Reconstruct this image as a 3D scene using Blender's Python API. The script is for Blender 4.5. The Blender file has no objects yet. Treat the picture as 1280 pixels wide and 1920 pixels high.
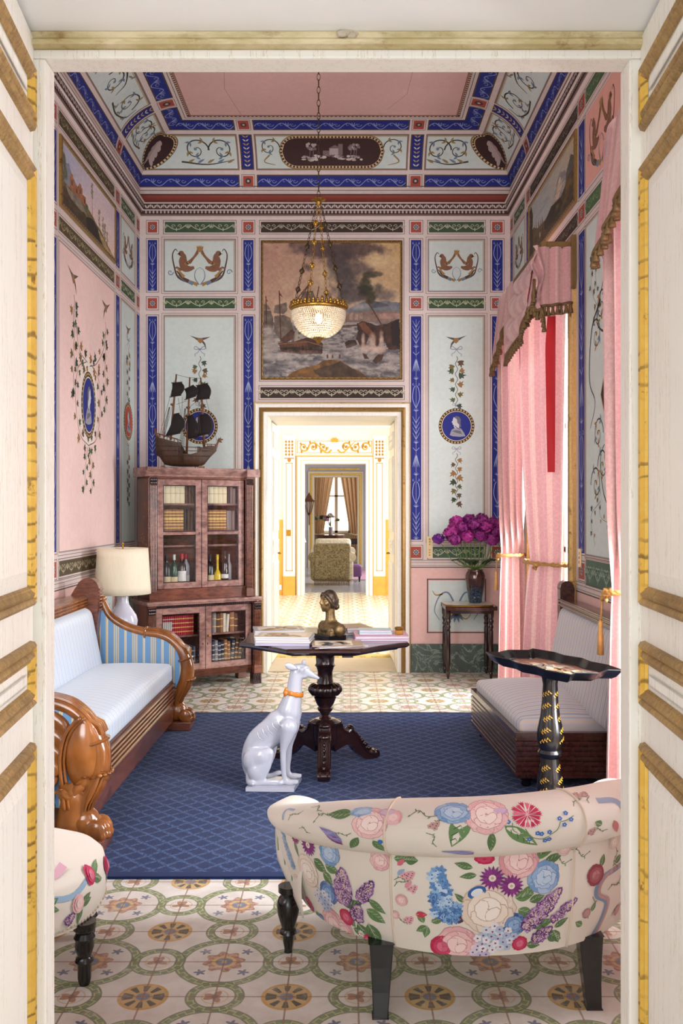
import bpy, math, random
import numpy as np
from math import sin, cos, pi, hypot, atan2, sqrt
from mathutils import Vector, Matrix
from mathutils.geometry import tessellate_polygon

random.seed(7)
SC = bpy.context.scene
COLL = SC.collection

# ------------------------------------------------------------------ camera
F_PX, VPX, VPY, EYE = 1742.0, 648.0, 955.0, 1.5
cam = bpy.data.cameras.new('camera')
cam.sensor_width = 36.0
cam.lens = F_PX / 1920.0 * 36.0
cam.shift_x = -(VPX - 640) / 1920.0
cam.shift_y = -(960 - VPY) / 1920.0
cam.clip_end = 200
cam_o = bpy.data.objects.new('camera', cam)
cam_o.location = (0, 0, EYE)
cam_o.rotation_euler = (pi / 2, 0, 0)
COLL.objects.link(cam_o)
SC.camera = cam_o

# ------------------------------------------------------------------ light
SC.view_settings.view_transform = 'Standard'
SC.view_settings.look = 'None'
SC.view_settings.gamma = 1.0
SC.view_settings.use_curve_mapping = False
SC.view_settings.exposure = 0.75
wd = bpy.data.worlds.new('daylight')
SC.world = wd
wd.use_nodes = True
wd.node_tree.nodes['Background'].inputs[0].default_value = (0.93, 0.96, 1.0, 1)
wd.node_tree.nodes['Background'].inputs[1].default_value = 0.72

def area(name, loc, target, sx, sy, watts, col=(1, 1, 1), spread=pi):
 l = bpy.data.lights.new(name, 'AREA')
 l.shape = 'RECTANGLE'; l.size = sx; l.size_y = sy
 l.energy = watts; l.color = col; l.spread = spread
 o = bpy.data.objects.new(name, l)
 COLL.objects.link(o)
 o.location = loc
 o.rotation_euler = (Vector(target) - Vector(loc)).to_track_quat('-Z', 'Y').to_euler()
 return o

# daylight coming in at the two tall windows of the right wall
area('window_daylight_far', (2.05, 6.93, 1.85), (-2.0, 6.8, 0.9), 1.2, 2.7, 180, (0.95, 0.97, 1))
area('window_daylight_near', (2.05, 3.42, 1.85), (-2.0, 3.4, 0.9), 1.2, 2.7, 260, (0.95, 0.97, 1))
# daylight of the salon on the near side of the doorway
area('near_salon_daylight', (-0.5, -2.6, 1.9), (0.0, 3.0, 1.0), 1.3, 2.2, 24, (0.97, 0.985, 1))
area('near_salon_side_window', (3.2, -0.6, 2.0), (-0.6, 1.4, 1.4), 1.6, 2.6, 45, (0.97, 0.98, 1))
# added fill lamps left and right of the doorway; the near wall has no windows
area('near_wall_fill_left', (-1.28, 2.16, 2.3), (-0.6, 8.0, 2.0), 0.9, 3.0, 24, (0.96, 0.98, 1), 1.9)
area('near_wall_fill_right', (1.08, 2.16, 2.6), (0.0, 8.0, 2.6), 0.7, 2.6, 15, (0.96, 0.98, 1), 1.9)
# rooms beyond
area('second_room_window', (2.2, 12.6, 2.3), (-1.2, 12.4, 0.0), 3.2, 2.4, 175, (1, 0.95, 0.85))
area('second_room_window_left', (-2.5, 13.5, 2.3), (0, 16.3, 1.5), 2.5, 2.4, 40, (1, 0.95, 0.86))
area('third_room_window', (2.2, 20.5, 1.9), (-1.0, 19.6, 0.4), 3.0, 2.2, 110, (0.92, 0.95, 1.0))
area('fourth_room_window', (2.2, 27.0, 1.9), (-0.6, 27.5, 1.2), 2.0, 2.2, 40, (1, 0.93, 0.84))

# ------------------------------------------------------------------ colour
def lin(c):
 return c / 12.92 if c <= 0.04045 else ((c + 0.055) / 1.055) ** 2.4
def rgb(r, g, b):
 return (lin(r / 255.0), lin(g / 255.0), lin(b / 255.0), 1.0)
def hexc(h):
 return rgb(int(h[0:2], 16), int(h[2:4], 16), int(h[4:6], 16))
def jit(c, a=0.12):
 k = 1 + random.uniform(-a, a)
 return (min(1, c[0] * k), min(1, c[1] * k), min(1, c[2] * k), 1)
def mixc(a, b, t):
 return tuple(a[i] * (1 - t) + b[i] * t for i in range(3)) + (1.0,)

# ------------------------------------------------------------------ node maths
class NT:
 """a material whose colour can be written as arithmetic on node sockets"""
 def __init__(s, name):
  s.m = bpy.data.materials.new(name)
  s.m.use_nodes = True
  s.t = s.m.node_tree
  s.b = s.t.nodes['Principled BSDF']
  s.out = s.t.nodes['Material Output']
 def node(s, k, **kw):
  n = s.t.nodes.new(k)
  for a, v in kw.items(): setattr(n, a, v)
  return n
 def link(s, a, b): s.t.links.new(a, b)
 def coord(s, which='Object'):
  n = s.node('ShaderNodeTexCoord')
  return n.outputs[which]
 def xyz(s, sock=None):
  n = s.node('ShaderNodeSeparateXYZ')
  s.link(sock or s.coord(), n.inputs[0])
  return E(s, n.outputs[0]), E(s, n.outputs[1]), E(s, n.outputs[2])
 def noise(s, scale=5, detail=3, rough=0.55, vec=None, dist=0.0, stretch=None, out='Fac'):
  n = s.node('ShaderNodeTexNoise')
  n.inputs['Scale'].default_value = scale
  n.inputs['Detail'].default_value = detail
  n.inputs['Roughness'].default_value = rough
  n.inputs['Distortion'].default_value = dist
  v = vec or s.coord()
  if stretch:
   mp = s.node('ShaderNodeMapping')
   mp.inputs['Scale'].default_value = stretch
   s.link(v, mp.inputs[0]); v = mp.outputs[0]
  s.link(v, n.inputs['Vector'])
  return E(s, n.outputs[0])
 def col(s, c):
  n = s.node('ShaderNodeRGB'); n.outputs[0].default_value = c
  return n.outputs[0]
 def mix(s, f, a, b, mode='MIX'):
  n = s.node('ShaderNodeMix', data_type='RGBA', blend_type=mode)
  ins = [i for i in n.inputs]
  fi, ai, bi = n.inputs[0], n.inputs[6], n.inputs[7]
  if isinstance(f, E): s.link(f.s, fi)
  else: fi.default_value = f
  for v, i in ((a, ai), (b, bi)):
   if isinstance(v, tuple): i.default_value = v
   else: s.link(v, i)
  return n.outputs[2]
 def base(s, sock):
  if isinstance(sock, tuple): s.b.inputs['Base Color'].default_value = sock
  else: s.link(sock, s.b.inputs['Base Color'])
 def set(s, rough=None, metal=None, spec=None, coat=None, sheen=None):
  b = s.b.inputs
  if rough is not None:
   if isinstance(rough, E): s.link(rough.s, b['Roughness'])
   else: b['Roughness'].default_value = rough
  if metal is not None: b['Metallic'].default_value = metal
  if spec is not None: b['Specular IOR Level'].default_value = spec
  if coat is not None:
   b['Coat Weight'].default_value = coat; b['Coat Roughness'].default_value = 0.12
  if sheen is not None: b['Sheen Weight'].default_value = sheen
  return s
 def bump(s, h, strength=0.2, dist=0.01):
  n = s.node('ShaderNodeBump')
  n.inputs['Strength'].default_value = strength
  n.inputs['Distance'].default_value = dist
  s.link(h.s, n.inputs['Height'])
  s.link(n.outputs[0], s.b.inputs['Normal'])
  return s

class E:
 def __init__(s, nt, sock): s.nt, s.s = nt, sock
 def op(s, o, *args, clamp=False):
  n = s.nt.node('ShaderNodeMath', operation=o)
  n.use_clamp = clamp
  for i, a in enumerate((s,) + args):
   if isinstance(a, E): s.nt.link(a.s, n.inputs[i])
   else: n.inputs[i].default_value = a
  return E(s.nt, n.outputs[0])
 def __add__(s, o): return s.op('ADD', o)
 __radd__ = __add__
 def __sub__(s, o): return s.op('SUBTRACT', o)
 def __rsub__(s, o): return (s * -1.0) + o
 def __mul__(s, o): return s.op('MULTIPLY', o)
 __rmul__ = __mul__
 def __truediv__(s, o): return s.op('DIVIDE', o)
 def abs(s): return s.op('ABSOLUTE')
 def fract(s): return s.op('FRACT')
 def floor(s): return s.op('FLOOR')
 def sin(s): return s.op('SINE')
 def sqrt(s): return s.op('SQRT')
 def atan2(s, o): return s.op('ARCTAN2', o)
 def lt(s, o): return s.op('LESS_THAN', o)
 def gt(s, o): return s.op('GREATER_THAN', o)
 def min(s, o): return s.op('MINIMUM', o)
 def max(s, o): return s.op('MAXIMUM', o)
 def clamp(s): return s.op('ADD', 0.0, clamp=True)
 def step(s, a, b):
  n = s.nt.node('ShaderNodeMapRange', interpolation_type='SMOOTHSTEP')
  n.inputs[1].default_value = a; n.inputs[2].default_value = b
  s.nt.link(s.s, n.inputs[0])
  return E(s.nt, n.outputs[0])
 def band(s, a, b, e=0.002):
  return s.step(a - e, a + e) * s.step(b + e, b - e) if False else s.step(a - e, a + e) * (1.0 - s.step(b - e, b + e))

def hyp(a, b): return (a * a + b * b).sqrt()

# ------------------------------------------------------------------ materials
def m_plain(name, c, rough=0.5, metal=0.0, var=0.12, scale=9, bump=0.0, spec=None, coat=None, sheen=None):
 n = NT(name)
 k = n.noise(scale, 4)
 dark = tuple(x * (1 - var) for x in c[:3]) + (1,)
 light = tuple(min(1, x * (1 + var)) for x in c[:3]) + (1,)
 n.base(n.mix(k, dark, light))
 n.set(rough, metal, spec, coat, sheen)
 if bump: n.bump(n.noise(scale * 6, 3), bump, 0.004)
 return n.m

def m_wood(name, dark, light, stretch=(1, 1, 8), scale=14, rough=0.3, coat=0.25):
 n = NT(name)
 g = n.noise(scale, 5, 0.6, stretch=stretch, dist=0.6)
 f = n.noise(3.0, 3, 0.5, dist=1.0)
 k = (g * 0.65 + f * 0.5).step(0.35, 0.8)
 n.base(n.mix(k, dark, light))
 n.set(rough, 0, None, coat)
 n.bump(g, 0.05, 0.003)
 return n.m

def m_painted(name='painted_plaster'):
 n = NT(name)
 a = n.node('ShaderNodeAttribute', attribute_name='Col')
 k1 = n.noise(1.3, 4, 0.6)
 k2 = n.noise(26, 4, 0.7)
 k3 = n.noise(140, 2, 0.6)
 k = (k1.step(0.25, 0.75) * 0.10 + k2.step(0.2, 0.8) * 0.10 + k3 * 0.08) + 0.86
 cmb = n.node('ShaderNodeCombineXYZ')
 for i in range(3): n.link(k.s, cmb.inputs[i])
 c = n.mix(1.0, a.outputs['Color'], cmb.outputs[0], 'MULTIPLY')
 # old plaster: pale scuffs
 sc = n.noise(7, 8, 0.78).step(0.66, 0.80) * 0.10
 c = n.mix(sc, c, rgb(214, 203, 198))
 n.base(c); n.set(0.72, 0, 0.35)
 n.bump(k2, 0.06, 0.003)
 return n.m

def m_print(name, rough=0.6, sheen=0.15, weave=900):
 """plain printed cloth: colour per face, very fine weave"""
 n = NT(name)
 a = n.node('ShaderNodeAttribute', attribute_name='Col')
 k = n.noise(weave, 1, 0.5) * 0.12 + 0.93
 cmb = n.node('ShaderNodeCombineXYZ')
 for i in range(3): n.link(k.s, cmb.inputs[i])
 n.base(n.mix(1.0, a.outputs['Color'], cmb.outputs[0], 'MULTIPLY'))
 n.set(rough, 0, 0.3, None, sheen)
 return n.m

def m_stripes(name, ground, stripes, period, axis='y', rough=0.55, wob=0.0):
 """stripes: list of (from, to, colour) as fractions of the period"""
 n = NT(name)
 x, y, z = n.xyz()
 q = {'x': x, 'y': y, 'z': z}[axis]
 if wob: q = q + n.noise(2.0, 2) * wob
 f = (q / period).fract()
 c = n.col(ground)
 for a, b, cc in stripes:
  c = n.mix(f.band(a, b, 0.012), c, cc)
 k = n.noise(500, 2, 0.5).step(0.3, 0.7) * 0.10
 c = n.mix(k, c, tuple(v * 0.8 for v in ground[:3]) + (1,))
 n.base(c); n.set(rough, 0, 0.35, None, 0.3)
 n.bump(n.noise(14, 3), 0.12, 0.01)
 return n.m

def m_gilt(name='gilt', worn=0.5, dull=0):
 n = NT(name)
 k = n.noise(16, 6, 0.72).step(0.56, 0.70)
 w = n.noise(60, 4, 0.6)
 c = n.mix(w, rgb(206, 160, 58), rgb(226, 190, 92)) if not dull else n.mix(w, rgb(132, 100, 50), rgb(178, 144, 82))
 c = n.mix(k * worn, c, rgb(96, 66, 30))
 n.base(c); n.set(0.34, 0.55)
 n.bump(w, 0.2, 0.004)
 return n.m

def m_glass(name='window_glass', tint=(1, 1, 1, 1), refl=0.05):
 n = NT(name)
 tr = n.node('ShaderNodeBsdfTransparent'); tr.inputs[0].default_value = tint
 gl = n.node('ShaderNodeBsdfGlossy'); gl.inputs['Roughness'].default_value = 0.03
 lw = n.node('ShaderNodeLayerWeight'); lw.inputs[0].default_value = 0.35
 mx = n.node('ShaderNodeMixShader')
 k = E(n, lw.outputs['Fresnel']) * 0.35 + refl
 n.link(k.clamp().s, mx.inputs[0]); n.link(tr.outputs[0], mx.inputs[1]); n.link(gl.outputs[0], mx.inputs[2])
 n.link(mx.outputs[0], n.out.inputs[0])
 return n.m

MAT = {}
# ------------------------------------------------------------------ mesh builder
class M:
 def __init__(s, xf=None):
  s.v, s.f, s.mi, s.c = [], [], [], []
  s.xf = xf or Matrix.Identity(4)
  s.cur = 0
  s.color = (1, 1, 1, 1)
 def _a(s, pts):
  n = len(s.v); x = s.xf
  s.v.extend([tuple(x @ Vector(p)) for p in pts])
  return n
 def face(s, idx, c=None):
  s.f.append(tuple(idx)); s.mi.append(s.cur); s.c.append(c or s.color)
 def quad(s, a, b, c, d, col=None):
  n = s._a((a, b, c, d)); s.face((n, n + 1, n + 2, n + 3), col)
 def box(s, x0, x1, y0, y1, z0, z1, col=None):
  n = s._a([(x0, y0, z0), (x1, y0, z0), (x1, y1, z0), (x0, y1, z0), (x0, y0, z1), (x1, y0, z1), (x1, y1, z1), (x0, y1, z1)])
  for q in ((0, 3, 2, 1), (4, 5, 6, 7), (0, 1, 5, 4), (1, 2, 6, 5), (2, 3, 7, 6), (3, 0, 4, 7)):
   s.face([n + i for i in q], col)
  return s
 def prism(s, poly, a0, a1, axis='y', col=None):
  """polygon extruded along an axis; poly lies in the other two axes (x,z)/(y,z)/(x,y)"""
  def P(p, a):
   return {'y': (p[0], a, p[1]), 'x': (a, p[0], p[1]), 'z': (p[0], p[1], a)}[axis]
  k = len(poly)
  n = s._a([P(p, a0) for p in poly] + [P(p, a1) for p in poly])
  for i in range(k):
   j = (i + 1) % k
   s.face((n + i, n + j, n + k + j, n + k + i), col)
  tris = tessellate_polygon([[Vector((p[0], p[1], 0)) for p in poly]])
  for t in tris:
   s.face([n + i for i in t], col); s.face([n + k + i for i in reversed(t)], col)
  return s
 def surf(s, fn, nu, nv, cu=False, cv=False, col=None):
  """fn(u,v) with u,v in 0..1"""
  n = s._a([fn(i / nu, j / nv) for j in range(nv + (0 if cv else 1)) for i in range(nu + (0 if cu else 1))])
  W = nu + (0 if cu else 1); H = nv + (0 if cv else 1)
  for j in range(nv):
   for i in range(nu):
    i2 = (i + 1) % W; j2 = (j + 1) % H
    s.face((n + j * W + i, n + j * W + i2, n + j2 * W + i2, n + j2 * W + i), col(i / nu, j / nv) if callable(col) else col)
  return s
 def lathe(s, prof, n=20, cx=0, cy=0, z0=0, flute=None, col=None, sx=1.0, sy=1.0):
  """prof: [(r,z)...]; flute = (count, depth, zlo, zhi)"""
  rings = []
  for r, z in prof:
   pts = []
   for i in range(n):
    a = 2 * pi * i / n; rr = r
    if flute and flute[2] <= z <= flute[3]:
     rr = r * (1 - flute[1] * (0.5 - 0.5 * cos(a * flute[0])))
    pts.append((cx + rr * cos(a) * sx, cy + rr * sin(a) * sy, z0 + z))
   rings.append(s._a(pts))
  for k in range(len(rings) - 1):
   for i in range(n):
    j = (i + 1) % n
    s.face((rings[k] + i, rings[k] + j, rings[k + 1] + j, rings[k + 1] + i), col)
  s.face([rings[0] + i for i in reversed(range(n))], col)
  s.face([rings[-1] + i for i in range(n)], col)
  return s
 def tube(s, pts, rad, n=8, closed=False, flat=None, col=None, caps=True):
  """rad: number or list; flat = list of second radii along the binormal"""
  pts = [Vector(p) for p in pts]; k = len(pts)
  if not hasattr(rad, '__len__'): rad = [rad] * k
  up = None; rings = []
  for i, p in enumerate(pts):
   a = pts[(i - 1) % k] if (closed or i > 0) else p
   b = pts[(i + 1) % k] if (closed or i < k - 1) else p
   t = (b - a)
   t = t.normalized() if t.length > 1e-9 else Vector((0, 0, 1))
   if up is None:
    up = Vector((0, 1, 0)) if abs(t.y) < 0.8 else Vector((1, 0, 0))
   nx = (up - t * up.dot(t))
   nx = nx.normalized() if nx.length > 1e-6 else t.orthogonal().normalized()
   up = nx
   bx = t.cross(nx)
   f = flat[i] if flat else rad[i]
   rings.append(s._a([p + nx * (cos(2 * pi * j / n) * f) + bx * (sin(2 * pi * j / n) * rad[i]) for j in range(n)]))
  for i in range(k if closed else k - 1):
   q = rings[(i + 1) % k]
   for j in range(n):
    l = (j + 1) % n
    s.face((rings[i] + j, rings[i] + l, q + l, q + j), col)
  if caps and not closed:
   s.face([rings[0] + j for j in reversed(range(n))], col)
   s.face([rings[-1] + j for j in range(n)], col)
  return s
 def ell(s, c, r, nu=14, nv=8, rot=None, col=None):
  R = rot or Matrix.Identity(3)
  c = Vector(c)
  def fn(u, v):
   a = 2 * pi * u; b = pi * (v - 0.5)
   return c + R @ Vector((r[0] * cos(a) * cos(b), r[1] * sin(a) * cos(b), r[2] * sin(b)))
  return s.surf(fn, nu, nv, cu=True, col=col)
 def torus(s, c, R, r, nu=20, nv=8, rot=None, col=None, sq=(1, 1)):
  Q = rot or Matrix.Identity(3); c = Vector(c)
  def fn(u, v):
   a = 2 * pi * u; b = 2 * pi * v
   return c + Q @ Vector(((R + r * cos(b)) * cos(a) * sq[0], (R + r * cos(b)) * sin(a) * sq[1], r * sin(b)))
  return s.surf(fn, nu, nv, True, True, col)
 def rbox(s, x0, x1, y0, y1, z0, z1, r=0.03, dome=0.0, n=14, col=None, e=None, fn2=None):
  """soft cushion: rounded box with a domed top"""
  cx, cy, cz = (x0 + x1) / 2, (y0 + y1) / 2, (z0 + z1) / 2
  hx, hy, hz = (x1 - x0) / 2, (y1 - y0) / 2, (z1 - z0) / 2
  def place(d):
   # d on cube [-1,1]^3 -> rounded box
   p = Vector((d[0] * hx, d[1] * hy, d[2] * hz))
   q = Vector((max(-hx + r, min(hx - r, p.x)), max(-hy + r, min(hy - r, p.y)), max(-hz + r, min(hz - r, p.z))))
   dd = p - q
   if dd.length > 1e-9: p = q + dd.normalized() * r
   if d[2] > 0.3 and dome:
    p.z += dome * (1 - abs(d[0]) ** 2.4) * (1 - abs(d[1]) ** 4) * (d[2] - 0.3) / 0.7
   out = Vector((cx + p.x, cy + p.y, cz + p.z))
   return fn2(out) if fn2 else out
  def g(t):   # denser near the ends
   t = t * 2 - 1
   return math.copysign(1 - (1 - abs(t)) ** 1.6, t)
  for ax in range(3):
   for sg in (-1, 1):
    def fn(u, v, ax=ax, sg=sg):
     a, b = g(u), g(v)
     if ax == 0: return place((sg, a * sg, b))
     if ax == 1: return place((-a * sg, sg, b))
     return place((a * sg, b, sg))
    s.surf(fn, n, n, col=col)
  return s
 def obj(s, name, mats, parent=None, smooth=None, world=False, label=None, bevel=0, solid=0, sub=0, remesh=0, smooth_it=0):
  me = bpy.data.meshes.new(name)
  vs = s.v
  if parent is not None and world:
   inv = ROOTM[parent.name].inverted()
   vs = [tuple(inv @ Vector(p)) for p in vs]
  me.from_pydata(vs, [], s.f)
  if not isinstance(mats, (list, tuple)): mats = [mats]
  for m in mats: me.materials.append(MAT[m] if isinstance(m, str) else m)
  if len(mats) > 1: me.polygons.foreach_set('material_index', s.mi)
  if any(c != (1, 1, 1, 1) for c in s.c):
   at = me.color_attributes.new('Col', 'FLOAT_COLOR', 'CORNER')
   buf = np.repeat(np.array(s.c, dtype=np.float32), np.array([len(f) for f in s.f]), axis=0)
   at.data.foreach_set('color', buf.ravel())
  if smooth is None: smooth = False
  if smooth:
   me.polygons.foreach_set('use_smooth', [True] * len(me.polygons))
   if smooth != True:
    try: me.set_sharp_from_angle(angle=math.radians(smooth))
    except Exception: pass
  me.update()
  o = bpy.data.objects.new(name, me)
  COLL.objects.link(o)
  if parent is not None:
   o.parent = parent
   ROOTM[o.name] = ROOTM[parent.name]
  else:
   ROOTM[o.name] = Matrix.Identity(4)
  if label: o['label'] = label
  if bevel:
   b = o.modifiers.new('edge', 'BEVEL'); b.width = bevel; b.segments = 2; b.limit_method = 'ANGLE'; b.angle_limit = 0.7
  if solid:
   b = o.modifiers.new('thickness', 'SOLIDIFY'); b.thickness = solid; b.offset = 0
  if remesh:
   b = o.modifiers.new('blend', 'REMESH'); b.mode = 'VOXEL'; b.voxel_size = remesh; b.use_smooth_shade = True
  if smooth_it:
   b = o.modifiers.new('soften', 'SMOOTH'); b.iterations = smooth_it; b.factor = 0.5
  if sub:
   b = o.modifiers.new('round', 'SUBSURF'); b.levels = sub; b.render_levels = sub
  return o

ROOTM = {}
def thing(name, label, cat, loc=(0, 0, 0), rotz=0.0, group=None):
 o = bpy.data.objects.new(name, None)
 o.empty_display_size = 0.1
 COLL.objects.link(o)
 o.location = loc; o.rotation_euler = (0, 0, rotz)
 o['label'] = label; o['category'] = cat
 if group: o['group'] = group
 ROOTM[o.name] = Matrix.Translation(loc) @ Matrix.Rotation(rotz, 4, 'Z')
 return o
def tag(o, label, cat, group=None):
 o['label'] = label; o['category'] = cat
 if group: o['group'] = group
 return o
def struct(o, label=None):
 o['kind'] = 'structure'
 if label: o['label'] = label
 return o
def copy_thing(root, loc=None, rotz=None, label=None):
 r = root.copy(); COLL.objects.link(r)
 if loc is not None: r.location = loc
 if rotz is not None: r.rotation_euler = (0, 0, rotz)
 if label: r['label'] = label
 for ch in list(root.children):
  c = ch.copy(); COLL.objects.link(c); c.parent = r
  for g in list(ch.children):
   d = g.copy(); COLL.objects.link(d); d.parent = c
 return r

# a point of the picture carried back onto a plane of the place
def at_y(px, py, Y): return ((px - VPX) / F_PX * Y, Y, EYE - (py - VPY) / F_PX * Y)

def rot_x(a): return Matrix.Rotation(a, 3, 'X')
def rot_y(a): return Matrix.Rotation(a, 3, 'Y')
def rot_z(a): return Matrix.Rotation(a, 3, 'Z')

def smooth_path(pts, n=6):
 """Catmull-Rom through points of any dimension"""
 P = [np.array(p, float) for p in pts]
 P = [2 * P[0] - P[1]] + P + [2 * P[-1] - P[-2]]
 out = []
 for i in range(1, len(P) - 2):
  for k in range(n):
   t = k / n
   a, b, c, d = P[i - 1], P[i], P[i + 1], P[i + 2]
   out.append(tuple(0.5 * ((2 * b) + (-a + c) * t + (2 * a - 5 * b + 4 * c - d) * t * t + (-a + 3 * b - 3 * c + d) * t ** 3)))
 out.append(tuple(P[-2]))
 return out
def interp(xs, ys, x):
 return float(np.interp(x, xs, ys))

# ------------------------------------------------------------------ painted ornament on a surface
class Paint:
 """flat coloured shapes laid on a surface P(u,v,h); h is a hair above it"""
 def __init__(s, m, P, eps=0.0006):
  s.m, s.P, s.eps = m, P, eps
 def pts(s, uv, lay): return [s.P(u, v, lay * s.eps) for u, v in uv]
 def poly(s, uv, c, lay=1):
  n = s.m._a(s.pts(uv, lay))
  if len(uv) <= 4 and len(uv) > 2 and convex(uv):
   s.m.face(range(n, n + len(uv)), c); return
  for t in tessellate_polygon([[Vector((a, b, 0)) for a, b in uv]]):
   s.m.face([n + i for i in t], c)
 def fan(s, uv, c, lay=1, cen=None):
  cu = cen or (sum(p[0] for p in uv) / len(uv), sum(p[1] for p in uv) / len(uv))
  n = s.m._a(s.pts(list(uv) + [cu], lay)); k = len(uv)
  for i in range(k): s.m.face((n + i, n + (i + 1) % k, n + k), c)
 def rect(s, u0, u1, v0, v1, c, lay=1, nu=1, nv=1):
  n = s.m._a(s.pts([(u0 + (u1 - u0) * i / nu, v0 + (v1 - v0) * j / nv) for j in range(nv + 1) for i in range(nu + 1)], lay))
  W = nu + 1
  for j in range(nv):
   for i in range(nu):
    s.m.face((n + j * W + i, n + j * W + i + 1, n + (j + 1) * W + i + 1, n + (j + 1) * W + i), c)
 def frame(s, u0, u1, v0, v1, w, c, lay=1, nu=1, nv=1):
  s.rect(u0, u1, v0, v0 + w, c, lay, nu, 1); s.rect(u0, u1, v1 - w, v1, c, lay, nu, 1)
  s.rect(u0, u0 + w, v0, v1, c, lay, 1, nv); s.rect(u1 - w, u1, v0, v1, c, lay, 1, nv)
 def disc(s, u, v, r, c, lay=1, n=20, ry=None, rot=0):
  ry = ry or r
  s.fan([(u + r * cos(2 * pi * i / n) * cos(rot) - ry * sin(2 * pi * i / n) * sin(rot),
    v + r * cos(2 * pi * i / n) * sin(rot) + ry * sin(2 * pi * i / n) * cos(rot)) for i in range(n)], c, lay, (u, v))
 def ring(s, u, v, r0, r1, c, lay=1, n=28, k=1.0, a0=0, a1=2 * pi):
  P0 = [(u + r0 * cos(a0 + (a1 - a0) * i / n), v + r0 * k * sin(a0 + (a1 - a0) * i / n)) for i in range(n + 1)]
  P1 = [(u + r1 * cos(a0 + (a1 - a0) * i / n), v + (r0 * k + (r1 - r0)) * sin(a0 + (a1 - a0) * i / n)) for i in range(n + 1)]
  b = s.m._a(s.pts(P0 + P1, lay))
  for i in range(n): s.m.face((b + i, b + i + 1, b + n + 2 + i, b + n + 1 + i), c)
 def stroke(s, uv, w, c, lay=1):
  """w: width or list of widths along the path"""
  k = len(uv)
  if k < 2: return
  if not hasattr(w, '__len__'): w = [w] * k
  L, R = [], []
  for i in range(k):
   a = uv[max(0, i - 1)]; b = uv[min(k - 1, i + 1)]
   du, dv = b[0] - a[0], b[1] - a[1]; l = hypot(du, dv) or 1
   nx, ny = -dv / l * w[i] / 2, du / l * w[i] / 2
   L.append((uv[i][0] + nx, uv[i][1] + ny)); R.append((uv[i][0] - nx, uv[i][1] - ny))
  n = s.m._a(s.pts(L + R, lay))
  for i in range(k - 1): s.m.face((n + i, n + i + 1, n + k + i + 1, n + k + i), c)
 def leaf(s, u, v, ang, ln, wd, c, lay=1, vein=None, n=5):
  ca, sa = cos(ang), sin(ang)
  pr = [(0, 0)] + [(t, wd * 0.5 * sin(pi * t ** 0.8)) for t in [i / n for i in range(1, n)]] + [(1, 0)]
  up = [(x * ln, y) for x, y in pr]; dn = [(x * ln, -y) for x, y in reversed(pr[1:-1])]
  s.fan([(u + x * ca - y * sa, v + x * sa + y * ca) for x, y in up + dn], c, lay)
  if vein: s.stroke([(u, v), (u + ln * 0.9 * ca, v + ln * 0.9 * sa)], [wd * .1, wd * .03], vein, lay + 1)
 def spiral(s, u, v, r, a0, turns, w, c, lay=1, n=26, sg=1, r1=0.12):
  """from radius r winding inwards round (u,v)"""
  path = []
  for i in range(n + 1):
   t = i / n; rr = r * ((1 - t) + r1 * t); a = a0 + sg * 2 * pi * turns * t
   path.append((u + rr * cos(a), v + rr * sin(a)))
  s.stroke(path, [w * (1 - .5 * i / n) for i in range(n + 1)], c, lay)
  return path
def convex(uv):
 sg = 0
 k = len(uv)
 for i in range(k):
  a, b, c = uv[i], uv[(i + 1) % k], uv[(i + 2) % k]
  z = (b[0] - a[0]) * (c[1] - b[1]) - (b[1] - a[1]) * (c[0] - b[0])
  if z * sg < -1e-14: return False
  if abs(z) > 1e-14: sg = z
 return True
# ------------------------------------------------------------------ shared materials
MAT['painted'] = m_painted()
MAT['print'] = m_print('printed_cotton')
MAT['gloss_paint'] = m_print('painted_sheet', rough=0.35, sheen=0.0, weave=300)
def _marble():
 n = NT('green_marble')
 k = n.noise(5, 8, 0.62, dist=1.6)
 v = (k - 0.5).abs().step(0.0, 0.03)
 c = n.mix(n.noise(9, 5), rgb(52, 66, 60), rgb(88, 100, 92))
 n.base(n.mix(v, rgb(132, 148, 132), c)); n.set(0.35)
 return n.m
MAT['marble'] = _marble()
def _cream():
 n = NT('old_cream_paint')
 x, y, z = n.xyz()
 k = n.noise(3, 5, 0.6)
 c = n.mix(k, rgb(236, 232, 221), rgb(246, 243, 236))
 crack = n.noise(2.2, 6, 0.7, stretch=(14, 14, 0.5))
 cm = (crack - 0.5).abs().step(0.0, 0.006)
 c = n.mix(cm, rgb(196, 180, 150), c)
 chips = n.noise(30, 3, 0.7, stretch=(1, 1, .4)).step(0.74, 0.78)
 c = n.mix(chips * 0.6, c, rgb(176, 150, 112))
 n.base(c); n.set(0.42)
 n.bump(n.noise(40, 4, 0.6, stretch=(3, 3, 0.4)), 0.05, 0.003)
 return n.m
MAT['cream'] = _cream()
MAT['gilt'] = m_gilt('gilt', 0.75)
def _worn_gilt():
 n = NT('tarnished_gilt')
 x, y, z = n.xyz()
 st = (z * 34.0 + n.noise(9, 3) * 2.2).fract()
 d1 = n.noise(4, 3, 0.6, stretch=(1, 1, 2.2)).step(0.42, 0.58)
 bars = st.band(0.0, 0.22, 0.08) * d1
 sp = n.noise(18, 5, 0.7).step(0.60, 0.70)
 c = n.mix(n.noise(50, 4), rgb(214, 164, 50), rgb(238, 202, 104))
 c = n.mix((bars * 0.75).max(sp * 0.8).clamp(), c, rgb(104, 70, 30))
 n.base(c); n.set(0.36, 0.35)
 n.bump(n.noise(70, 3), 0.2, 0.003)
 return n.m
MAT['worn_gilt'] = _worn_gilt()
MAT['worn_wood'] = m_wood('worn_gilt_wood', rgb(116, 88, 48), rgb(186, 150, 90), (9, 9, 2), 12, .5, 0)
MAT['frame_gilt'] = m_gilt('dull_gilding', 1.0, 1)
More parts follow.
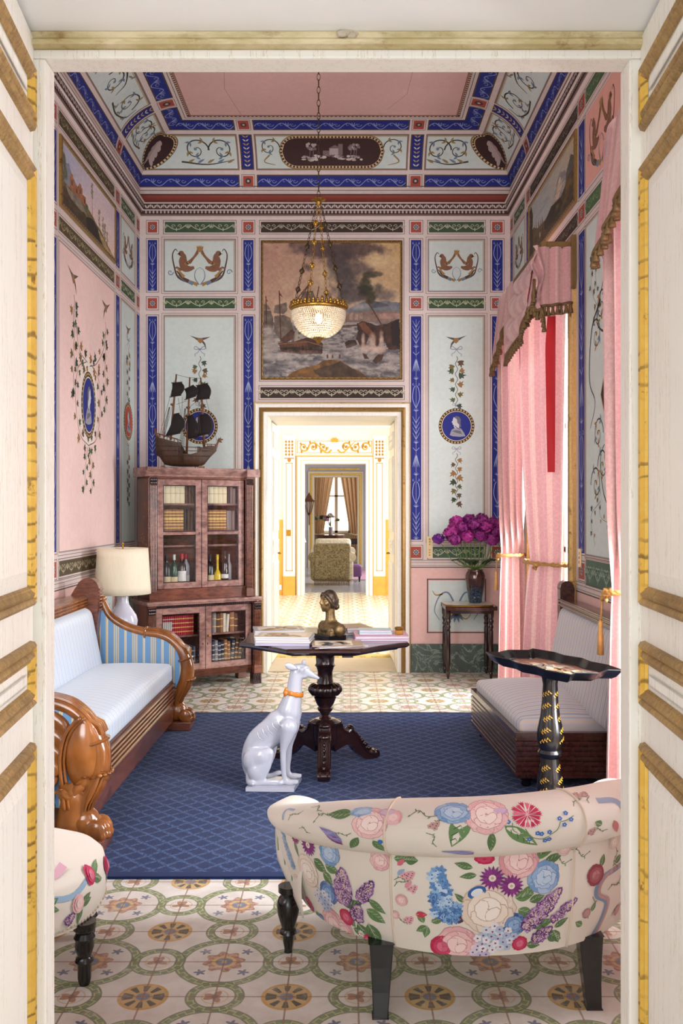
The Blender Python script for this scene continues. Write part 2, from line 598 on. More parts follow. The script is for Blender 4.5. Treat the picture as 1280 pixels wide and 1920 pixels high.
MAT['old_lintel'] = (lambda: (lambda n: (n.base(n.mix(n.noise(7, 6, 0.7, stretch=(1, 1, 5)).step(0.35, 0.65), n.mix(n.noise(22, 5, .7).step(.5, .7), rgb(190, 172, 120), rgb(150, 118, 60)), rgb(226, 210, 172))), n.set(0.5), n.m)[-1])(NT('flaking_gilt_wood')))()
MAT['white_plaster'] = m_plain('white_plaster', rgb(250, 250, 250), 0.85, var=0.03, scale=4, bump=0.08)
MAT['glass'] = m_glass()
MAT['stone'] = m_plain('threshold_stone', rgb(196, 182, 160), 0.5, var=0.1, scale=12)
MAT['brass'] = m_plain('brass', rgb(176, 132, 60), 0.3, 0.9, var=0.25, scale=30)
MAT['ivory'] = m_plain('ivory_plastic', rgb(226, 206, 160), 0.4, var=0.03)

def _floor():
 n = NT('majolica_tiles')
 x, y, z = n.xyz()
 P = 0.441
 wob = n.noise(11, 2) * 0.006 - 0.003
 u = (x + 0.403) / P; v = (y - 3.08) / P
 fu = (u + 0.5).fract() - 0.5; fv = (v + 0.5).fract() - 0.5
 dx = fu * P + wob; dy = fv * P + wob
 ox = (fu.abs() - 0.5) * P; oy = (fv.abs() - 0.5) * P
 cell = n.noise(2.27, 0, 0.0)
 big = hyp(dx, dy); s1 = hyp(ox, dy); s2 = hyp(dx, oy); ye = hyp(ox, oy)
 sm = s1.min(s2)
 stain = n.noise(5, 6, 0.7)
 c = n.mix(stain.step(0.3, 0.8), rgb(234, 232, 225), rgb(206, 197, 187))
 green, greenl, dk = rgb(126, 148, 92), rgb(196, 198, 128), rgb(74, 96, 58)
 # rings with a key-fret line
 def ringcol(c, d, r0, r1, ang, N):
  mid = (r0 + r1) / 2
  m = d.band(r0, r1)
  k = (ang * float(N)).sin()
  rad = (d - mid) / ((r1 - r0) / 2)
  fret = ((k.abs().lt(0.25) * rad.abs().lt(0.7)) + (rad - (k.gt(0.0) * 0.9 - 0.45)).abs().lt(0.16)).clamp()
  g = n.mix(n.noise(40, 3), green, dk)
  g = n.mix(fret * 0.75, g, greenl)
  edge = ((d - r0).abs().lt(0.003) + (d - r1).abs().lt(0.003)).clamp()
  g = n.mix(edge * 0.8, g, dk)
  return n.mix(m * 0.92, c, g)
 aB = dy.atan2(dx)
 c = ringcol(c, big, 0.131, 0.163, aB, 18)
 aS1 = dy.atan2(ox); aS2 = oy.atan2(dx)
 c = ringcol(c, s1, 0.060, 0.092, aS1, 10)
 c = ringcol(c, s2, 0.060, 0.092, aS2, 10)
 # big medallion: rust rosette with blue heart
 rose = big - ((aB * 8.0).sin() * 0.008)
 c = n.mix(rose.band(-1.0, 0.064), c, n.mix(n.noise(60, 3).step(.35, .65), rgb(150, 100, 78), rgb(204, 160, 132)))
 c = n.mix(big.band(0.028, 0.040, 0.003), c, rgb(214, 176, 110))
 c = n.mix(big.band(-1.0, 0.026), c, rgb(112, 128, 156))
 c = n.mix(big.band(-1.0, 0.009), c, rgb(216, 190, 110))
 q = hyp(dx.abs() - 0.070, dy.abs() - 0.070);
 qq = q - ((dx.abs() - 0.07).atan2(dy.abs() - 0.07) * 5.0).sin() * 0.006
 c = n.mix(qq.band(-1.0, 0.015), c, rgb(98, 110, 140))
 # small ring hearts
 for d, a in ((s1, aS1), (s2, aS2)):
  c = n.mix((d - (a * 4.0).sin() * 0.010).band(-1.0, 0.026), c, rgb(178, 128, 96))
  c = n.mix(d.band(0.038, 0.042, 0.002) * 0.7, c, rgb(206, 172, 100))
  c = n.mix(d.band(-1.0, 0.010), c, rgb(120, 92, 104))
 # yellow sun discs
 aY = oy.atan2(ox)
 c = n.mix(ye.band(0.030, 0.066), c, n.mix((aY * 9.0).sin().step(-0.2, 0.2), rgb(72, 66, 50), rgb(206, 176, 106)))
 c = n.mix(ye.band(0.066, 0.078), c, rgb(206, 158, 66))
 c = n.mix(ye.band(0.022, 0.030), c, rgb(206, 158, 66))
 c = n.mix(ye.band(-1.0, 0.022), c, rgb(112, 124, 148))
 c = n.mix(ye.band(-1.0, 0.007), c, rgb(196, 140, 60))
 # worn glaze
 worn = n.noise(14, 7, 0.78).step(0.50, 0.70)
 c = n.mix(worn * 0.5 + 0.14, c, rgb(220, 213, 204))
 # joints
 H = P / 2
 jx = (((x + 0.403) / H + 0.5).fract() - 0.5).abs() * H
 jy = (((y - 3.08) / H + 0.5).fract() - 0.5).abs() * H
 j = jx.min(jy)
 joint = 1.0 - (j + n.noise(60, 3) * 0.002).step(0.0022, 0.0052)
 c = n.mix(joint * 0.8, c, rgb(150, 118, 96))
 n.base(c)
 n.set(n.noise(10, 4) * 0.25 + 0.22, 0, 0.4)
 n.bump(j.min(0.004) * 60.0 + n.noise(7, 3) * 0.3, 0.15, 0.003)
 return n.m
MAT['tiles'] = _floor()
def _rug():
 n = NT('blue_woven_rug')
 x, y, z = n.xyz()
 p = 0.105
 w = n.noise(30, 2) * 0.24
 a = ((x + y) / p + w).fract(); b = ((x - y) / p + w).fract()
 la = (a - 0.5).abs(); lb = (b - 0.5).abs()
 leafy = n.noise(95, 3, 0.7)
 line = ((la.step(0.33, 0.46)).max(lb.step(0.33, 0.46))) * leafy.step(0.38, 0.56)
 dots = n.noise(160, 2, 0.6).step(0.60, 0.70) * 0.35
 c = n.mix(n.noise(70, 3), rgb(15, 30, 68), rgb(27, 49, 96))
 c = n.mix((line * 0.6).max(dots), c, rgb(88, 112, 156))
 big = n.noise(1.6, 3)
 c = n.mix(big.step(0.4, 0.8) * 0.12, c, rgb(120, 130, 160))
 bx = ((x - 0.02).abs() - 1.30).step(-0.002, 0.002)
 by = ((y - 5.29).abs() - 1.475).step(-0.002, 0.002)
 c = n.mix(bx.max(by), c, rgb(24, 42, 88))
 n.base(c); n.set(0.95, 0, 0.1, None, 0.08)
 n.bump(n.noise(260, 2), 0.5, 0.004)
 return n.m
MAT['rug'] = _rug()

# ------------------------------------------------------------------ palette of the painted room
WALL = rgb(214, 199, 193); PALE = rgb(203, 214, 209); PINK = rgb(234, 203, 196)
BLUE = rgb(33, 43, 126); GREEN = rgb(62, 86, 62); BROWN = rgb(60, 47, 38); RED = rgb(170, 74, 58)
LINE = rgb(86, 66, 58); LINE2 = rgb(134, 112, 98); WHITE = rgb(232, 230, 232); OCHRE = rgb(168, 128, 66)
INK = rgb(64, 56, 50); SLATE = rgb(112, 130, 150); PINKCEIL = rgb(218, 178, 170)

XL, XR, YB, YF = -1.90, 1.515, 8.57, 2.05
def bx(px): return (px - VPX) / F_PX * YB
def bz(py): return EYE - (py - VPY) / F_PX * YB
def ly(px): return XL * F_PX / (px - VPX)
def ry(px): return XR * F_PX / (px - VPX)
ROW_A = (bz(436), bz(416)); ROW_B = (bz(545), bz(450)); ROW_C = (bz(578.5), bz(559))
ROW_D = (bz(1012), bz(593)); ROW_E = (bz(1046), bz(1025))
RAIL = (bz(1062), bz(1049)); DADO = (bz(1183), bz(1089)); BASE_Z = bz(1207)
TOP_Z = bz(408); COVE_Z = bz(360)

# ------------------------------------------------------------------ ornament vocabulary
def edge_lines(p, u0, u1, v0, v1, g=0.016, c=LINE, lay=1, w=0.0045):
 p.frame(u0 - g, u1 + g, v0 - g, v1 + g, w, c, lay)
def shade_field(p, u0, u1, v0, v1, c, lay=1):
 p.rect(u0, u1, v0, v1, c, lay)
def square(p, u0, u1, v0, v1):
 edge_lines(p, u0, u1, v0, v1)
 p.rect(u0, u1, v0, v1, RED, 1)
 cu, cv = (u0 + u1) / 2, (v0 + v1) / 2; r = min(u1 - u0, v1 - v0) * 0.33
 p.disc(cu, cv, r, rgb(66, 58, 66), 2, 14)
 for k in range(8):
  a = k * pi / 4
  p.disc(cu + r * .7 * cos(a), cv + r * .7 * sin(a), r * .24, rgb(186, 170, 158), 3, 6)
 p.disc(cu, cv, r * .35, rgb(130, 140, 168), 4, 8)
def hband(p, u0, u1, v0, v1, ground, per=0.19, c=rgb(190, 186, 164), lines=True):
 if lines: edge_lines(p, u0, u1, v0, v1)
 p.rect(u0, u1, v0, v1, ground, 1)
 L = u1 - u0; h = v1 - v0; n = max(1, round(L / per)); q = L / n
 for i in range(n):
  a = u0 + i * q
  arc = [(a + q * (0.08 + .84 * t), v1 - h * .28 - h * .45 * sin(pi * t)) for t in [k / 9 for k in range(10)]]
  p.stroke(arc, h * .07, c, 2)
  for sx in (0.0, 1.0):
   cu = a + q * sx
   if i > 0 and sx == 0: continue
   for ang in (-.9, -.45, 0, .45, .9):
    l = h * .42
    p.stroke([(cu, v0 + h * .38), (cu + l * sin(ang) * .9, v0 + h * .38 + l * cos(ang))], [h * .07, h * .05], c, 2)
  cu = a + q / 2
  p.spiral(cu - q * .15, v1 - h * .42, h * .2, 0, 1.1, h * .06, c, 2, 10, 1)
  p.spiral(cu + q * .15, v1 - h * .42, h * .2, pi, 1.1, h * .06, c, 2, 10, -1)
  p.stroke([(cu, v0 + h * .15), (cu, v0 + h * .45)], h * .08, c, 2)
def vband(p, u0, u1, v0, v1, c=rgb(166, 176, 208), g=BLUE, lines=True, simple=False):
 if lines:
  edge_lines(p, u0, u1, v0, v1)
 p.rect(u0, u1, v0, v1, g, 1)
 if simple: return
 w = u1 - u0; cu = (u0 + u1) / 2; L = v1 - v0
 per = w * 2.9; n = max(1, round(L / per)); q = L / n; t = w * .042
 p.stroke([(cu, v0 + q * .1), (cu, v1 - q * .1)], t * .7, c, 2)
 for i in range(n):
  b = v0 + i * q
  for sg in (-1, 1):
   if i % 3 == 0:      # chevrons of grass blades
    for k in range(4):
     y0 = b + q * (.15 + .17 * k)
     p.stroke([(cu, y0), (cu + sg * w * .16, y0 + q * .09), (cu + sg * w * .33, y0 + q * .2)], [t * 1.4, t, t * .5], c, 2)
   elif i % 3 == 1:    # lyre
    p.stroke(smooth_path([(cu, b + q * .12), (cu + sg * w * .32, b + q * .4), (cu + sg * w * .26, b + q * .7), (cu + sg * w * .1, b + q * .82)], 4), t * 1.2, c, 2)
    p.spiral(cu + sg * w * .24, b + q * .86, w * .12, pi / 2, .9, t, c, 2, 9, -sg)
   else:               # bell flower
    for a in (.35, .8):
     p.stroke([(cu, b + q * .7), (cu + sg * w * .3 * a, b + q * .4), (cu + sg * w * .38 * a, b + q * .28)], [t, t * 1.6, t * .5], c, 2)
    p.stroke([(cu, b + q * .78), (cu + sg * w * .3, b + q * .88)], t, c, 2)
  for ang in (-1.0, -.5, 0, .5, 1.0):
   p.stroke([(cu, b + q * .02), (cu + w * .3 * sin(ang), b - q * .0 + q * .12 * cos(ang))], [t * 1.4, t * .5], c, 2)
def pane(p, u0, u1, v0, v1, c=PALE):
 edge_lines(p, u0, u1, v0, v1, 0.030, LINE2, 1, 0.004)
 p.rect(u0 - .012, u1 + .012, v0 - .012, v1 + .012, mixc(LINE, WALL, .35), 1)
 p.rect(u0, u1, v0, v1, c, 2)
 p.rect(u0, u1, v1 - .012, v1, mixc(OCHRE, c, .45), 3); p.rect(u1 - .012, u1, v0, v1 - .012, mixc(OCHRE, c, .45), 3)
def ivy(p, u, v, s, ang, c, lay=4):
 pts = []
 for k, (a, r) in enumerate([(-2.6, .5), (-1.9, .75), (-1.3, .42), (-.85, .85), (-.4, .5), (0, 1.15), (.4, .5), (.85, .85), (1.3, .42), (1.9, .75), (2.6, .5)]):
  pts.append((u + s * r * cos(a + ang), v + s * r * sin(a + ang)))
 p.fan(pts, c, lay, (u, v))
LEAFC = [rgb(84, 98, 66), rgb(58, 74, 54), rgb(120, 104, 62), rgb(150, 112, 66), rgb(96, 76, 58), rgb(70, 84, 70)]
def garland(p, path, s, step, side=0.9, lay=4, sc=1.0):
 p.stroke(path, s * .14, rgb(104, 96, 82), lay - 1)
 acc = 0; k = 0; L = 0
 for i in range(1, len(path)):
  du, dv = path[i][0] - path[i - 1][0], path[i][1] - path[i - 1][1]
  acc += hypot(du, dv)
  if acc >= step:
   acc = 0; k += 1; a = atan2(dv, du); sg = 1 if k % 2 else -1
   n = a + sg * pi / 2
   ivy(p, path[i][0] + cos(n) * s * side * sc, path[i][1] + sin(n) * s * side, s * random.uniform(.75, 1.1), n + random.uniform(-.7, .7) - .4 * sg, random.choice(LEAFC), lay)
def swallow(p, u, v, s, sg=1, lay=4, c=rgb(92, 80, 74), flip=1):
 b = [(0, 0), (.5, .18), (1.0, .42), (.55, .36), (.1, .3), (-.3, .34), (-.95, .55), (-.5, .28), (-.2, .06)]
 p.poly([(u + sg * x * s, v + flip * y * s) for x, y in b], c, lay)
 p.poly([(u + sg * x * s, v + flip * y * s) for x, y in [(-.25, .3), (.25, .3), (.3, -.02), (.05, -.22), (-.15, -.05)]], rgb(150, 112, 76), lay + 1)
 p.poly([(u + sg * x * s, v + flip * y * s) for x, y in [(.25, .15), (.5, -.2), (.62, -.75), (.38, -.3), (.1, 0)]], c, lay)
def bow(p, u, v, s, c=rgb(140, 148, 160), lay=4):
 for sg in (-1, 1):
  p.stroke(smooth_path([(u, v), (u + sg * s * .8, v + s * .55), (u + sg * s, v + .05 * s), (u, v)], 5), s * .14, c, lay)
  p.stroke(smooth_path([(u, v), (u + sg * s * .4, v - s * .6), (u + sg * s * .9, v - s * .9), (u + sg * s * .8, v - s * 1.3)], 4), s * .12, c, lay)
def medallion(p, u, v, r, ground, k=1.0, sg=-1, lay=4, tone=1.0):
 p.disc(u, v, r * 1.10, rgb(70, 50, 40), lay, 36, r * 1.10 * k)
 for i in range(34):
  a = 2 * pi * i / 34
  p.disc(u + r * 1.02 * cos(a), v + r * 1.02 * k * sin(a), r * .055, rgb(206, 178, 110), lay + 1, 6)
 p.disc(u, v, r * .93, rgb(214, 200, 176), lay + 1, 36, r * .93 * k)
 p.disc(u, v, r * .89, ground, lay + 2, 36, r * .89 * k)
 g1, g2, g3 = rgb(150, 150, 158), rgb(196, 196, 200), rgb(104, 104, 118)
 def T(pts): return [(u - sg * x * r * k ** .0, v + y * r * k) for x, y in pts]
 p.poly(T([(-.42, -.55), (-.30, -.22), (-.08, -.10), (.12, -.06), (.30, -.18), (.46, -.42), (.55, -.62), (.2, -.66), (-.25, -.62)]), g1, lay + 3)
 p.poly(T([(-.14, .12), (-.18, -.02), (-.10, -.14), (.16, -.10), (.18, .2), (0, .3)]), g2, lay + 4)
 p.poly(T([(-.22, .44), (-.235, .34), (-.31, .24), (-.24, .20), (-.25, .14), (-.22, .08), (-.12, .03), (.10, .08), (.16, .3), (.08, .52), (-.08, .58), (-.19, .53)]), g2, lay + 5)
 p.poly(T([(-.16, .54), (-.02, .62), (.16, .57), (.26, .42), (.24, .14), (.30, -.04), (.20, -.06), (.14, .12), (.05, .20), (.02, .42)]), g3, lay + 6)
 p.poly(T([(-.30, -.3), (-.05, -.25), (.25, -.3), (.35, -.5), (0, -.42)]), g3, lay + 4)
 p.stroke(T([(-.1, .0), (.05, -.12), (.22, -.2)]), r * .05, g3, lay + 6)
def tendril(p, pts, w, c, lay=4, n=5):
 q = smooth_path(pts, n)
 p.stroke(q, [w * (1 - .75 * i / len(q)) for i in range(len(q))], c, lay)
def acanthus_scroll(p, u, v, r, sg, cols, lay=3, up=1):
 """one volute with leaves sprouting along it"""
 p1 = p.spiral(u, v, r, pi * (0 if sg > 0 else 1), 1.35, r * .11, cols[0], lay, 28, sg * up)
 for i in (3, 7, 11, 15):
  a = p1[i]; b = p1[i + 1]; an = atan2(b[1] - a[1], b[0] - a[0])
  for da in (.5, -.5):
   p.leaf(a[0], a[1], an + da * 1.5, r * .42, r * .17, cols[1 + (i // 4) % 2], lay + 1)
 q = p1[-1]
 for k in range(6):
  p.leaf(q[0], q[1], k * pi / 3, r * .16, r * .1, cols[2], lay + 1, n=3)
def griffins(p, u0, u1, v0, v1):
 cu, cv = (u0 + u1) / 2, (v0 + v1) / 2; s = (u1 - u0) / 2
 br, dk, oc = rgb(132, 92, 70), rgb(86, 62, 50), rgb(164, 126, 74)
 def T(sg, pts): return [(cu + sg * x * s, cv + y * s) for x, y in pts]
 for sg in (-1, 1):
  # body, neck and head
  p.stroke(T(sg, smooth_path([(.16, -.06), (.30, -.10), (.44, -.06), (.48, .12), (.47, .26), (.52, .33)], 5)), [s * w for w in np.interp(np.linspace(0, 1, 26), [0, .35, .6, .85, 1], [.07, .22, .24, .14, .10])], br, 4)
  p.disc(*T(sg, [(.53, .335)])[0], s * .082, br, 5, 10)
  p.poly(T(sg, [(.56, .36), (.67, .32), (.57, .30)]), oc, 5)
  # wing
  for k in range(5):
   p.stroke(T(sg, smooth_path([(.42 - .03 * k, .02 + .01 * k), (.28 - .03 * k, .14 + .02 * k), (.14 - .02 * k, .24 + .05 * k), (.04 + .005 * k, .36 + .04 * k)], 4)), [s * .085, s * .08, s * .065] + [s * .045] * 10, (oc, br, dk)[k % 3], 6 + .5 * k + .2 * sg)
  p.stroke(T(sg, [(.40, -.08), (.55, -.12), (.66, -.06), (.72, -.10)]), [s * .10, s * .08, s * .06, s * .04], br, 3.4 + .2 * sg)
  # tail stems and lower foliage
  tendril(p, T(sg, [(.30, -.5), (.62, -.34), (.74, 0), (.78, .3), (.7, .46), (.64, .4)]), s * .06, dk, 3.0)
  tendril(p, T(sg, [(.02, -.56), (.14, -.36), (.12, -.16), (0, -.06)]), s * .03, SLATE, 7.5 + .2 * sg)
  for k, (a, l) in enumerate(((.2, .42), (.5, .46), (.85, .44), (1.2, .34))):
   b = T(sg, [(.06 + .13 * k, -.56 + .05 * k * k * .5)])[0]
   tendril(p, [b, (b[0] + sg * s * l * .6 * cos(a), b[1] + s * l * .25), (b[0] + sg * s * l * cos(a * .8), b[1] + s * l * .75 * sin(a + .3))], s * .10, (oc, SLATE, dk, oc)[k], 4.5 + .5 * k + .2 * sg)
  p.spiral(*T(sg, [(.84, -.2)])[0], s * .09, 0, 1.2, s * .03, SLATE, 4, 12, sg)
 for a in (-.5, -.2, .1, .4):
  p.leaf(cu, cv + .36 * s, pi / 2 + a, s * .22, s * .08, oc, 9 + a, n=3)
def rinceau(p, u0, u1, v0, v1):
 """tall free arabesque"""
 cu = (u0 + u1) / 2; h = v1 - v0; w = (u1 - u0) / 2
 for sg in (-1, 1):
  tendril(p, [(cu, v0 + .05 * h), (cu + sg * w * .5, v0 + .15 * h), (cu + sg * w * .6, v0 + .28 * h), (cu + sg * w * .2, v0 + .33 * h)], .016, INK)
  tendril(p, [(cu + sg * w * .2, v0 + .62 * h), (cu + sg * w * .75, v0 + .7 * h), (cu + sg * w * .5, v0 + .84 * h), (cu + sg * w * .7, v0 + .95 * h)], .016, INK)
  acanthus_scroll(p, cu + sg * w * .55, v0 + .24 * h, .11, sg, (INK, SLATE, OCHRE))
  acanthus_scroll(p, cu + sg * w * .6, v0 + .74 * h, .11, -sg, (INK, SLATE, OCHRE))
  garland(p, smooth_path([(cu + sg * w * .1, v0 + .06 * h), (cu + sg * w * .6, v0 + .08 * h), (cu + sg * w * .7, v0 + .16 * h)], 8), .024, .05)
  garland(p, smooth_path([(cu + sg * w * .3, v0 + .96 * h), (cu + sg * w * .8, v0 + .92 * h), (cu + sg * w * .75, v0 + .8 * h)], 8), .024, .05)

def dado_panel(p, u0, u1, v0, v1):
 p.frame(u0 - .02, u1 + .02, v0 - .02, v1 + .02, .012, rgb(110, 84, 78), 2)
 p.rect(u0, u1, v0, v1, PALE, 2)
 cu, cv = (u0 + u1) / 2, (v0 + v1) / 2; s = (u1 - u0) / 2
 for sg in (-1, 1):
  tendril(p, [(cu, cv - .02), (cu + sg * s * .3, cv + .12), (cu + sg * s * .62, cv + .09), (cu + sg * s * .8, cv - .04), (cu + sg * s * .62, cv - .13)], .018, SLATE)
  tendril(p, [(cu, cv - .04), (cu + sg * s * .3, cv - .12), (cu + sg * s * .5, cv - .08), (cu + sg * s * .42, cv)], .014, OCHRE)
  tendril(p, [(cu + sg * s * .5, cv + .11), (cu + sg * s * .75, cv + .10), (cu + sg * s * .88, cv + .14)], .016, OCHRE)
 for a in (-.7, -.25, .25, .7):
  p.leaf(cu, cv - .06, -pi / 2 + a, .10, .028, SLATE, 4, n=4)

def wall_courses(p, u0, u1, base_face=True):
 """the plain ground of a wall: pink dado, rail lines"""
 z = 1
 p.rect(u0, u1, BASE_Z, RAIL[0] - .01, rgb(226, 186, 178), 1)
 for v, w, c in ((RAIL[0] - .012, .008, LINE), (RAIL[0] + .006, .004, LINE2), (RAIL[1] - .01, .004, LINE), (ROW_E[0] - .045, .004, LINE2)):
  p.rect(u0, u1, v, v + w, c, 2)
def pilaster(p, u0, u1, simple=False):
 for r in (ROW_A, ROW_C, ROW_E): square(p, u0, u1, *r)
 vband(p, u0, u1, *ROW_B, simple=simple); vband(p, u0, u1, *ROW_D, simple=simple)
def narrow_bay(p, u0, u1, med=None, top=True):
 if top:
  hband(p, u0, u1, *ROW_A, GREEN)
  pane(p, u0, u1, *ROW_B); griffins(p, u0, u1, *ROW_B)
 hband(p, u0, u1, *ROW_C, GREEN, c=rgb(188, 190, 150))
 pane(p, u0, u1, *ROW_D)
 hband(p, u0, u1, *ROW_E, rgb(72, 98, 76))
 dado_panel(p, u0 + .0, u1 - .0, *DADO)
 cu = (u0 + u1) / 2
 zb = bz(640)
 swallow(p, cu, zb, .10, 1 if (med or (1,))[0] else -1)
 bow(p, cu, bz(655), .05)
 garland(p, [(cu + .01 * sin(k * .7), bz(668) - (bz(668) - bz(762)) * k / 44) for k in range(45)], .044, .036)
 bow(p, cu, bz(760), .035)
 medallion(p, cu, bz(799), .150, BLUE if not med or med[1] is None else med[1], sg=-1)
 bow(p, cu, bz(842), .04)
 garland(p, [(cu + .01 * sin(k * .8), bz(850) - (bz(850) - bz(940)) * k / 44) for k in range(45)], .042, .036)

# ------------------------------------------------------------------ walls
def back_wall():
 m = M()
 X0, X1, ZT = -0.722, 0.476, 2.362
 # solid wall round the doorway
 for a, b, c, d in ((XL - .35, X0, 0, 5.1), (X1, XR + .35, 0, 5.1), (X0, X1, ZT, 5.1)):
  m.box(a, b, YB, YB + .41, c, d, WALL)
 P = Paint(m, lambda u, v, h: (u, YB - h, v))
 # ground courses, left and right of the door
 for a, b in ((XL, bx(476)), (bx(769), XR)): wall_courses(P, a, b)
 for a, b in ((277, 294.5), (456, 475), (770, 789.5), (922, 942)):
  pilaster(P, bx(a), bx(b))
 narrow_bay(P, bx(309), bx(440), (1, None)); narrow_bay(P, bx(804), bx(907), (0, None))
 hband(P, bx(489), bx(755), *ROW_A, BROWN, c=rgb(176, 168, 150))
 hband(P, bx(488), bx(755), bz(746.5), bz(726), BROWN, per=.15, c=rgb(196, 188, 166))
 edge_lines(P, bx(488), bx(755), bz(713), bz(449), .012)
 o = struct(m.obj('wall_back', 'painted'))
 m = M()
 for a, b in ((XL, -0.842), (0.602, XR)):
  m.box(a, b, YB - .018, YB, 0, BASE_Z)
 struct(m.obj('baseboard_back', 'marble', bevel=.003))
def left_wall():
 m = M()
 m.box(XL - .35, XL, YF, YB, 0, 5.1, WALL)
 P = Paint(m, lambda u, v, h: (XL + h, u, v))
 wall_courses(P, YF, YB)
 for a, b in ((8.457, 8.553), (7.69, 7.80), (5.985, 6.10), (4.33, 4.445), (2.63, 2.74)):
  pilaster(P, a, b, simple=a < 5)
 narrow_bay(P, 7.87, 8.36, (0, rgb(186, 78, 58)))
 def wide(a, b):
  hband(P, a, b, *ROW_A, rgb(78, 66, 44), c=rgb(150, 140, 110)); hband(P, a, b, *ROW_C, rgb(84, 72, 48), c=rgb(170, 156, 120))
  hband(P, a, b, *ROW_E, rgb(84, 72, 48), c=rgb(186, 176, 146))
  edge_lines(P, a, b, *ROW_D, .03, LINE2); P.rect(a - .01, b + .01, ROW_D[0] - .01, ROW_D[1] + .01, mixc(LINE, WALL, .4), 1)
  P.rect(a, b, *ROW_D, PINK, 2)
  dado_panel(P, a + .05, b - .05, *DADO)
 wide(6.16, 7.62); wide(2.80, 4.27)
 cu = 6.86
 # two swallows carrying ivy swags, an oval medallion, hanging tails
 for sg, yy, zz in ((-1, 6.47, 3.10), (1, 7.36, 3.08)):
  swallow(P, yy, zz, .13, -sg)
  x0 = yy - .02 * sg
  garland(P, [(x0 + .015 * sin(k), zz - .1 - .034 * k) for k in range(22)], .050, .066)
  garland(P, smooth_path([(x0, zz - .18), (x0 - sg * .05, zz - .32), (cu + sg * .22, zz - .47), (cu + sg * .03, zz - .52)], 10), .050, .058)
  garland(P, smooth_path([(cu + sg * .06, 2.58), (cu + sg * .27, 2.50), (cu + sg * .33, 2.27), (cu + sg * .22, 2.04), (cu, 1.97)], 10), .048, .056)
  garland(P, smooth_path([(cu + sg * .02, 1.96), (cu + sg * .08, 1.82), (cu + sg * .10, 1.64)], 9), .044, .05)
 P.disc(cu, 2.29, .25, rgb(228, 216, 206), 3, 28, .33)
 medallion(P, cu, 2.27, .175, BLUE, k=1.28, sg=1, lay=5)
 # central bay
 pane(P, 4.50, 5.93, *ROW_D); rinceau(P, 4.6, 5.8, ROW_D[0] + .1, ROW_D[1] - .1)
 for r in (ROW_A, ROW_C, ROW_E): hband(P, 4.50, 5.93, *r, GREEN)
 pane(P, 4.50, 5.93, *ROW_B, PINK); dado_panel(P, 4.55, 5.88, *DADO)
 struct(m.obj('wall_left', 'painted'))
 m = M(); m.box(XL, XL + .018, YF, YB - .02, 0, BASE_Z)
 struct(m.obj('baseboard_left', 'marble', bevel=.003))
WINS = ((6.22, 7.56), (2.74, 4.06)); WIN_TOP = 3.20
def right_wall():
 m = M()
 (a0, a1), (b0, b1) = WINS
 for y0, y1, z0, z1 in ((YF, b0, 0, 5.1), (b1, a0, 0, 5.1), (a1, YB, 0, 5.1), (b0, b1, WIN_TOP, 5.1), (a0, a1, WIN_TOP, 5.1)):
  m.box(XR, XR + .35, y0, y1, z0, z1, WALL)
 P = Paint(m, lambda u, v, h: (XR - h, u, v))
 for y0, y1 in ((YF, b0), (b1, a0), (a1, YB)): wall_courses(P, y0, y1)
 for a, b in ((8.44, 8.54), (7.67, 7.785), (5.897, 6.043), (4.21, 4.36), (2.49, 2.62)):
  pilaster(P, a, b, simple=a < 5)
 narrow_bay(P, 7.88, 8.36, (1, None))
 for a, b in ((6.08, 7.63), (2.65, 4.17)):
  hband(P, a, b, *ROW_A, BROWN, c=rgb(120, 108, 92)); hband(P, a, b, ROW_C[0], ROW_C[1], BROWN, c=rgb(120, 108, 92))
 a, b = 4.40, 5.86
 for r in (ROW_A, ROW_C): hband(P, a, b, *r, rgb(70, 100, 66), c=rgb(120, 140, 100))
 hband(P, a, b, ROW_E[0] - .03, ROW_E[1] + .03, rgb(78, 104, 88), c=rgb(150, 170, 150))
 edge_lines(P, a, b, *ROW_B, .02); P.rect(a, b, *ROW_B, rgb(222, 166, 152), 2)
 for c in (5.5, 4.76):
  griffins(P, c - .34, c + .34, ROW_B[0] + .02, ROW_B[1] - .02)
 pane(P, a, b, *ROW_D); rinceau(P, a + .1, b - .1, ROW_D[0] + .08, ROW_D[1] - .08)
 for c in (5.62, 4.64):
  garland(P, smooth_path([(c - .12, 3.15), (c + .08, 3.05), (c + .10, 2.85), (c - .06, 2.70)], 8), .03, .06)
  acanthus_scroll(P, c, 2.55, .12, 1, (INK, SLATE, OCHRE)); acanthus_scroll(P, c - .05, 1.95, .11, -1, (INK, SLATE, OCHRE))
  tendril(P, [(c - .1, 2.75), (c + .1, 2.6), (c + .15, 2.3), (c + .02, 2.15), (c + .13, 2.0)], .02, INK)
  acanthus_scroll(P, c, 1.65, .12, 1, (INK, SLATE, OCHRE))
  garland(P, smooth_path([(c - .1, 1.55), (c + .12, 1.45), (c + .02, 1.28)], 8), .028, .055)
 cc, cz = 5.13, 2.18
 P.poly([(cc - .39, cz), (cc, cz - .58), (cc + .39, cz), (cc, cz + .58)], rgb(196, 168, 120), 6)
 P.poly([(cc - .375, cz), (cc, cz - .56), (cc + .375, cz), (cc, cz + .56)], rgb(48, 30, 26), 7)
 dado_panel(P, a + .05, b - .05, *DADO)
 struct(m.obj('wall_right', 'painted'))
 m = M()
 for y0, y1 in ((YF, b0), (b1, a0), (a1, YB - .02)): m.box(XR - .018, XR, y0, y1, 0, BASE_Z)
 struct(m.obj('baseboard_right', 'marble', bevel=.003))
back_wall(); left_wall(); right_wall()

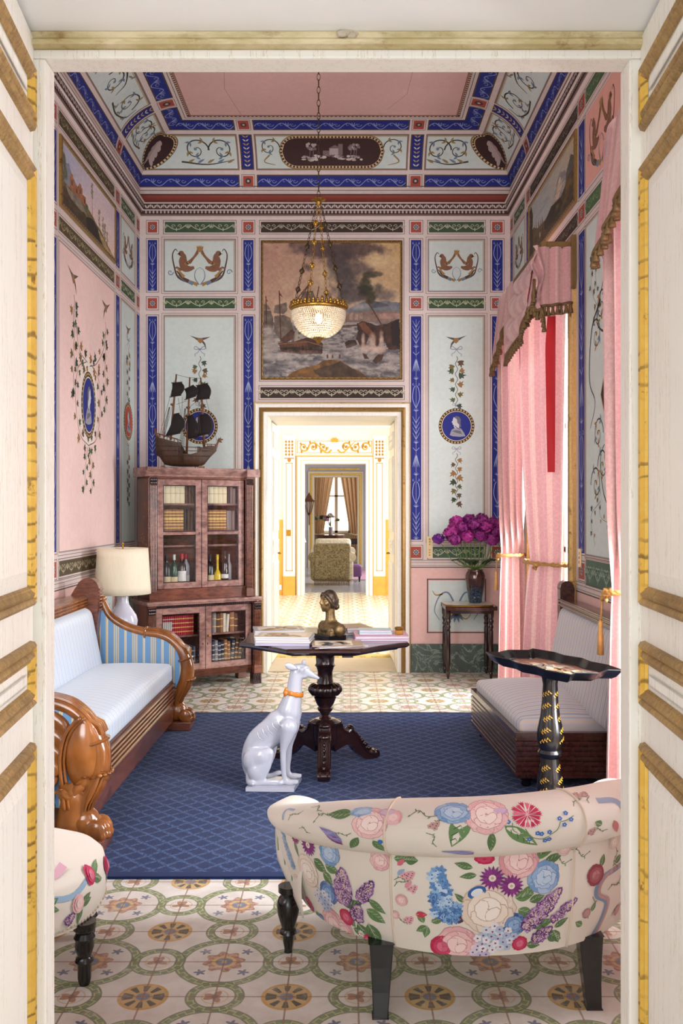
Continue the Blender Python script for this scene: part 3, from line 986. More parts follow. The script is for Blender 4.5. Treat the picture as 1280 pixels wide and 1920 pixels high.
# near wall with the doorway the camera looks through
def front_wall():
 m = M()
 X0, X1, ZT = -0.582, 0.549, 2.3735
 for a, b, c, d in ((XL - .35, X0 - .1, 0, 5.1), (X1 + .1, XR + .35, 0, 5.1), (X0 - .1, X1 + .1, ZT + .12, 5.1)):
  m.box(a, b, 1.86, YF, c, d, WALL)
 struct(m.obj('wall_front', 'painted'))
 # frame seen from the salon side
 m = M()
 m.box(-.70, X0, 1.80, 1.86, 0, ZT, None); m.box(X1, .67, 1.80, 1.86, 0, ZT, None)
 m.box(-.70, .67, 1.80, 1.86, ZT, 2.392, None)
 struct(m.obj('trim_1', 'cream', bevel=.004))
 m = M()
 prof = [(1.80, 2.392), (1.785, 2.394), (1.782, 2.402), (1.79, 2.409), (1.786, 2.419), (1.86, 2.419), (1.86, 2.392)]
 m.prism(prof, -.70, .67, 'x')
 o = struct(m.obj('trim_2', 'old_lintel'), 'flaking gilt rail above the doorway')
 m = M(); m.box(-1.3, 1.3, .85, 1.86, 2.42, 2.52)
 m.box(-1.3, -.72, .9, 1.86, 0, 2.42); m.box(.70, 1.3, .9, 1.86, 0, 2.42)
 struct(m.obj('wall_recess', 'white_plaster'))
 # chipped plaster lump at the middle of the rail
 m = M()
 for k in range(5):
  m.ell((.005 + .006 * (k - 2), 1.783 + .002 * k, 2.413 + .004 * (k % 3)), (.012, .006, .007), 8, 5)
 o = struct(m.obj('trim_3', 'stone'), 'lump of broken plaster on the gilt rail')
front_wall()

# ------------------------------------------------------------------ cornice, cove and ceiling
CP, CR = 0.553, 0.47      # cove projection and rise
CLEN = 0.80
def cove_yz(v):
 th = v / CLEN * pi / 2
 return CP * (1 - cos(th)), COVE_Z + CR * sin(th), th
def coveP(side):
 def P(u, v, h):
  off, z, th = cove_yz(v)
  off += h * cos(th); z -= h * sin(th)
  if side == 'back': return (u, YB - off, z)
  if side == 'left': return (XL + off, u, z)
  if side == 'right': return (XR - off, u, z)
  return (u, YF + off, z)
 return P
def v_of(py):
 """height along the cove that shows at picture row py on the back wall"""
 lo, hi = 0, CLEN
 for _ in range(40):
  mid = (lo + hi) / 2
  off, z, th = cove_yz(mid)
  if VPY - (z - EYE) / (YB - off) * F_PX > py: lo = mid
  else: hi = mid
 return (lo + hi) / 2
def cove():
 m = M()
 off = lambda v: cove_yz(v)[0]
 lo = {'back': lambda v: XL + off(v), 'left': lambda v: YF + off(v), 'right': lambda v: YF + off(v), 'front': lambda v: XL + off(v)}
 hi = {'back': lambda v: XR - off(v), 'left': lambda v: YB - off(v), 'right': lambda v: YB - off(v), 'front': lambda v: XR - off(v)}
 V1 = (v_of(349), v_of(330)); V2 = (v_of(316), v_of(254)); V3 = (v_of(242), v_of(226))
 for side in ('back', 'left', 'right', 'front'):
  P = coveP(side)
  m.surf(lambda a, b: P(lo[side](b * CLEN) * (1 - a) + hi[side](b * CLEN) * a, b * CLEN, 0), 1, 24, col=WALL)
  if side == 'front': continue
  p = Paint(m, P, .0008)
  def fill(f0, f1, v0, v1, c, lay=1, n=6):
   pa = [(f0(v0 + (v1 - v0) * i / n), v0 + (v1 - v0) * i / n) for i in range(n + 1)]
   pb = [(f1(v0 + (v1 - v0) * i / n), v0 + (v1 - v0) * i / n) for i in range(n + 1)]
   k = m._a(p.pts(pa + pb, lay))
   for i in range(n): m.face((k + i, k + n + 1 + i, k + n + 2 + i, k + i + 1), c)
  K = lambda c: (lambda v: c)
  # border lines
  fill(lo[side], hi[side], .012, .020, LINE2); fill(lo[side], hi[side], .052, .060, LINE)
  fill(lo[side], hi[side], CLEN - .045, CLEN - .040, LINE)
  fill(lo[side], hi[side], CLEN - .022, CLEN - .002, rgb(92, 58, 48))
  n = int((hi[side](CLEN) - lo[side](CLEN)) / .036)
  for i in range(n):
   u = lo[side](CLEN) + .01 + i * .036
   p.rect(u, u + .018, CLEN - .018, CLEN - .006, rgb(222, 186, 150), 2)
  # bays along the wall: blue bars are broken by red squares over the pilasters
  if side == 'back':
   pil = [(bx(456), bx(475)), (bx(769), bx(788))]
   edges = [None] + pil + [None]
  else:
   pil = ([(2.63, 2.74), (4.33, 4.445), (5.985, 6.10), (7.69, 7.80)] if side == 'left' else [(2.49, 2.62), (4.21, 4.36), (5.90, 6.04), (7.67, 7.785)])
   pil = [pil[0], pil[3]] if side == 'left' else [pil[0], pil[3]]
   edges = [None] + pil + [None]
  for a, b in pil:
   w = b - a
   for v0, v1 in (V1, V3):
    p.frame(a - .014, b + .014, v0 - .014, v1 + .014, .004, LINE, 1)
    p.rect(a, b, v0, v1, RED, 2, 1, 2)
    p.disc((a + b) / 2, (v0 + v1) / 2, w * .3, rgb(70, 60, 66), 3, 10)
    p.disc((a + b) / 2, (v0 + v1) / 2, w * .12, rgb(200, 180, 150), 4, 8)
   fill(K(a - .012), K(b + .012), V2[0] - .012, V2[1] + .012, LINE, 1, 10)
   fill(K(a), K(b), *V2, BLUE, 2, 12)
   cu = (a + b) / 2
   for k in range(8):
    vv = V2[0] + (V2[1] - V2[0]) * (k + .5) / 8
    for sg in (-1, 1): p.leaf(cu, vv, pi / 2 + sg * .9, w * .4, w * .14, (rgb(206, 196, 176), rgb(190, 150, 90))[k % 2], 3, n=3)
  for i in range(len(edges) - 1):
   g = .045
   L, R = edges[i], edges[i + 1]
   f0 = (lambda v: lo[side](v)) if L is None else K(L[1] + g)
   f1 = (lambda v: hi[side](v)) if R is None else K(R[0] - g)
   for v0, v1 in (V1, V3):
    fill((lambda v, f=f0, s=(0 if L is None else .012): f(v) - s), (lambda v, f=f1, s=(0 if R is None else .012): f(v) + s), v0 - .012, v1 + .012, LINE, 1)
    fill(f0, f1, v0, v1, BLUE, 2)
    a, b = f0((v0 + v1) / 2), f1((v0 + v1) / 2); h = v1 - v0
    c = rgb(136, 148, 194); nn = max(1, round((b - a) / .2)); q = (b - a) / nn
    for k in range(nn):
     x0 = a + k * q
     p.stroke([(x0 + q * t, v0 + h * (.35 + .35 * sin(2 * pi * t))) for t in [j / 10 for j in range(11)]], h * .07, c, 3)
     for t, s2 in ((.25, 1), (.75, -1)):
      p.spiral(x0 + q * t, v0 + h * .5, h * .24, 0, 1, h * .06, c, 3, 9, s2)
     for an in (-.8, -.3, .3, .8):
      p.stroke([(x0 + q * .5, v0 + h * .3), (x0 + q * .5 + h * .4 * sin(an), v0 + h * .3 + h * .45 * cos(an))], h * .06, c, 3)
   fill((lambda v, f=f0: f(v) + (0 if L else 0) - (.016 if L else 0)), (lambda v, f=f1: f(v) + (.016 if R else 0)), V2[0] - .016, V2[1] + .016, LINE2, 1, 10)
   fill(f0, f1, *V2, PALE, 2, 14)
   fill(f0, f1, V2[1] - .012, V2[1], mixc(OCHRE, PALE, .4), 3, 2)
   vm = (V2[0] + V2[1]) / 2; hh = (V2[1] - V2[0])
   a, b = f0(vm), f1(vm)
   cols = (INK, rgb(150, 128, 84), SLATE)
   if L is None or R is None:
    s0 = 1 if L is None else -1
    c0 = a if L is None else b
    cf = lo[side] if L is None else hi[side]
    # pointed oval that folds round the corner
    def oval(w, k, c, lay):
     pts = [(cf(vm + hh * k * sin(t)) + s0 * w * cos(t), vm + hh * k * sin(t)) for t in [(-pi / 2 + pi * j / 20) for j in range(21)]]
     ctr = [(cf(vm + hh * k * sin(t)), vm + hh * k * sin(t)) for t in [(-pi / 2 + pi * j / 20) for j in range(21)]]
     nn = m._a(p.pts(pts + ctr, lay))
     for j in range(20): m.face((nn + j, nn + j + 1, nn + 22 + j, nn + 21 + j), c)
    oval(.205, .56, rgb(120, 100, 70), 3); oval(.195, .54, rgb(214, 186, 140), 4); oval(.170, .48, rgb(58, 36, 34), 5)
    for j in range(18):
     t = -pi / 2 + pi * (j + .5) / 18
     p.disc(cf(vm + hh * .51 * sin(t)) + s0 * .183 * cos(t), vm + hh * .51 * sin(t), .011, rgb(70, 48, 40), 5, 6)
    # pale standing figure, half on each side of the fold
    for x, y, r1, r2 in ((.01, .26, .022, .03), (.012, .14, .035, .05), (.014, 0, .03, .06), (.02, -.14, .022, .05), (.03, -.28, .018, .05)):
     pts = [(cf(vm + hh * y) + s0 * (.004 + x + r1 * cos(t)), vm + hh * y + r2 * sin(t)) for t in [2 * pi * j / 10 for j in range(10)]]
     p.fan(pts, rgb(168, 150, 146), 6)
    q0 = c0 + s0 * .23; q1 = b if L is None else a
    for kk in (0.32, 0.74):
     cx_ = q0 + (q1 - q0) * kk
     acanthus_scroll(p, cx_, vm + hh * .04, hh * .37, s0 * (1 if kk < .5 else -1), cols, 3, 1)
    tendril(p, [(q0 + (q1 - q0) * .05, vm - hh * .3), (q0 + (q1 - q0) * .5, vm - hh * .38), (q0 + (q1 - q0) * .95, vm - hh * .25)], .016, cols[0])
    for kk in range(5):
     p.leaf(q0 + (q1 - q0) * (.15 + .17 * kk), vm - hh * .34, .5 * s0 if s0 > 0 else pi - .5, hh * .25, hh * .07, cols[1 + kk % 2], 4)
   elif side == 'back':
    cu = (a + b) / 2
    # long cartouche with a little castle landscape
    def stad(w, r, c, lay):
     pts = [(cu + w + r * cos(t), vm + r * sin(t)) for t in [(-pi / 2 + pi * j / 12) for j in range(13)]] + [(cu - w + r * cos(t), vm + r * sin(t)) for t in [(pi / 2 + pi * j / 12) for j in range(13)]]
     n2 = len(pts)
     # split in columns so that it follows the curve
     up = [(q[0], q[1]) for q in pts]
     xs = np.linspace(cu - w - r, cu + w + r, 41)
     def hh_(x):
      d = max(0, abs(x - cu) - w); return sqrt(max(0, r * r - d * d))
     rows = 8
     k0 = m._a(p.pts([(x, vm + hh_(x) * (2 * j / rows - 1)) for j in range(rows + 1) for x in xs], lay))
     for j in range(rows):
      for i2 in range(40): m.face((k0 + j * 41 + i2, k0 + j * 41 + i2 + 1, k0 + (j + 1) * 41 + i2 + 1, k0 + (j + 1) * 41 + i2), c)
     return pts
    w = .315
    stad(w, hh * .52, rgb(132, 108, 66), 3); pts = stad(w, hh * .49, rgb(216, 188, 146), 4); stad(w, hh * .42, rgb(62, 40, 38), 5)
    for q in range(70):
     t = q / 70; Lh = 2 * w; Cc = pi * hh * .455; T = 2 * Lh + 2 * Cc; d = t * T
     if d < Lh: pt = (cu - w + d, vm - hh * .455)
     elif d < Lh + Cc: an = -pi / 2 + (d - Lh) / (hh * .455); pt = (cu + w + hh * .455 * cos(an), vm + hh * .455 * sin(an))
     elif d < 2 * Lh + Cc: pt = (cu + w - (d - Lh - Cc), vm + hh * .455)
     else: an = pi / 2 + (d - 2 * Lh - Cc) / (hh * .455); pt = (cu - w + hh * .455 * cos(an), vm + hh * .455 * sin(an))
     p.disc(pt[0], pt[1], .011, rgb(70, 46, 40), 6, 6)
    g1, g2 = rgb(176, 162, 158), rgb(120, 104, 102)
    random.seed(3)
    for k in range(46):
     x = random.uniform(-.27, .27); y = -.045 + random.uniform(-.02, .02) - abs(x) * .08
     p.disc(cu + x, vm + y, random.uniform(.012, .03), random.choice((g1, g2, rgb(200, 190, 184))), 6, 7, random.uniform(.006, .014))
    p.rect(cu - .02, cu + .08, vm - .03, vm + .03, g1, 7); p.rect(cu + .06, cu + .10, vm - .03, vm + .075, g2, 7)
    p.poly([(cu - .03, vm + .03), (cu + .03, vm + .065), (cu + .09, vm + .03)], g2, 7); p.rect(cu - .08, cu - .02, vm - .03, vm + .01, g2, 7)
    for x in (-.2, -.17, .17, .2, .22):
     p.stroke([(cu + x, vm - .05), (cu + x + .01, vm + .05)], .006, g2, 7)
     for k in range(6): p.disc(cu + x + random.uniform(-.03, .03), vm + .05 + random.uniform(-.03, .03), .014, random.choice((g1, g2)), 7, 7)
    for s0 in (-1, 1):
     x = cu + s0 * (b - a) / 2 * .83
     acanthus_scroll(p, x, vm + hh * .12, hh * .30, -s0, cols, 3)
     tendril(p, [(x, vm - hh * .1), (x + s0 * .05, vm - hh * .3), (x - s0 * .05, vm - hh * .4)], .016, cols[1])
   else:
    nsc = max(2, round((b - a) / .42))
    for k in range(nsc):
     x = a + (b - a) * (k + .5) / nsc; q = (b - a) / nsc
     sg = 1 if k % 2 else -1
     tendril(p, [(x - q * .5, vm - sg * hh * .32), (x - q * .1, vm - sg * hh * .40), (x + q * .35, vm - sg * hh * .2), (x + q * .42, vm + sg * hh * .15)], .02, cols[0])
     acanthus_scroll(p, x, vm + sg * hh * .04, hh * .39, sg, cols, 3, 1)
     for j in range(6):
      p.leaf(x - q * .4 + q * .14 * j, vm - sg * hh * .36, (j % 2) * 1.2 + .4, hh * .2, hh * .06, cols[1 + j % 2], 4)
 # flat field
 zc = COVE_Z + CR
 m.quad((XL + CP, YF + CP, zc), (XL + CP, YB - CP, zc), (XR - CP, YB - CP, zc), (XR - CP, YF + CP, zc), PINKCEIL)
 p = Paint(m, lambda u, v, h: (u, v, zc - h))
 p.frame(XL + CP, XR - CP, YF + CP, YB - CP, .01, rgb(150, 96, 88), 1)
 for a, b, c in (((-.90, 8.0), (-.98, 7.5), 0), ((-.98, 7.5), (-.93, 7.1), 0), ((.35, 7.9), (.5, 7.6), 0), ((.5, 7.6), (.52, 7.2), 0)):
  p.stroke([a, b], .003, rgb(150, 104, 98), 1)
 struct(m.obj('ceiling', 'painted'))
 # lid above, so that no daylight leaks in
 m = M(); m.box(XL - .4, XR + .4, YF - .2, YB + .6, 5.1, 5.2)
 struct(m.obj('ceiling_slab', 'white_plaster'))
cove()

def cornice():
 """moulded cornice: leaf-and-dart band, dentils, red hollow"""
 m = M()
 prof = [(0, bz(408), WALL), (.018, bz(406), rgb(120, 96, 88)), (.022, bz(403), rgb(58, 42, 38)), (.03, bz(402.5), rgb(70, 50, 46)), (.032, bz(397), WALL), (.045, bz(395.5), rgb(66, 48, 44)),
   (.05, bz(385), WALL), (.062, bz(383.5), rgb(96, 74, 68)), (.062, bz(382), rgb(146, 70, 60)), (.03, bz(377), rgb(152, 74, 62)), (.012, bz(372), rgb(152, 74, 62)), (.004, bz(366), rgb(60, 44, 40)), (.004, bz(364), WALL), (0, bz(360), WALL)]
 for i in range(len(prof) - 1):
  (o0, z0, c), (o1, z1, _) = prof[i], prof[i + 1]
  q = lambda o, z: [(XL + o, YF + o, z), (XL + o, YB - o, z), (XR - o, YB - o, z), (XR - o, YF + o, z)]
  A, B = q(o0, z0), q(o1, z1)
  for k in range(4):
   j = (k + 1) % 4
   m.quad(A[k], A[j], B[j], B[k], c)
 # leaf and dentil rhythm
 za, zb = bz(395), bz(385.5); zc, zd = bz(402), bz(397.5)
 def put(f, u0, u1):
  n = int((u1 - u0) / .060)
  for i in range(n):
   u = u0 + (i + .5) * (u1 - u0) / n; r = .024
   h = zb - za
   pts = [(u + .024 * cos(t), za + h * .75 + (h * .62) * sin(t)) for t in [pi + pi * j / 8 for j in range(9)]]
   k = m._a([f(a, b, .0478 + .002) for a, b in pts] ); m.face(range(k, k + 9), rgb(206, 188, 182))
   k = m._a([f(u + a, za + b * h, .0495 + .002) for a, b in ((-.012, .75), (0, .25), (.012, .75))]); m.face((k, k + 1, k + 2), rgb(90, 70, 64))
   k = m._a([f(u + .03 + a, za + b * h, .048 + .002) for a, b in ((-.006, .9), (0, .1), (.006, .9))]); m.face((k, k + 1, k + 2), rgb(206, 188, 182))
  n = int((u1 - u0) / .034)
  for i in range(n):
   u = u0 + (i + .25) * (u1 - u0) / n
   k = m._a([f(a, b, .033) for a, b in ((u, zc), (u + .015, zc), (u + .015, zd), (u, zd))]); m.face((k, k + 1, k + 2, k + 3), rgb(196, 176, 170))
 put(lambda u, v, h: (u, YB - h, v), XL + .05, XR - .05)
 put(lambda u, v, h: (XL + h, u, v), YF + .05, YB - .05)
 put(lambda u, v, h: (XR - h, u, v), YF + .05, YB - .05)
 struct(m.obj('trim_4', 'painted'), 'painted cornice under the coved ceiling')
cornice()

# ------------------------------------------------------------------ floor and rug
m = M(); m.box(-2.6, 2.6, -0.4, 8.57, -.1, 0)
struct(m.obj('floor', 'tiles'))
m = M()
def rugf(u, v): return (-1.34 + 2.72 * u, 3.765 + 3.05 * v, .012 + .0012 * sin(u * 17) * sin(v * 11))
m.surf(rugf, 30, 36)
m.box(-1.34, 1.38, 3.765, 6.815, .001, .0105)
tag(m.obj('rug', 'rug'), 'large blue trellis-patterned rug lying on the tiled floor between the two sofas', 'rug')
# ------------------------------------------------------------------ mouldings
def ring_frame(m, x0, x1, z0, z1, prof, P, alt=0):
 """moulding mitred round a rectangle; prof = [(inset, height)], P(a, b, h) places a point"""
 rings = []
 for ins, h in prof:
  rings.append(m._a([P(x0 + ins, z0 + ins, h), P(x1 - ins, z0 + ins, h), P(x1 - ins, z1 - ins, h), P(x0 + ins, z1 - ins, h)]))
 for a, b in zip(rings, rings[1:]):
  for k in range(4):
   j = (k + 1) % 4
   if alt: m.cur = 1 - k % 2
   m.face((a + k, a + j, b + j, b + k))
def u_frame(m, x0, x1, zt, prof, P, zb=0.0):
 """moulding round the two sides and the top of an opening; prof = [(outset, height)]"""
 rings = []
 for o, h in prof:
  rings.append(m._a([P(x0 - o, zb, h), P(x0 - o, zt + o, h), P(x1 + o, zt + o, h), P(x1 + o, zb, h)]))
 for a, b in zip(rings, rings[1:]):
  for k in range(3): m.face((a + k, a + k + 1, b + k + 1, b + k))

# door case of the far doorway
DX0, DX1, DZT = -0.718, 0.472, 2.358
Pb = lambda a, b, h: (a, YB - h, b)
m = M()
u_frame(m, DX0, DX1, DZT, [(0, -.4), (0, .022), (.004, .028), (.034, .028), (.036, .045), (.040, .05), (.096, .05), (.108, .056), (.124, .05), (.126, 0)], Pb)
struct(m.obj('trim_5', 'cream'))
m = M()
u_frame(m, DX0, DX1, DZT, [(.036, .045), (.040, .060), (.050, .068), (.062, .064), (.074, .058), (.078, .048)], Pb)
u_frame(m, DX0, DX1, DZT, [(.110, .052), (.113, .060), (.120, .060), (.124, .050)], Pb)
struct(m.obj('trim_6', 'frame_gilt', smooth=30), 'gilt bands of the far door case')
m = M(); m.box(DX0, DX1, YB - .0, 9.34, .0005, .006)
for x in (-.25, .21): m.box(x, x + .004, YB, 9.34, .006, .0063)
struct(m.obj('trim_7', 'stone', bevel=.001), 'stone threshold of the far doorway')
m = M(); m.box(DX0 - .6, DX1 + .6, 8.981, 9.52, DZT, 2.62); m.box(DX0 - .7, DX0 - .06, 8.981, 9.5, 0, DZT); m.box(DX1 + .06, DX1 + .7, 8.981, 9.5, 0, DZT)
struct(m.obj('wall_embrasure', 'cream'))

def door_leaf(name, hinge, direction, width, panels, face, z1, gild='worn_gilt', handle=None, thick=.045, stile=.030, mould=.040, z0=.012):
 """a panelled leaf; the panels are raised on both faces; face=+1/-1: which side of the leaf the gilding shows on"""
 d = Vector(direction).normalized(); h = Vector(hinge)
 n = Vector((d.y, -d.x, 0)) * face
 m = M()
 def P(a, b, t):
  q = h + d * a + n * t
  return (q.x, q.y, b)
 # slab
 k = m._a([P(0, z0, 0), P(width, z0, 0), P(width, z1, 0), P(0, z1, 0), P(0, z0, -thick), P(width, z0, -thick), P(width, z1, -thick), P(0, z1, -thick)])
 for q in ((0, 1, 2, 3), (7, 6, 5, 4), (4, 5, 1, 0), (5, 6, 2, 1), (6, 7, 3, 2), (7, 4, 0, 3)): m.face([k + i for i in q])
 for a, b in panels:
  ring_frame(m, stile + mould, width - stile - mould, a + mould, b - mould, [(0, .003), (.012, .006), (.03, .010), (.034, .010)], P)
  k = m._a([P(stile + mould + .034, a + mould + .034, .010), P(width - stile - mould - .034, a + mould + .034, .010), P(width - stile - mould - .034, b - mould - .034, .010), P(stile + mould + .034, b - mould - .034, .010)])
  m.face((k, k + 1, k + 2, k + 3))
 leaf = struct(m.obj(name, 'cream'))
 g = M()
 for a, b in panels:
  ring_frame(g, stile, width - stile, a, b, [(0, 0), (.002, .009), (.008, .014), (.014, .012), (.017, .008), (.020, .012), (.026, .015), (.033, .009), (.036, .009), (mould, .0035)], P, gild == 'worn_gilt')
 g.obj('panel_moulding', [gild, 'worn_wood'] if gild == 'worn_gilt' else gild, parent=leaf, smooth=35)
 if handle:
  b = M()
  q = h + d * handle[0]
  for sgn in (1, -1):
   o = q + n * (.02 if sgn > 0 else -thick - .02)
   b.lathe([(.004, -.012), (.014, -.008), (.018, 0), (.014, .008), (.004, .012)], 12, o.x, o.y, handle[1])
   c = q + n * (.0 if sgn > 0 else -thick)
   b.tube([(c.x, c.y, handle[1]), (o.x, o.y, handle[1])], .007, 8)
  b.box(q.x - .012, q.x + .012, q.y - .012, q.y + .012, handle[1] - .12, handle[1] + .02) if False else None
  b.obj('door_handle', 'brass', parent=leaf, smooth=True)
 return leaf
PAN = [(0.10, 1.057), (1.125, 1.250), (1.316, 2.153), (2.219, 2.340)]
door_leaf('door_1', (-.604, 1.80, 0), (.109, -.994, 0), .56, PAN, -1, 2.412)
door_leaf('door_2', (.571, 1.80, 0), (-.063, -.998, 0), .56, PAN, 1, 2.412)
# leaves of the far doorway, opened into the second room
PAN2 = [(0.10, 0.98), (1.06, 1.20), (1.28, 2.02), (2.10, 2.26)]
door_leaf('door_3', (DX0 + .004, 8.99, 0), (.03, 1, 0), .62, PAN2, 1, 2.345, handle=(.56, 1.05), stile=.06, mould=.05, gild='cream')
door_leaf('door_4', (DX1 - .004, 8.99, 0), (-.03, 1, 0), .62, PAN2, -1, 2.345, handle=(.56, 1.05), stile=.06, mould=.05, gild='cream')

# ------------------------------------------------------------------ windows of the right wall
for i, (y0, y1) in enumerate(WINS):
 m = M()
 fx = XR + .26
 for a, b, c, d in ((y0, y0 + .06, 0, WIN_TOP), (y1 - .06, y1, 0, WIN_TOP), (y0, y1, WIN_TOP - .06, WIN_TOP), (y0, y1, 0, .3), ((y0 + y1) / 2 - .04, (y0 + y1) / 2 + .04, 0, WIN_TOP), (y0, y1, 1.15, 1.2), (y0, y1, 2.15, 2.2)):
  m.box(fx, fx + .05, a, b, c, d)
 w = struct(m.obj('window_%d' % (i + 1), 'cream', bevel=.004))
 g = M(); g.box(fx + .02, fx + .026, y0 + .03, y1 - .03, .25, WIN_TOP - .03)
 g.obj('pane', 'glass', parent=w)
 # gilt casing against the wall
 c = M()
 Pr = lambda a, b, h: (XR - h, a, b)
 u_frame(c, y0, y1, WIN_TOP, [(0, .0), (0, .016), (.004, .02), (.02, .022), (.024, .012)], Pr)
 u_frame(c, y0, y1, WIN_TOP, [(.024, .012), (.028, .034), (.04, .040), (.055, .032), (.06, .018), (.09, .018), (.094, .026), (.106, .024), (.11, 0)], Pr)
 struct(c.obj('trim_%d' % (8 + i), 'frame_gilt', smooth=30), 'gilt window casing')

# ------------------------------------------------------------------ the rooms beyond
MAT['bright_wall'] = m_plain('warm_white_wall', rgb(244, 234, 216), 0.8, var=0.02)
MAT['grey_wall'] = m_plain('grey_lilac_wall', rgb(176, 172, 182), 0.8, var=0.05)
MAT['dim_wall'] = m_plain('beige_wall', rgb(214, 200, 176), 0.8, var=0.05)
MAT['orange_marble'] = m_plain('orange_marble', rgb(222, 158, 66), 0.5, var=0.22, scale=7)
MAT['pale_gold'] = m_plain('pale_gilding', rgb(206, 160, 76), 0.5, 0.2, var=0.2, scale=20)
MAT['grey_floor'] = m_plain('polished_cement_floor', rgb(168, 168, 176), 0.18, var=0.1, scale=3)
def px2(px, Y): return (px - VPX) / F_PX * Y
def pz2(py, Y): return EYE - (py - VPY) / F_PX * Y
Y2, Y3, Y4, Y5 = 16.3, 16.75, 24.06, 24.45
YE = 29.4
m = M(); m.box(-3.2, 3.2, 8.57, Y2 + .45, -.1, -.0008); struct(m.obj('floor_second_room', 'tiles'))
m = M(); m.box(-3.2, 3.2, Y2 + .45, YE + .3, -.1, -.0012); struct(m.obj('floor_third_room', 'grey_floor'))
m = M(); m.box(-3.2, 3.2, 9.5, YE + .3, 4.2, 4.3); struct(m.obj('ceiling_far_rooms', 'bright_wall'))
m = M()
m.box(-3.3, -3.0, 9.0, YE + .3, 0, 4.2); m.box(3.0, 3.3, 9.0, YE + .3, 0, 4.2)
struct(m.obj('wall_far_sides', 'bright_wall'))
# yellow tile strip just past the threshold
m = M()
m.box(DX0 - .02, DX1 + .02, 9.34, 9.62, .0002, .003, rgb(212, 186, 112))
p = Paint(m, lambda u, v, h: (u, v, .003 + h))
for k in range(9):
 u = DX0 + .07 + k * .135
 acanthus_scroll(p, u, 9.42, .05, 1 if k % 2 else -1, (rgb(90, 110, 90), rgb(150, 120, 70), rgb(110, 120, 150)), 1)
m.box(DX0 - .02, DX1 + .02, 9.345, 9.352, .003, .0034, rgb(80, 70, 50))
struct(m.obj('trim_10', 'painted'), 'yellow majolica border past the threshold')

def wall_with_door(name, Y, T, x0, x1, zt, mat):
 m = M()
 x0 -= .004; x1 += .004; zt += .004
 for a, b, c, d in ((-3.0, x0, 0, 4.2), (x1, 3.0, 0, 4.2), (x0, x1, zt, 4.2)):
  m.box(a, b, Y, Y + T, c, d)
 struct(m.obj(name, mat))
A0, A1, AT = px2(569.6, Y2), px2(686, Y2), pz2(869, Y2)
wall_with_door('wall_second_room', Y2, .45, A0, A1, AT, 'bright_wall')
B0, B1, BT = px2(588.6, Y4), px2(669.8, Y4), pz2(895, Y4)
wall_with_door('wall_third_room', Y4, .4, B0, B1, BT, 'grey_wall')
m = M()
W0, W1 = px2(603, YE), px2(657, YE)
for a, b, c, d in ((-3.0, W0, 0, 4.2), (W1, 3.0, 0, 4.2), (W0, W1, 3.0, 4.2), (W0, W1, 0, .75)): m.box(a, b, YE, YE + .3, c, d)
struct(m.obj('wall_fourth_room', 'dim_wall'))
# door case, pilasters and frieze of the second room's far wall
Pa = lambda a, b, h: (a, Y2 - h, b)
m = M(); u_frame(m, A0, A1, AT, [(0, -.4), (0, .03), (.05, .03), (.06, .05), (.11, .05), (.13, .03), (.135, 0)], Pa); struct(m.obj('trim_11', 'cream'))
m = M(); u_frame(m, A0, A1, AT, [(.05, .032), (.055, .045), (.065, .045), (.07, .03)], Pa); u_frame(m, A0, A1, AT, [(.118, .045), (.122, .056), (.134, .05), (.136, 0)], Pa)
struct(m.obj('trim_12', 'pale_gold'))
zf0, zf1 = pz2(851.5, Y2), pz2(825, Y2)
m = M()
for a, b in ((531, 553.5), (700, 722)):
 xa, xb = px2(a, Y2), px2(b, Y2)
 m.box(xa, xb, Y2 - .05, Y2, .33, pz2(818, Y2))
 m.box(xa - .02, xb + .02, Y2 - .07, Y2, pz2(822, Y2), pz2(816, Y2))
m.box(px2(556, Y2), px2(698, Y2), Y2 - .03, Y2, zf0, zf1)
m.box(-3, 3, Y2 - .12, Y2, pz2(803, Y2), pz2(796, Y2)); m.box(-3, px2(531, Y2), Y2 - .02, Y2, 1.5, 1.54); m.box(px2(722, Y2), 3, Y2 - .02, Y2, 1.5, 1.54)
struct(m.obj('trim_13', 'cream'))
m = M()
Pg = Paint(m, lambda u, v, h: (u, Y2 - .0305 - h, v), .001)
Pq = Paint(m, lambda u, v, h: (u, Y2 - .0505 - h, v), .001)
GD, GD2 = rgb(196, 148, 62), rgb(160, 116, 50)
Pg.frame(px2(557, Y2), px2(697, Y2), zf0 + .015, zf1 - .015, .012, GD, 1)
zc = (zf0 + zf1) / 2; xc = (px2(557, Y2) + px2(697, Y2)) / 2
for sg in (-1, 1):
 for k, q in enumerate((.20, .37, .54)):
  sp = Pg.spiral(xc + sg * q, zc, .085, pi * (k % 2), 1.4, .030, GD, 2, 24, sg)
  for j in (2, 6, 10): Pg.leaf(sp[j][0], sp[j][1], j * .8, .06, .03, GD2, 3 + j)
  Pg.disc(xc + sg * q, zc, .022, GD2, 4, 10)
 tendril(Pg, [(xc + sg * .05, zc - .05), (xc + sg * .14, zc - .10), (xc + sg * .28, zc + .02), (xc + sg * .36, zc + .10)], .034, GD, 3)
for k in range(7):
 a = pi * (k + .5) / 7
 Pg.leaf(xc, zc + .09, a, .09, .035, GD, 3 + k)
for a, b in ((531, 553.5), (700, 722)):
 xa, xb = px2(a, Y2), px2(b, Y2); w = xb - xa
 Pq.frame(xa + .045, xb - .045, .42, pz2(868, Y2), .014, GD, 1)
 for i in range(3):
  x = xa + w * (.24 + .26 * i)
  for k in range(5):
   z = pz2(829 + 6 * k, Y2)
   Pq.leaf(x, z + .03, -pi / 2, .055, .04, GD2, 2, n=4)
 Pq.rect(xa + .02, xb - .02, pz2(860.5, Y2), pz2(858.5, Y2), GD2, 2)
 Pq.leaf((xa + xb) / 2, pz2(859, Y2), -pi / 2, .08, .07, GD2, 3)
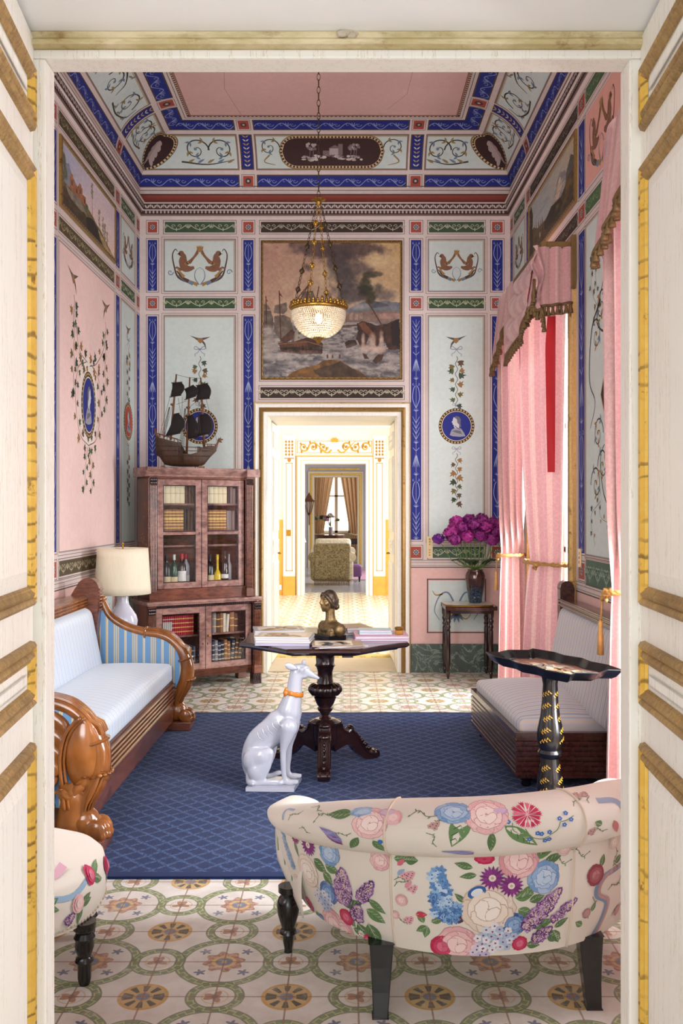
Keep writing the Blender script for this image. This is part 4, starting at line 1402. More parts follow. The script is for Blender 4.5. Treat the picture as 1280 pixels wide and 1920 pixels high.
struct(m.obj('trim_14', 'painted'), 'gilded scroll frieze and pilaster lines')
m = M()
for a, b in ((519, 531), (531, 553.5), (700, 722), (722, 740)):
 dz = (.33 if 530 < a < 710 else 1.32)
 m.box(px2(a, Y2) - (.0 if a != 519 else .8), px2(b, Y2) + (0 if b != 740 else .8), Y2 - (.06 if dz < 1 else .02), Y2, 0, dz)
struct(m.obj('baseboard_second_room', 'orange_marble'))
m = M()
for a, b in ((1.50, 1.53),): pass
# door case of the third room's far wall
Pc = lambda a, b, h: (a, Y4 - h, b)
m = M(); u_frame(m, B0, B1, BT, [(0, -.3), (0, .03), (.06, .04), (.15, .04), (.16, 0)], Pc); struct(m.obj('trim_15', 'dim_wall'))
m = M(); u_frame(m, B0, B1, BT, [(.05, .042), (.06, .06), (.09, .06), (.1, .04)], Pc)
m.box(px2(580, Y4), px2(674, Y4), Y4 - .03, Y4, pz2(881, Y4), pz2(878, Y4))
struct(m.obj('trim_16', 'gilt'))
# window at the very end of the suite
def _sky():
 n = NT('bright_daylight')
 e = n.node('ShaderNodeEmission'); e.inputs[0].default_value = (1, .97, .9, 1); e.inputs[1].default_value = 1.6
 n.link(e.outputs[0], n.out.inputs[0]); return n.m
m = M();
for a, b, c, d in ((W0, W0 + .07, .75, 3), (W1 - .07, W1, .75, 3), (W0, W1, .75, .82), (W0, W1, 2.93, 3), ((W0 + W1) / 2 - .05, (W0 + W1) / 2 + .05, .75, 3), (W0, W1, 1.9, 1.95)):
 m.box(a, b, YE + .1, YE + .15, c, d)
w3 = struct(m.obj('window_3', 'bright_wall'))
g = M(); g.box(W0, W1, YE + .16, YE + .17, .75, 3.0); g.obj('pane', _sky(), parent=w3)
# switches and sockets
def plate(name, x, y, z, w, h, label, mat='ivory', dots=3, rot=0):
 t = thing(name, label, name.split('_')[-1], (x, y, z), rot)
 m = M(); m.box(-w / 2, w / 2, -.008, 0, -h / 2, h / 2); m.obj('cover', mat, t, bevel=.002)
 m = M()
 for k in range(dots): m.box(-w * .12, w * .12, -.011, -.008, -h * .3 + k * h * .24, -h * .16 + k * h * .24)
 m.obj('button', 'brass', t)
 return t
plate('light_switch', bx(805), YB - .001, bz(1016), .058, .10, 'upper ivory switch plate on the back wall beside the purple flowers')
plate('light_switch', bx(805), YB - .001, bz(1036), .058, .10, 'lower ivory switch plate on the back wall on the edge of the green frieze')
plate('light_switch', px2(541.5, Y2), Y2 - .051, pz2(999, Y2), .075, .11, 'small gold light switch on the second room\'s left pilaster', 'brass')
plate('wall_socket', px2(523, Y2), Y2 - .021, pz2(1101, Y2), .09, .09, 'white wall socket low on the orange dado of the second room', 'white_plaster', 2)
plate('light_switch', XR - .001, ry(1088), EYE - (1046 - VPY) / F_PX * ry(1088), .06, .12, 'ivory switch plate on the right wall beside the gilt window casing', 'ivory', 3, -pi / 2)
# ------------------------------------------------------------------ furniture materials
MAT['honey'] = m_wood('honey_walnut', rgb(94, 52, 20), rgb(168, 102, 46), (1.6, 1.6, .7), 5, 0.22, 0.5)
MAT['walnut'] = m_wood('reddish_walnut', rgb(72, 38, 28), rgb(132, 76, 54), (1.5, 1.5, 6), 9, 0.26, 0.4)
MAT['veneer'] = m_wood('figured_veneer', rgb(104, 70, 66), rgb(178, 138, 126), (2, 2, 4), 7, 0.22, 0.45)
MAT['mahogany'] = m_wood('dark_mahogany', rgb(26, 12, 12), rgb(58, 28, 26), (2, 2, 5), 12, 0.2, 0.6)
MAT['redwood'] = m_wood('red_mahogany', rgb(48, 22, 18), rgb(88, 46, 38), (5, .8, 5), 9, 0.25, 0.45)
MAT['ebony'] = m_plain('ebonised_wood', rgb(18, 16, 17), 0.25, 0, var=0.3, coat=0.4)
SL = [(0.06, 0.16, rgb(162, 188, 218)), (0.30, 0.36, rgb(228, 210, 176)), (0.44, 0.56, rgb(170, 196, 222)), (0.70, 0.76, rgb(228, 212, 182)), (0.82, 0.94, rgb(160, 186, 216))]
MAT['pale_stripe'] = m_stripes('pale_blue_striped_silk', rgb(212, 224, 238), SL, 0.062, 'y', 0.42)
MAT['blue_stripe'] = m_stripes('blue_and_gold_striped_silk', rgb(104, 148, 190), [(0.05, 0.12, rgb(214, 186, 128)), (0.17, 0.21, rgb(232, 214, 170)), (0.26, 0.33, rgb(214, 186, 128)), (0.62, 0.68, rgb(214, 190, 136)), (0.70, 0.74, rgb(232, 214, 170))], 0.125, 'x', 0.5)
MAT['grey_stripe'] = m_stripes('grey_blue_striped_silk', rgb(206, 200, 200), [(0.04, 0.34, rgb(158, 168, 190)), (0.46, 0.52, rgb(222, 196, 160)), (0.62, 0.80, rgb(172, 180, 198)), (0.88, 0.93, rgb(226, 204, 172))], 0.062, 'y', 0.5)

def paw(m, x, y, z, s, d=1):
 """lion's paw: pastern, four knuckled toes; faces +x*d"""
 m.ell((x - d * .035 * s, y, z + .075 * s), (.075 * s, .062 * s, .07 * s), 16, 10)
 for k, yy in enumerate((-.051, -.018, .018, .051)):
  fw = (.030, .045, .045, .030)[k]
  m.ell((x + d * fw * s, y + yy * s, z + .048 * s), (.048 * s, .022 * s, .044 * s), 12, 8)
  m.ell((x + d * (fw + .028) * s, y + yy * s, z + .024 * s), (.024 * s, .020 * s, .024 * s), 10, 6)

def left_sofa():
 Y0, Y1 = 4.02, 6.38
 t = thing('empire_sofa', 'honey-coloured carved sofa with lion paw feet and pale blue striped cushions along the left wall', 'sofa', (-1.45, (Y0 + Y1) / 2, 0))
 W = dict(parent=t, world=True)
 # seat rail: reeds above, plain frieze below
 m = M()
 pr = [(-1.80, .09), (-1.17, .09), (-1.17, .205)]
 for k in range(5):
  z = .207 + k * .0255
  pr += [(-1.174, z), (-1.154, z + .005), (-1.149, z + .0105), (-1.154, z + .016), (-1.174, z + .021)]
 pr += [(-1.165, .338), (-1.80, .338)]
 m.prism(pr, Y0 + .09, Y1 - .09, 'y')
 m.obj('seat_rail', m_wood('rail_walnut', rgb(92, 52, 34), rgb(140, 88, 58), (2, .4, 2), 4), **W)
 m = M(); m.box(-1.80, -1.160, Y0 + .10, Y1 - .10, .075, .203); m.obj('lower_frieze', 'walnut', **W, bevel=.004, label='dark figured lower frieze under the reeded rail')
 m = M()
 m.rbox(-1.70, -1.165, Y0 + .11, Y1 - .11, .335, .462, .035, .055, 20)
 m.obj('seat_cushion', 'pale_stripe', **W, smooth=True)
 m = M()
 sl = lambda p: Vector((p.x - (p.z - .44) * .20, p.y, p.z))
 m.rbox(-1.79, -1.60, Y0 + .16, Y1 - .20, .43, .85, .05, 0, 14, fn2=sl)
 m.obj('back_cushion', 'pale_stripe', **W, smooth=True)
 m = M()
 pr = [(-1.84, .835), (-1.735, .835)]
 for k in range(4):
  z = .838 + k * .02; pr += [(-1.735, z), (-1.722, z + .006), (-1.722, z + .013), (-1.735, z + .019)]
 pr += [(-1.73, .925), (-1.84, .925)]
 m.prism(pr, Y0 + .12, Y1 - .16, 'y'); m.obj('back_rail', 'honey', **W, smooth=40)
 m = M(); m.box(-1.86, -1.80, Y0 + .1, Y1 - .1, .1, .84); m.obj('back_frame', 'walnut', **W)
 for yy in (Y0 + .06, Y1 - .17):
  m = M()
  pr = [(-1.85, .30), (-1.69, .30), (-1.655, .80), (-1.650, .97)] + [(-1.725 + .075 * cos(a), .965 + .075 * sin(a)) for a in [pi * k / 10 for k in range(1, 10)]] + [(-1.81, .97), (-1.85, .90)]
  m.prism(pr, yy, yy + .10, 'y')
  for k in range(7): m.tube([(-1.648, yy + .005, .83 + .022 * k), (-1.648, yy + .095, .83 + .022 * k)], .008, 6)
  m.obj('back_post', 'walnut', **W, bevel=.004)
 # S-scrolled arms
 top = smooth_path([(-1.655, .875), (-1.60, .775), (-1.50, .705), (-1.38, .668), (-1.27, .652), (-1.185, .618), (-1.115, .545), (-1.080, .445), (-1.085, .36), (-1.115, .285), (-1.145, .215), (-1.15, .13)], 5)
 n = len(top)
 for yy, near in ((Y1 - .06, False), (Y0 + .06, True)):
  a = M()
  # upholstered side panel (inner face)
  poly = [(-1.66, .20)] + [(x - .012, z - .012) for x, z in top if z > .26] + [(-1.15, .20)]
  a.prism(poly, yy - .035, yy + .035, 'y')
  a.obj('arm_panel', 'blue_stripe', **W)
  b = M()
  rad = [interp([0, .15, .5, .62, .72, .82, .92, 1], [.024, .030, .034, .046, .050, .044, .034, .040], i / (n - 1)) for i in range(n)]
  wid = [interp([0, .2, .6, .8, 1], [.034, .044, .060, .058, .050], i / (n - 1)) for i in range(n)]
  b.tube([(x, yy, z) for x, z in top], rad, 14, flat=wid)
  # reeds along the roll, collar and top scroll
  for q in (-.6, -.2, .2, .6):
   k0, k1 = int(n * .30), int(n * .62)
   b.tube([(top[i][0] + .030 * (1 if i > n * .55 else .2), yy + q * wid[i], top[i][1] + rad[i] * .82) for i in range(k0, k1)], .010, 6)
  for f in (.30, .60):
   i = int(n * f); an = atan2(top[i + 1][1] - top[i][1], top[i + 1][0] - top[i][0])
   b.torus((top[i][0], yy, top[i][1]), rad[i] + .004, .008, 20, 6, rot_y(pi / 2 - an), sq=(1, wid[i] / rad[i]))
  b.ell((-1.65, yy, .893), (.024, .045, .024), 12, 8)
  # acanthus cuff at the knee
  for q in range(7):
   aa = -1.1 + 2.2 * q / 6
   i0 = int(n * .74)
   pts = []
   for s in range(6):
    i = min(n - 1, i0 + s * 2); x, z = top[i]
    pts.append((x + (rad[i] + .004) * cos(aa) * .95, yy + (wid[i] + .004) * sin(aa), z - .002 * s))
   b.tube(pts[::-1], [.004, .007, .010, .012, .010, .006], 6)
   e = pts[0]; b.ell((e[0] + .010 * cos(aa), e[1] + .01 * sin(aa), e[2] + .004), (.012, .012, .009), 8, 5)
  b.obj('arm', 'honey', **W, smooth=50)
  if near:
   g = M()
   # the outer face: convex fluted shell gathered toward the knee
   for k in range(7):
    f = k / 6.0
    p0 = (-1.66, .60 - .075 * k); p3 = (-1.185 - .004 * k, .28)
    crest = (-1.30 - .03 * k + .02, .655 - .078 * k)
    pts = smooth_path([(-1.74, .60 - .078 * k), (-1.48 - .01 * k, .645 - .075 * k), (-1.25 - .012 * k, .575 - .062 * k), (-1.215 - .010 * k, .47 - .040 * k)], 6)
    g.tube([(x, Y0 + .03 - .004 * k, z) for x, z in pts], [.038 - .01 * abs(2 * j / (len(pts) - 1) - 1) for j in range(len(pts))], 8, flat=[.026] * len(pts))
   for off, r in ((0, .009), (.018, .006)):
    g.tube([(x + off, Y0 - .004, z) for x, z in smooth_path([(-1.145, .60), (-1.21, .53), (-1.235, .42), (-1.225, .30), (-1.215, .20)], 6)], r, 8)
   g.ell((-1.145, Y0 + .035, .44), (.085, .055, .165), 16, 12)
   for k in range(6):      # overlapping acanthus leaves
    f = k / 5; x0 = -1.235 + .135 * f; h0 = .10 + .05 * f + .02 * (k % 2)
    def leaf(u, v, f=f, x0=x0, h0=h0):
     w = .034 * sin(pi * min(1, u * .92 + .08)) ** .7 * (1 + .22 * sin(u * 22)) * (v - .5) * 2
     out = .008 + .030 * sin(pi * u * .55) + .03 * max(0, u - .8) * 4 - .016 * abs(v - .5)
     a = -1.25 + 1.35 * f
     bx0 = -1.185 + (x0 + 1.185) * min(1, u * 1.6)
     return (bx0 + .012 * u + w * cos(a * .5) + .03 * f * sin(pi * u * .5), Y0 + .012 - out * (1 - .35 * f) + .030 * f * f + w * .4 * f, .215 + h0 * u - .03 * max(0, u - .85) * 4)
    g.surf(leaf, 18, 6)
   g.tube([(-1.185, Y0 + .05, .30), (-1.185, Y0 + .05, .22), (-1.20, Y0 + .05, .14), (-1.20, Y0 + .05, .08)], [.075, .066, .066, .078], 16, flat=[.06, .055, .055, .06])
   g.obj('arm_shell', 'honey', **W, smooth=True)
  # leg and paw
  l = M()
  yl = yy + (.0 if near else 0)
  l.tube([(-1.165, yl, .29), (-1.175, yl, .22), (-1.185, yl, .16), (-1.18, yl, .10)], [.05, .046, .048, .055], 14, flat=[.06, .055, .055, .06])
  paw(l, -1.115, yl, .058, .98)
  l.obj('paw_foot', 'honey', **W, remesh=.006, smooth_it=3)
  q = M(); q.box(-1.62 if near else -1.30, -1.045, yy - .085, yy + .085, .0145, .068); q.obj('foot_block', 'walnut', **W, bevel=.004)
 for yy in (Y0 + .1, Y1 - .1):
  m = M(); m.box(-1.84, -1.76, yy - .04, yy + .04, 0, .2); m.obj('rear_foot', 'walnut', **W)
left_sofa()

def right_sofa():
 Y0, Y1 = 4.92, 6.13
 t = thing('daybed_sofa', 'dark mahogany sofa with reeded base and grey-blue striped upholstery against the right wall', 'sofa', (1.15, 5.6, 0))
 W = dict(parent=t, world=True)
 xf = lambda y: .905 + (y - Y0) * (.835 - .905) / (Y1 - Y0)
 m = M()
 # base with reeded front and near end
 zs = [(.075, 0)]
 k0 = .09
 for k in range(7):
  z = k0 + k * .027; zs += [(z, 0), (z + .004, .009), (z + .019, .009), (z + .023, 0)]
 zs += [(.285, 0), (.287, .010), (.318, .010), (.318, -.02)]
 rows = []
 for z, o in zs:
  rows.append(m._a([(xf(Y1) - o, Y1 + o, z), (xf(Y0) - o, Y0 - o, z), (1.47, Y0 - o, z), (1.47, Y1 + o, z)]))
 for a, b in zip(rows, rows[1:]):
  for i in range(4):
   j = (i + 1) % 4; m.face((a + i, a + j, b + j, b + i))
 m.face([rows[-1] + i for i in range(4)]); m.face([rows[0] + i for i in (3, 2, 1, 0)])
 m.obj('base', 'redwood', **W)
 m = M()
 def sk(p): return Vector((p.x + (xf(p.y) - .87) * max(0, min(1, (1.45 - p.x) / .55)), p.y, p.z))
 m.rbox(.885, 1.42, Y0 + .02, Y1 - .02, .30, .385, .035, .055, 18, fn2=sk)
 m.obj('seat_cushion', 'grey_stripe', **W, smooth=True)
 m = M()
 sl = lambda p: Vector((p.x + (p.z - .40) * .20, p.y, p.z))
 m.rbox(1.30, 1.385, Y0 + .0 - .25, Y1 - .06, .38, .865, .035, 0, 12, fn2=sl)
 m.obj('back_cushion', 'grey_stripe', **W, smooth=True)
 m = M()
 m.box(1.40, 1.49, Y0 - .30, Y1 - .02, .865, .915); m.tube([(1.398, Y0 - .3, .88), (1.398, Y1 - .02, .88)], .008, 6); m.tube([(1.398, Y0 - .3, .902), (1.398, Y1 - .02, .902)], .008, 6)
 m.box(1.46, 1.495, Y0 - .30, Y1 - .02, .1, .87)
 m.obj('back_rail', 'redwood', **W, bevel=.003)
 for yy in (Y1 - .06, Y0 - .35):
  m = M(); m.box(1.40, 1.495, yy, yy + .08, .075, .985)
  m.tube([(1.445, yy - .004, .985), (1.445, yy + .084, .985)], .047, 14)
  m.obj('back_post', 'redwood', **W, bevel=.003)
 for x, y in ((.90, Y1 - .06), (.97, Y0 + .08), (1.42, Y1 - .06), (1.42, Y0 + .08)):
  m = M(); m.lathe([(.022, 0.0145), (.030, .025), (.022, .04), (.036, .055), (.036, .078)], 14, x, y); m.obj('foot', 'ebony', **W, smooth=True)
right_sofa()

# ------------------------------------------------------------------ bookcase set across the corner
CAB_ANG = math.radians(31.5)
CAB_O = (-1.61, 7.53)
def cabw(x, y, z):
 c, s = cos(CAB_ANG), sin(CAB_ANG)
 return (CAB_O[0] + x * c - y * s, CAB_O[1] + x * s + y * c, z)
def bookcase():
 t = thing('bookcase', 'glazed wooden bookcase in two stages standing across the back left corner', 'bookcase', (CAB_O[0], CAB_O[1], 0), CAB_ANG)
 H1, H2 = .752, 1.846
 # carcases: side panels, back, boards
 m = M()
 D = .34
 m.box(0, .02, 0.02, D, .10, H1 - .02); m.box(.98, 1.0, .02, D, .10, H1 - .02)
 m.box(.02, .98, D - .015, D, .10, H1 - .02); m.box(.02, .98, .0, D - .015, .10, .19); m.box(.02, .98, .0, D - .015, .69, H1 - .02)
 m.box(.02, .98, .0, .02, .10, .16)
 m.obj('lower_carcase', 'walnut', t, bevel=.002)
 m = M()
 m.box(-.015, 1.03, -.045, D + .01, H1 - .025, H1 - .004); m.box(-.005, 1.02, -.03, D, H1 - .04, H1 - .025)
 m.obj('waist_moulding', 'veneer', t, bevel=.004)
 m = M()
 for k in range(44): m.box(.09 + k * .0195, .102 + k * .0195, -.026, -.018, H1 - .056, H1 - .044)
 m.box(.08, .95, -.019, .0, H1 - .06, H1 - .04)
 m.obj('bead_moulding', 'mahogany', t)
 u0, u1, yb = .035, .955, .055
 m = M()
 m.box(u0, u0 + .02, yb + .01, D, H1, H2 - .06); m.box(u1 - .02, u1, yb + .01, D, H1, H2 - .06)
 m.box(u0 + .02, u1 - .02, D - .015, D, H1, H2 - .06); m.box(u0, u1, yb - .015, D, H1 - .004, .84); m.box(u0, u1, yb - .005, D, 1.752, H2 - .05)
 m.obj('upper_carcase', 'walnut', t, bevel=.002)
 m = M()
 pr = [(yb - .01, H2 - .075), (yb - .018, H2 - .06), (yb - .03, H2 - .05), (yb - .05, H2 - .03), (yb - .055, H2 - .022), (yb - .065, H2 - .02), (yb - .068, H2), (D, H2), (D, H2 - .075)]
 m.prism(pr, u0 - .035, u1 + .035, 'x'); m.obj('cornice', 'veneer', t, bevel=.002)
 m = M(); m.box(u1 - .075, u1 + .05, yb - .085, D, H2 - .07, H2 - .002); m.obj('cornice_break', 'veneer', t, bevel=.006)
 # fluted pilasters with carved capitals
 def pil(x, y, z0, z1):
  q = M(); w = .062
  q.box(x, x + w, y, y + .035, z0, z1)
  for k in range(5): q.tube([(x + .008 + .0115 * k, y - .001, z0 + .07), (x + .008 + .0115 * k, y - .001, z1 - .075)], .0052, 6)
  q.box(x - .004, x + w + .004, y - .008, y + .035, z0, z0 + .06)
  q.box(x - .004, x + w + .004, y - .010, y + .035, z1 - .012, z1)
  o = q.obj('pilaster', 'walnut', t, bevel=.002)
  c = M()
  for k in range(4):
   for r in range(2): c.ell((x + .010 + .014 * k, y - .008, z1 - .03 - .026 * r), (.008, .008, .013), 8, 6)
  c.box(x - .002, x + w + .002, y - .006, y, z1 - .068, z1 - .012)
  c.obj('capital', 'mahogany', o)
 pil(.006, -.012, .10, H1 - .045); pil(.936, -.055, .095, H1 - .045)
 pil(u0 + .004, yb - .012, H1, H2 - .075); pil(u1 - .064, yb - .050, H1, H2 - .07)
 m = M(); m.box(.934, 1.002, -.018, .02, .095, H1 - .05); m.box(u1 - .064, u1, yb - .015, yb + .03, H1, H2 - .07); m.obj('pilaster_side', 'mahogany', t)
 # doors: frame, glass, knob
 def door(x0, x1, z0, z1, y, mid=None, knob=None, st=.05):
  q = M()
  q.box(x0, x0 + st, y, y + .022, z0, z1); q.box(x1 - st, x1, y, y + .022, z0, z1)
  q.box(x0 + st, x1 - st, y, y + .022, z0, z0 + st); q.box(x0 + st, x1 - st, y, y + .022, z1 - st, z1)
  if mid: q.box(x0 + st, x1 - st, y, y + .022, mid - .013, mid + .013)
  d = q.obj('door', 'veneer', t, bevel=.003)
  b = M()
  for (za, zb) in ([(z0 + st, z1 - st)] if not mid else [(z0 + st, mid - .013), (mid + .013, z1 - st)]):
   for a0, a1, c0, c1 in ((x0 + st, x0 + st + .006, za, zb), (x1 - st - .006, x1 - st, za, zb), (x0 + st, x1 - st, za, za + .006), (x0 + st, x1 - st, zb - .006, zb)):
    b.box(a0, a1, y + .004, y + .02, c0, c1)
  b.obj('glazing_bead', 'mahogany', d)
  g = M(); g.box(x0 + st, x1 - st, y + .010, y + .013, z0 + st, z1 - st); g.obj('glass_pane', 'glass', d)
  if knob:
   k = M(); k.ell((knob[0], y - .014, knob[1]), (.011, .011, .011), 12, 8); k.tube([(knob[0], y, knob[1]), (knob[0], y - .01, knob[1])], .005, 8)
   k.obj('knob', 'brass', d, smooth=True)
  e = M(); kx = x1 - .02 if knob is None else x0 + .015
  kz = (mid or (z0 + z1) / 2 - .05)
  e.box(kx - .003, kx + .003, y - .001, y + .001, kz - .01, kz + .008); e.obj('keyhole', 'ebony', d)
 door(.075, .505, .162, .688, -.004, st=.052)
 door(.510, .930, .162, .688, -.004, knob=(.532, .44), st=.052)
 door(u0 + .072, .492, .842, 1.750, yb - .006, mid=1.30, st=.05)
 door(.498, u1 - .070, .842, 1.750, yb - .006, mid=1.30, st=.05)
 # shelves
 for z in (1.55, 1.322, 1.20):
  m = M(); m.box(u0 + .02, u1 - .02, yb + .05, D - .015, z - .016, z); m.obj('shelf', 'veneer', t)
 m = M(); m.box(.02, .98, .05, D - .015, .434, .45); m.obj('shelf', 'veneer', t)
 m = M(); m.box(.478, .512, yb + .02, yb + .045, .842, 1.752); m.obj('stile', 'walnut', t)
 for x, y in ((.02, 0), (.93, -.05), (.93, .26), (.02, .26)):
  m = M(); m.box(x, x + .075, y, y + .07, 0, .10)
  if y < 0:
   for k in range(3): m.ell((x + .018 + .02 * k, y - .002, .05), (.009, .006, .035), 8, 6)
  m.obj('foot', 'walnut' if y >= 0 else 'mahogany', t, bevel=.003)
bookcase()

# ---- books, one thing each
def book(name_mat, x, z, w, h, d, y, label, group, tilt=0.0, bands=3, band_col=None, lab=None):
 o = thing('book', label, 'book', cabw(x + w / 2, y, z + .0008), CAB_ANG, group)
 m = M()
 sp = [(-w / 2 + w * k / 6, -.006 * sin(pi * k / 6)) for k in range(7)]
 m.prism(sp + [(w / 2, d), (w / 2 - .002, d), (-w / 2, d)], 0, h, 'z')
 if tilt: m.v = [(p[0] * cos(tilt) + p[2] * sin(tilt), p[1], -p[0] * sin(tilt) + p[2] * cos(tilt) + abs(w / 2 * sin(tilt))) for p in m.v]
 if band_col:
  b = M(); b.cur = 1
  for k in range(bands):
   zz = h * (k + .8) / (bands + .6)
   b.prism([(p[0] * 1.02, p[1] - .0012) for p in sp] + [(w / 2, .004), (-w / 2, .004)], zz - h * .025, zz + h * .025, 'z')
  if lab:
   b.prism([(p[0] * .98, p[1] - .0008) for p in sp], h * lab[0], h * lab[1], 'z')
  if tilt: b.v = [(p[0] * cos(tilt) + p[2] * sin(tilt), p[1], -p[0] * sin(tilt) + p[2] * cos(tilt) + abs(w / 2 * sin(tilt))) for p in b.v]
  n = len(m.v); m.v += b.v; m.f += [tuple(i + n for i in f) for f in b.f]; m.mi += b.mi; m.c += b.c
 m.obj('cover', [name_mat, band_col or name_mat], o)
 return o
for nm, c in (('vellum', (232, 220, 184)), ('vellum_dark', (206, 186, 140)), ('brown_calf', (96, 60, 42)), ('dark_leather', (44, 34, 38)), ('gold_tooling', (226, 190, 112)), ('tan_calf', (150, 100, 62)), ('red_cloth', (178, 40, 54)), ('grey_cloth', (150, 140, 136)), ('blue_leather', (56, 64, 86)), ('pale_paper', (226, 214, 196)), ('silver_tooling', (206, 204, 200))):
 MAT[nm] = m_plain(nm, rgb(*c), 0.55, 0, var=0.1, scale=40)
random.seed(21)
yb_ = .125
# top shelf
for i in range(5):
 book('vellum', .162 + i * .043, 1.55, .041, .165, .16, yb_, 'cream vellum volume on the top shelf behind the bookcase\'s left glass door', 'cream vellum books behind the left door', bands=1, band_col='vellum_dark')
for i in range(3): book('brown_calf', .382 + i * .027, 1.55, .026, .15, .15, yb_, 'dark brown book beside the cream vellum volumes, top shelf, left glass door', 'dark books at the end of the top left shelf')
for i in range(5):
 book('vellum', .556 + i * .041, 1.55, .039, .165, .16, yb_, 'cream vellum volume on the top shelf behind the bookcase\'s right glass door', 'cream vellum books behind the right door', bands=1, band_col='vellum_dark')
for i in range(3): book('grey_cloth' if i else 'dark_leather', .766 + i * .026, 1.55, .025, (.14, .15, .13)[i], .15, yb_, ('black book next to the cream vellum volumes, top shelf, right glass door', 'taller grey book at the end of the top shelf, right glass door', 'shorter grey book at the end of the top shelf, right glass door')[i], None)
# second shelf
for i in range(6):
 book('tan_calf', .160 + i * .034, 1.322, .033, .175, .16, yb_, 'gold-tooled tan volume on the second shelf behind the bookcase\'s left glass door', 'gold-tooled set behind the left door', bands=6, band_col='gold_tooling', lab=(.5, .62))
for i in range(3): book('dark_leather' if i == 0 else 'brown_calf', .370 + i * .029, 1.322, .027, (.18, .17, .165)[i], .15, yb_, ('black book beside the gold-tooled set, second shelf, left glass door', 'tall brown book at the end of the second shelf, left glass door', 'shorter brown book at the far end of the second shelf, left glass door')[i], None)
for i in range(6):
 book('tan_calf', .556 + i * .033, 1.322, .032, .172, .16, yb_, 'gold-tooled tan volume on the second shelf behind the bookcase\'s right glass door', 'gold-tooled set behind the right door', bands=6, band_col='gold_tooling', lab=(.5, .62))
for i in range(3): book('grey_cloth', .758 + i * .027, 1.322, .026, .165, .15, yb_, 'plain grey-brown book at the end of the second shelf, right glass door', 'grey-brown books at the end of the second shelf')
# lower stage
for i in range(17):
 book('red_cloth', .135 + i * .0175, .45, .0165, .165, .13, .07, 'slim red-spined volume in the row behind the lower left door', 'slim red volumes in the lower stage', bands=4, band_col='silver_tooling' if i < 7 else 'gold_tooling', lab=(.25, .7) if i < 6 else None)
for i in range(8):
 book('grey_cloth' if i % 2 else 'blue_leather', .32 + i * .016, .19, .0155, .155, .13, .07, 'slim grey-blue volume at the bottom of the lower left door', 'slim grey-blue volumes at the bottom', bands=3, band_col='silver_tooling')
cols = ['grey_cloth', 'grey_cloth', 'brown_calf', 'tan_calf', 'pale_paper', 'pale_paper', 'tan_calf', 'brown_calf']
labs = ['grey book, first in the upper row of the lower right door', 'second grey book in the upper row of the lower right door', 'dark brown book between grey and tan ones, upper row, lower right door', 'tan book left of the white ones, upper row, lower right door',
  'white-spined book standing upright, upper row, lower right door', 'white-spined book that leans, upper row, lower right door', 'thick tan book right of the white ones, upper row, lower right door', 'brown book ending the upper row of the lower right door']
x = .566
for i, (c, l) in enumerate(zip(cols, labs)):
 w = (.034, .032, .030, .026, .024, .022, .040, .030)[i]
 book(c, x, .45, w, (.165, .17, .16, .165, .16, .15, .165, .15)[i], .13, .07, l, None, tilt=.08 if i == 5 else 0, bands=2, band_col='gold_tooling' if c != 'pale_paper' else 'silver_tooling'); x += w + .003 + (.012 if i == 5 else 0)
x = .566
for i in range(10):
 c = ['blue_leather', 'blue_leather', 'grey_cloth', 'blue_leather', 'dark_leather', 'tan_calf', 'tan_calf', 'blue_leather', 'brown_calf', 'brown_calf'][i]
 w = .026; tl = .10 if i > 6 else 0
 l = ['first blue-black book of the bottom row, lower right door', 'second blue-black book of the bottom row, lower right door', 'grey book in the bottom row, lower right door', 'blue-black book right of the grey one, bottom row, lower right door', 'black book in the bottom row, left of the tan pair',
   'left book of the tan pair in the bottom row, lower right door', 'right book of the tan pair in the bottom row, lower right door', 'leaning blue-black book in the bottom row, lower right door', 'leaning brown book in the bottom row, lower right door', 'last leaning brown book of the bottom row, lower right door'][i]
 book(c, x, .19, w, .175 + .008 * (i % 3), .13, .07, l, None, tilt=tl, bands=4, band_col='silver_tooling' if i < 5 else 'gold_tooling'); x += w + .003 + (.006 if tl else 0)

# ---- bottles on the bookcase's bottle shelf
for nm, c, r in (('green_bottle_glass', (20, 70, 40), .12), ('dark_bottle_glass', (18, 22, 20), .1), ('yellow_liqueur', (232, 196, 40), .15), ('clear_glass_dull', (196, 202, 206), .1), ('red_capsule', (186, 34, 52), .4), ('pink_capsule', (214, 130, 122), .4), ('white_capsule', (222, 226, 222), .4), ('paper_label', (222, 204, 164), .7), ('white_label', (232, 230, 226), .7), ('brown_spirit', (52, 34, 30), .1)):
 MAT[nm] = m_plain(nm, rgb(*c), r, 0, var=0.06, scale=20, coat=.5 if r < .2 else None)
def bottle(x, y, h, r, glass, cap, label_mat, label, neck=.30, shoulder=.62, lab=(.08, .36)):
 o = thing('bottle', label, 'bottle', cabw(x, y, .8405))
 m = M()
 m.lathe([(r * .9, 0), (r, .006), (r, h * shoulder), (r * .85, h * (shoulder + .06)), (r * .5, h * (shoulder + .13)), (r * .34, h * (shoulder + .18)), (r * .32, h * .97), (r * .36, h * .975), (r * .36, h)], 16)
 m.obj('body', glass, o, smooth=True)
 if cap:
  c = M(); c.lathe([(r * .38, h * .84), (r * .38, h * 1.0), (r * .2, h * 1.008)], 14); c.obj('capsule', cap, o, smooth=40)
 if label_mat:
  l = M(); l.lathe([(r * 1.02, h * lab[0]), (r * 1.02, h * lab[1])], 16); l.obj('paper_label', label_mat, o, smooth=40)
 return o
bottle(.166, .200, .25, .030, 'dark_bottle_glass', 'pink_capsule', 'white_label', 'pink-topped bottle half hidden at the left end behind the left door')
bottle(.212, .125, .275, .036, 'dark_bottle_glass', 'dark_leather', 'paper_label', 'black wine bottle with beige label behind the left glass door')
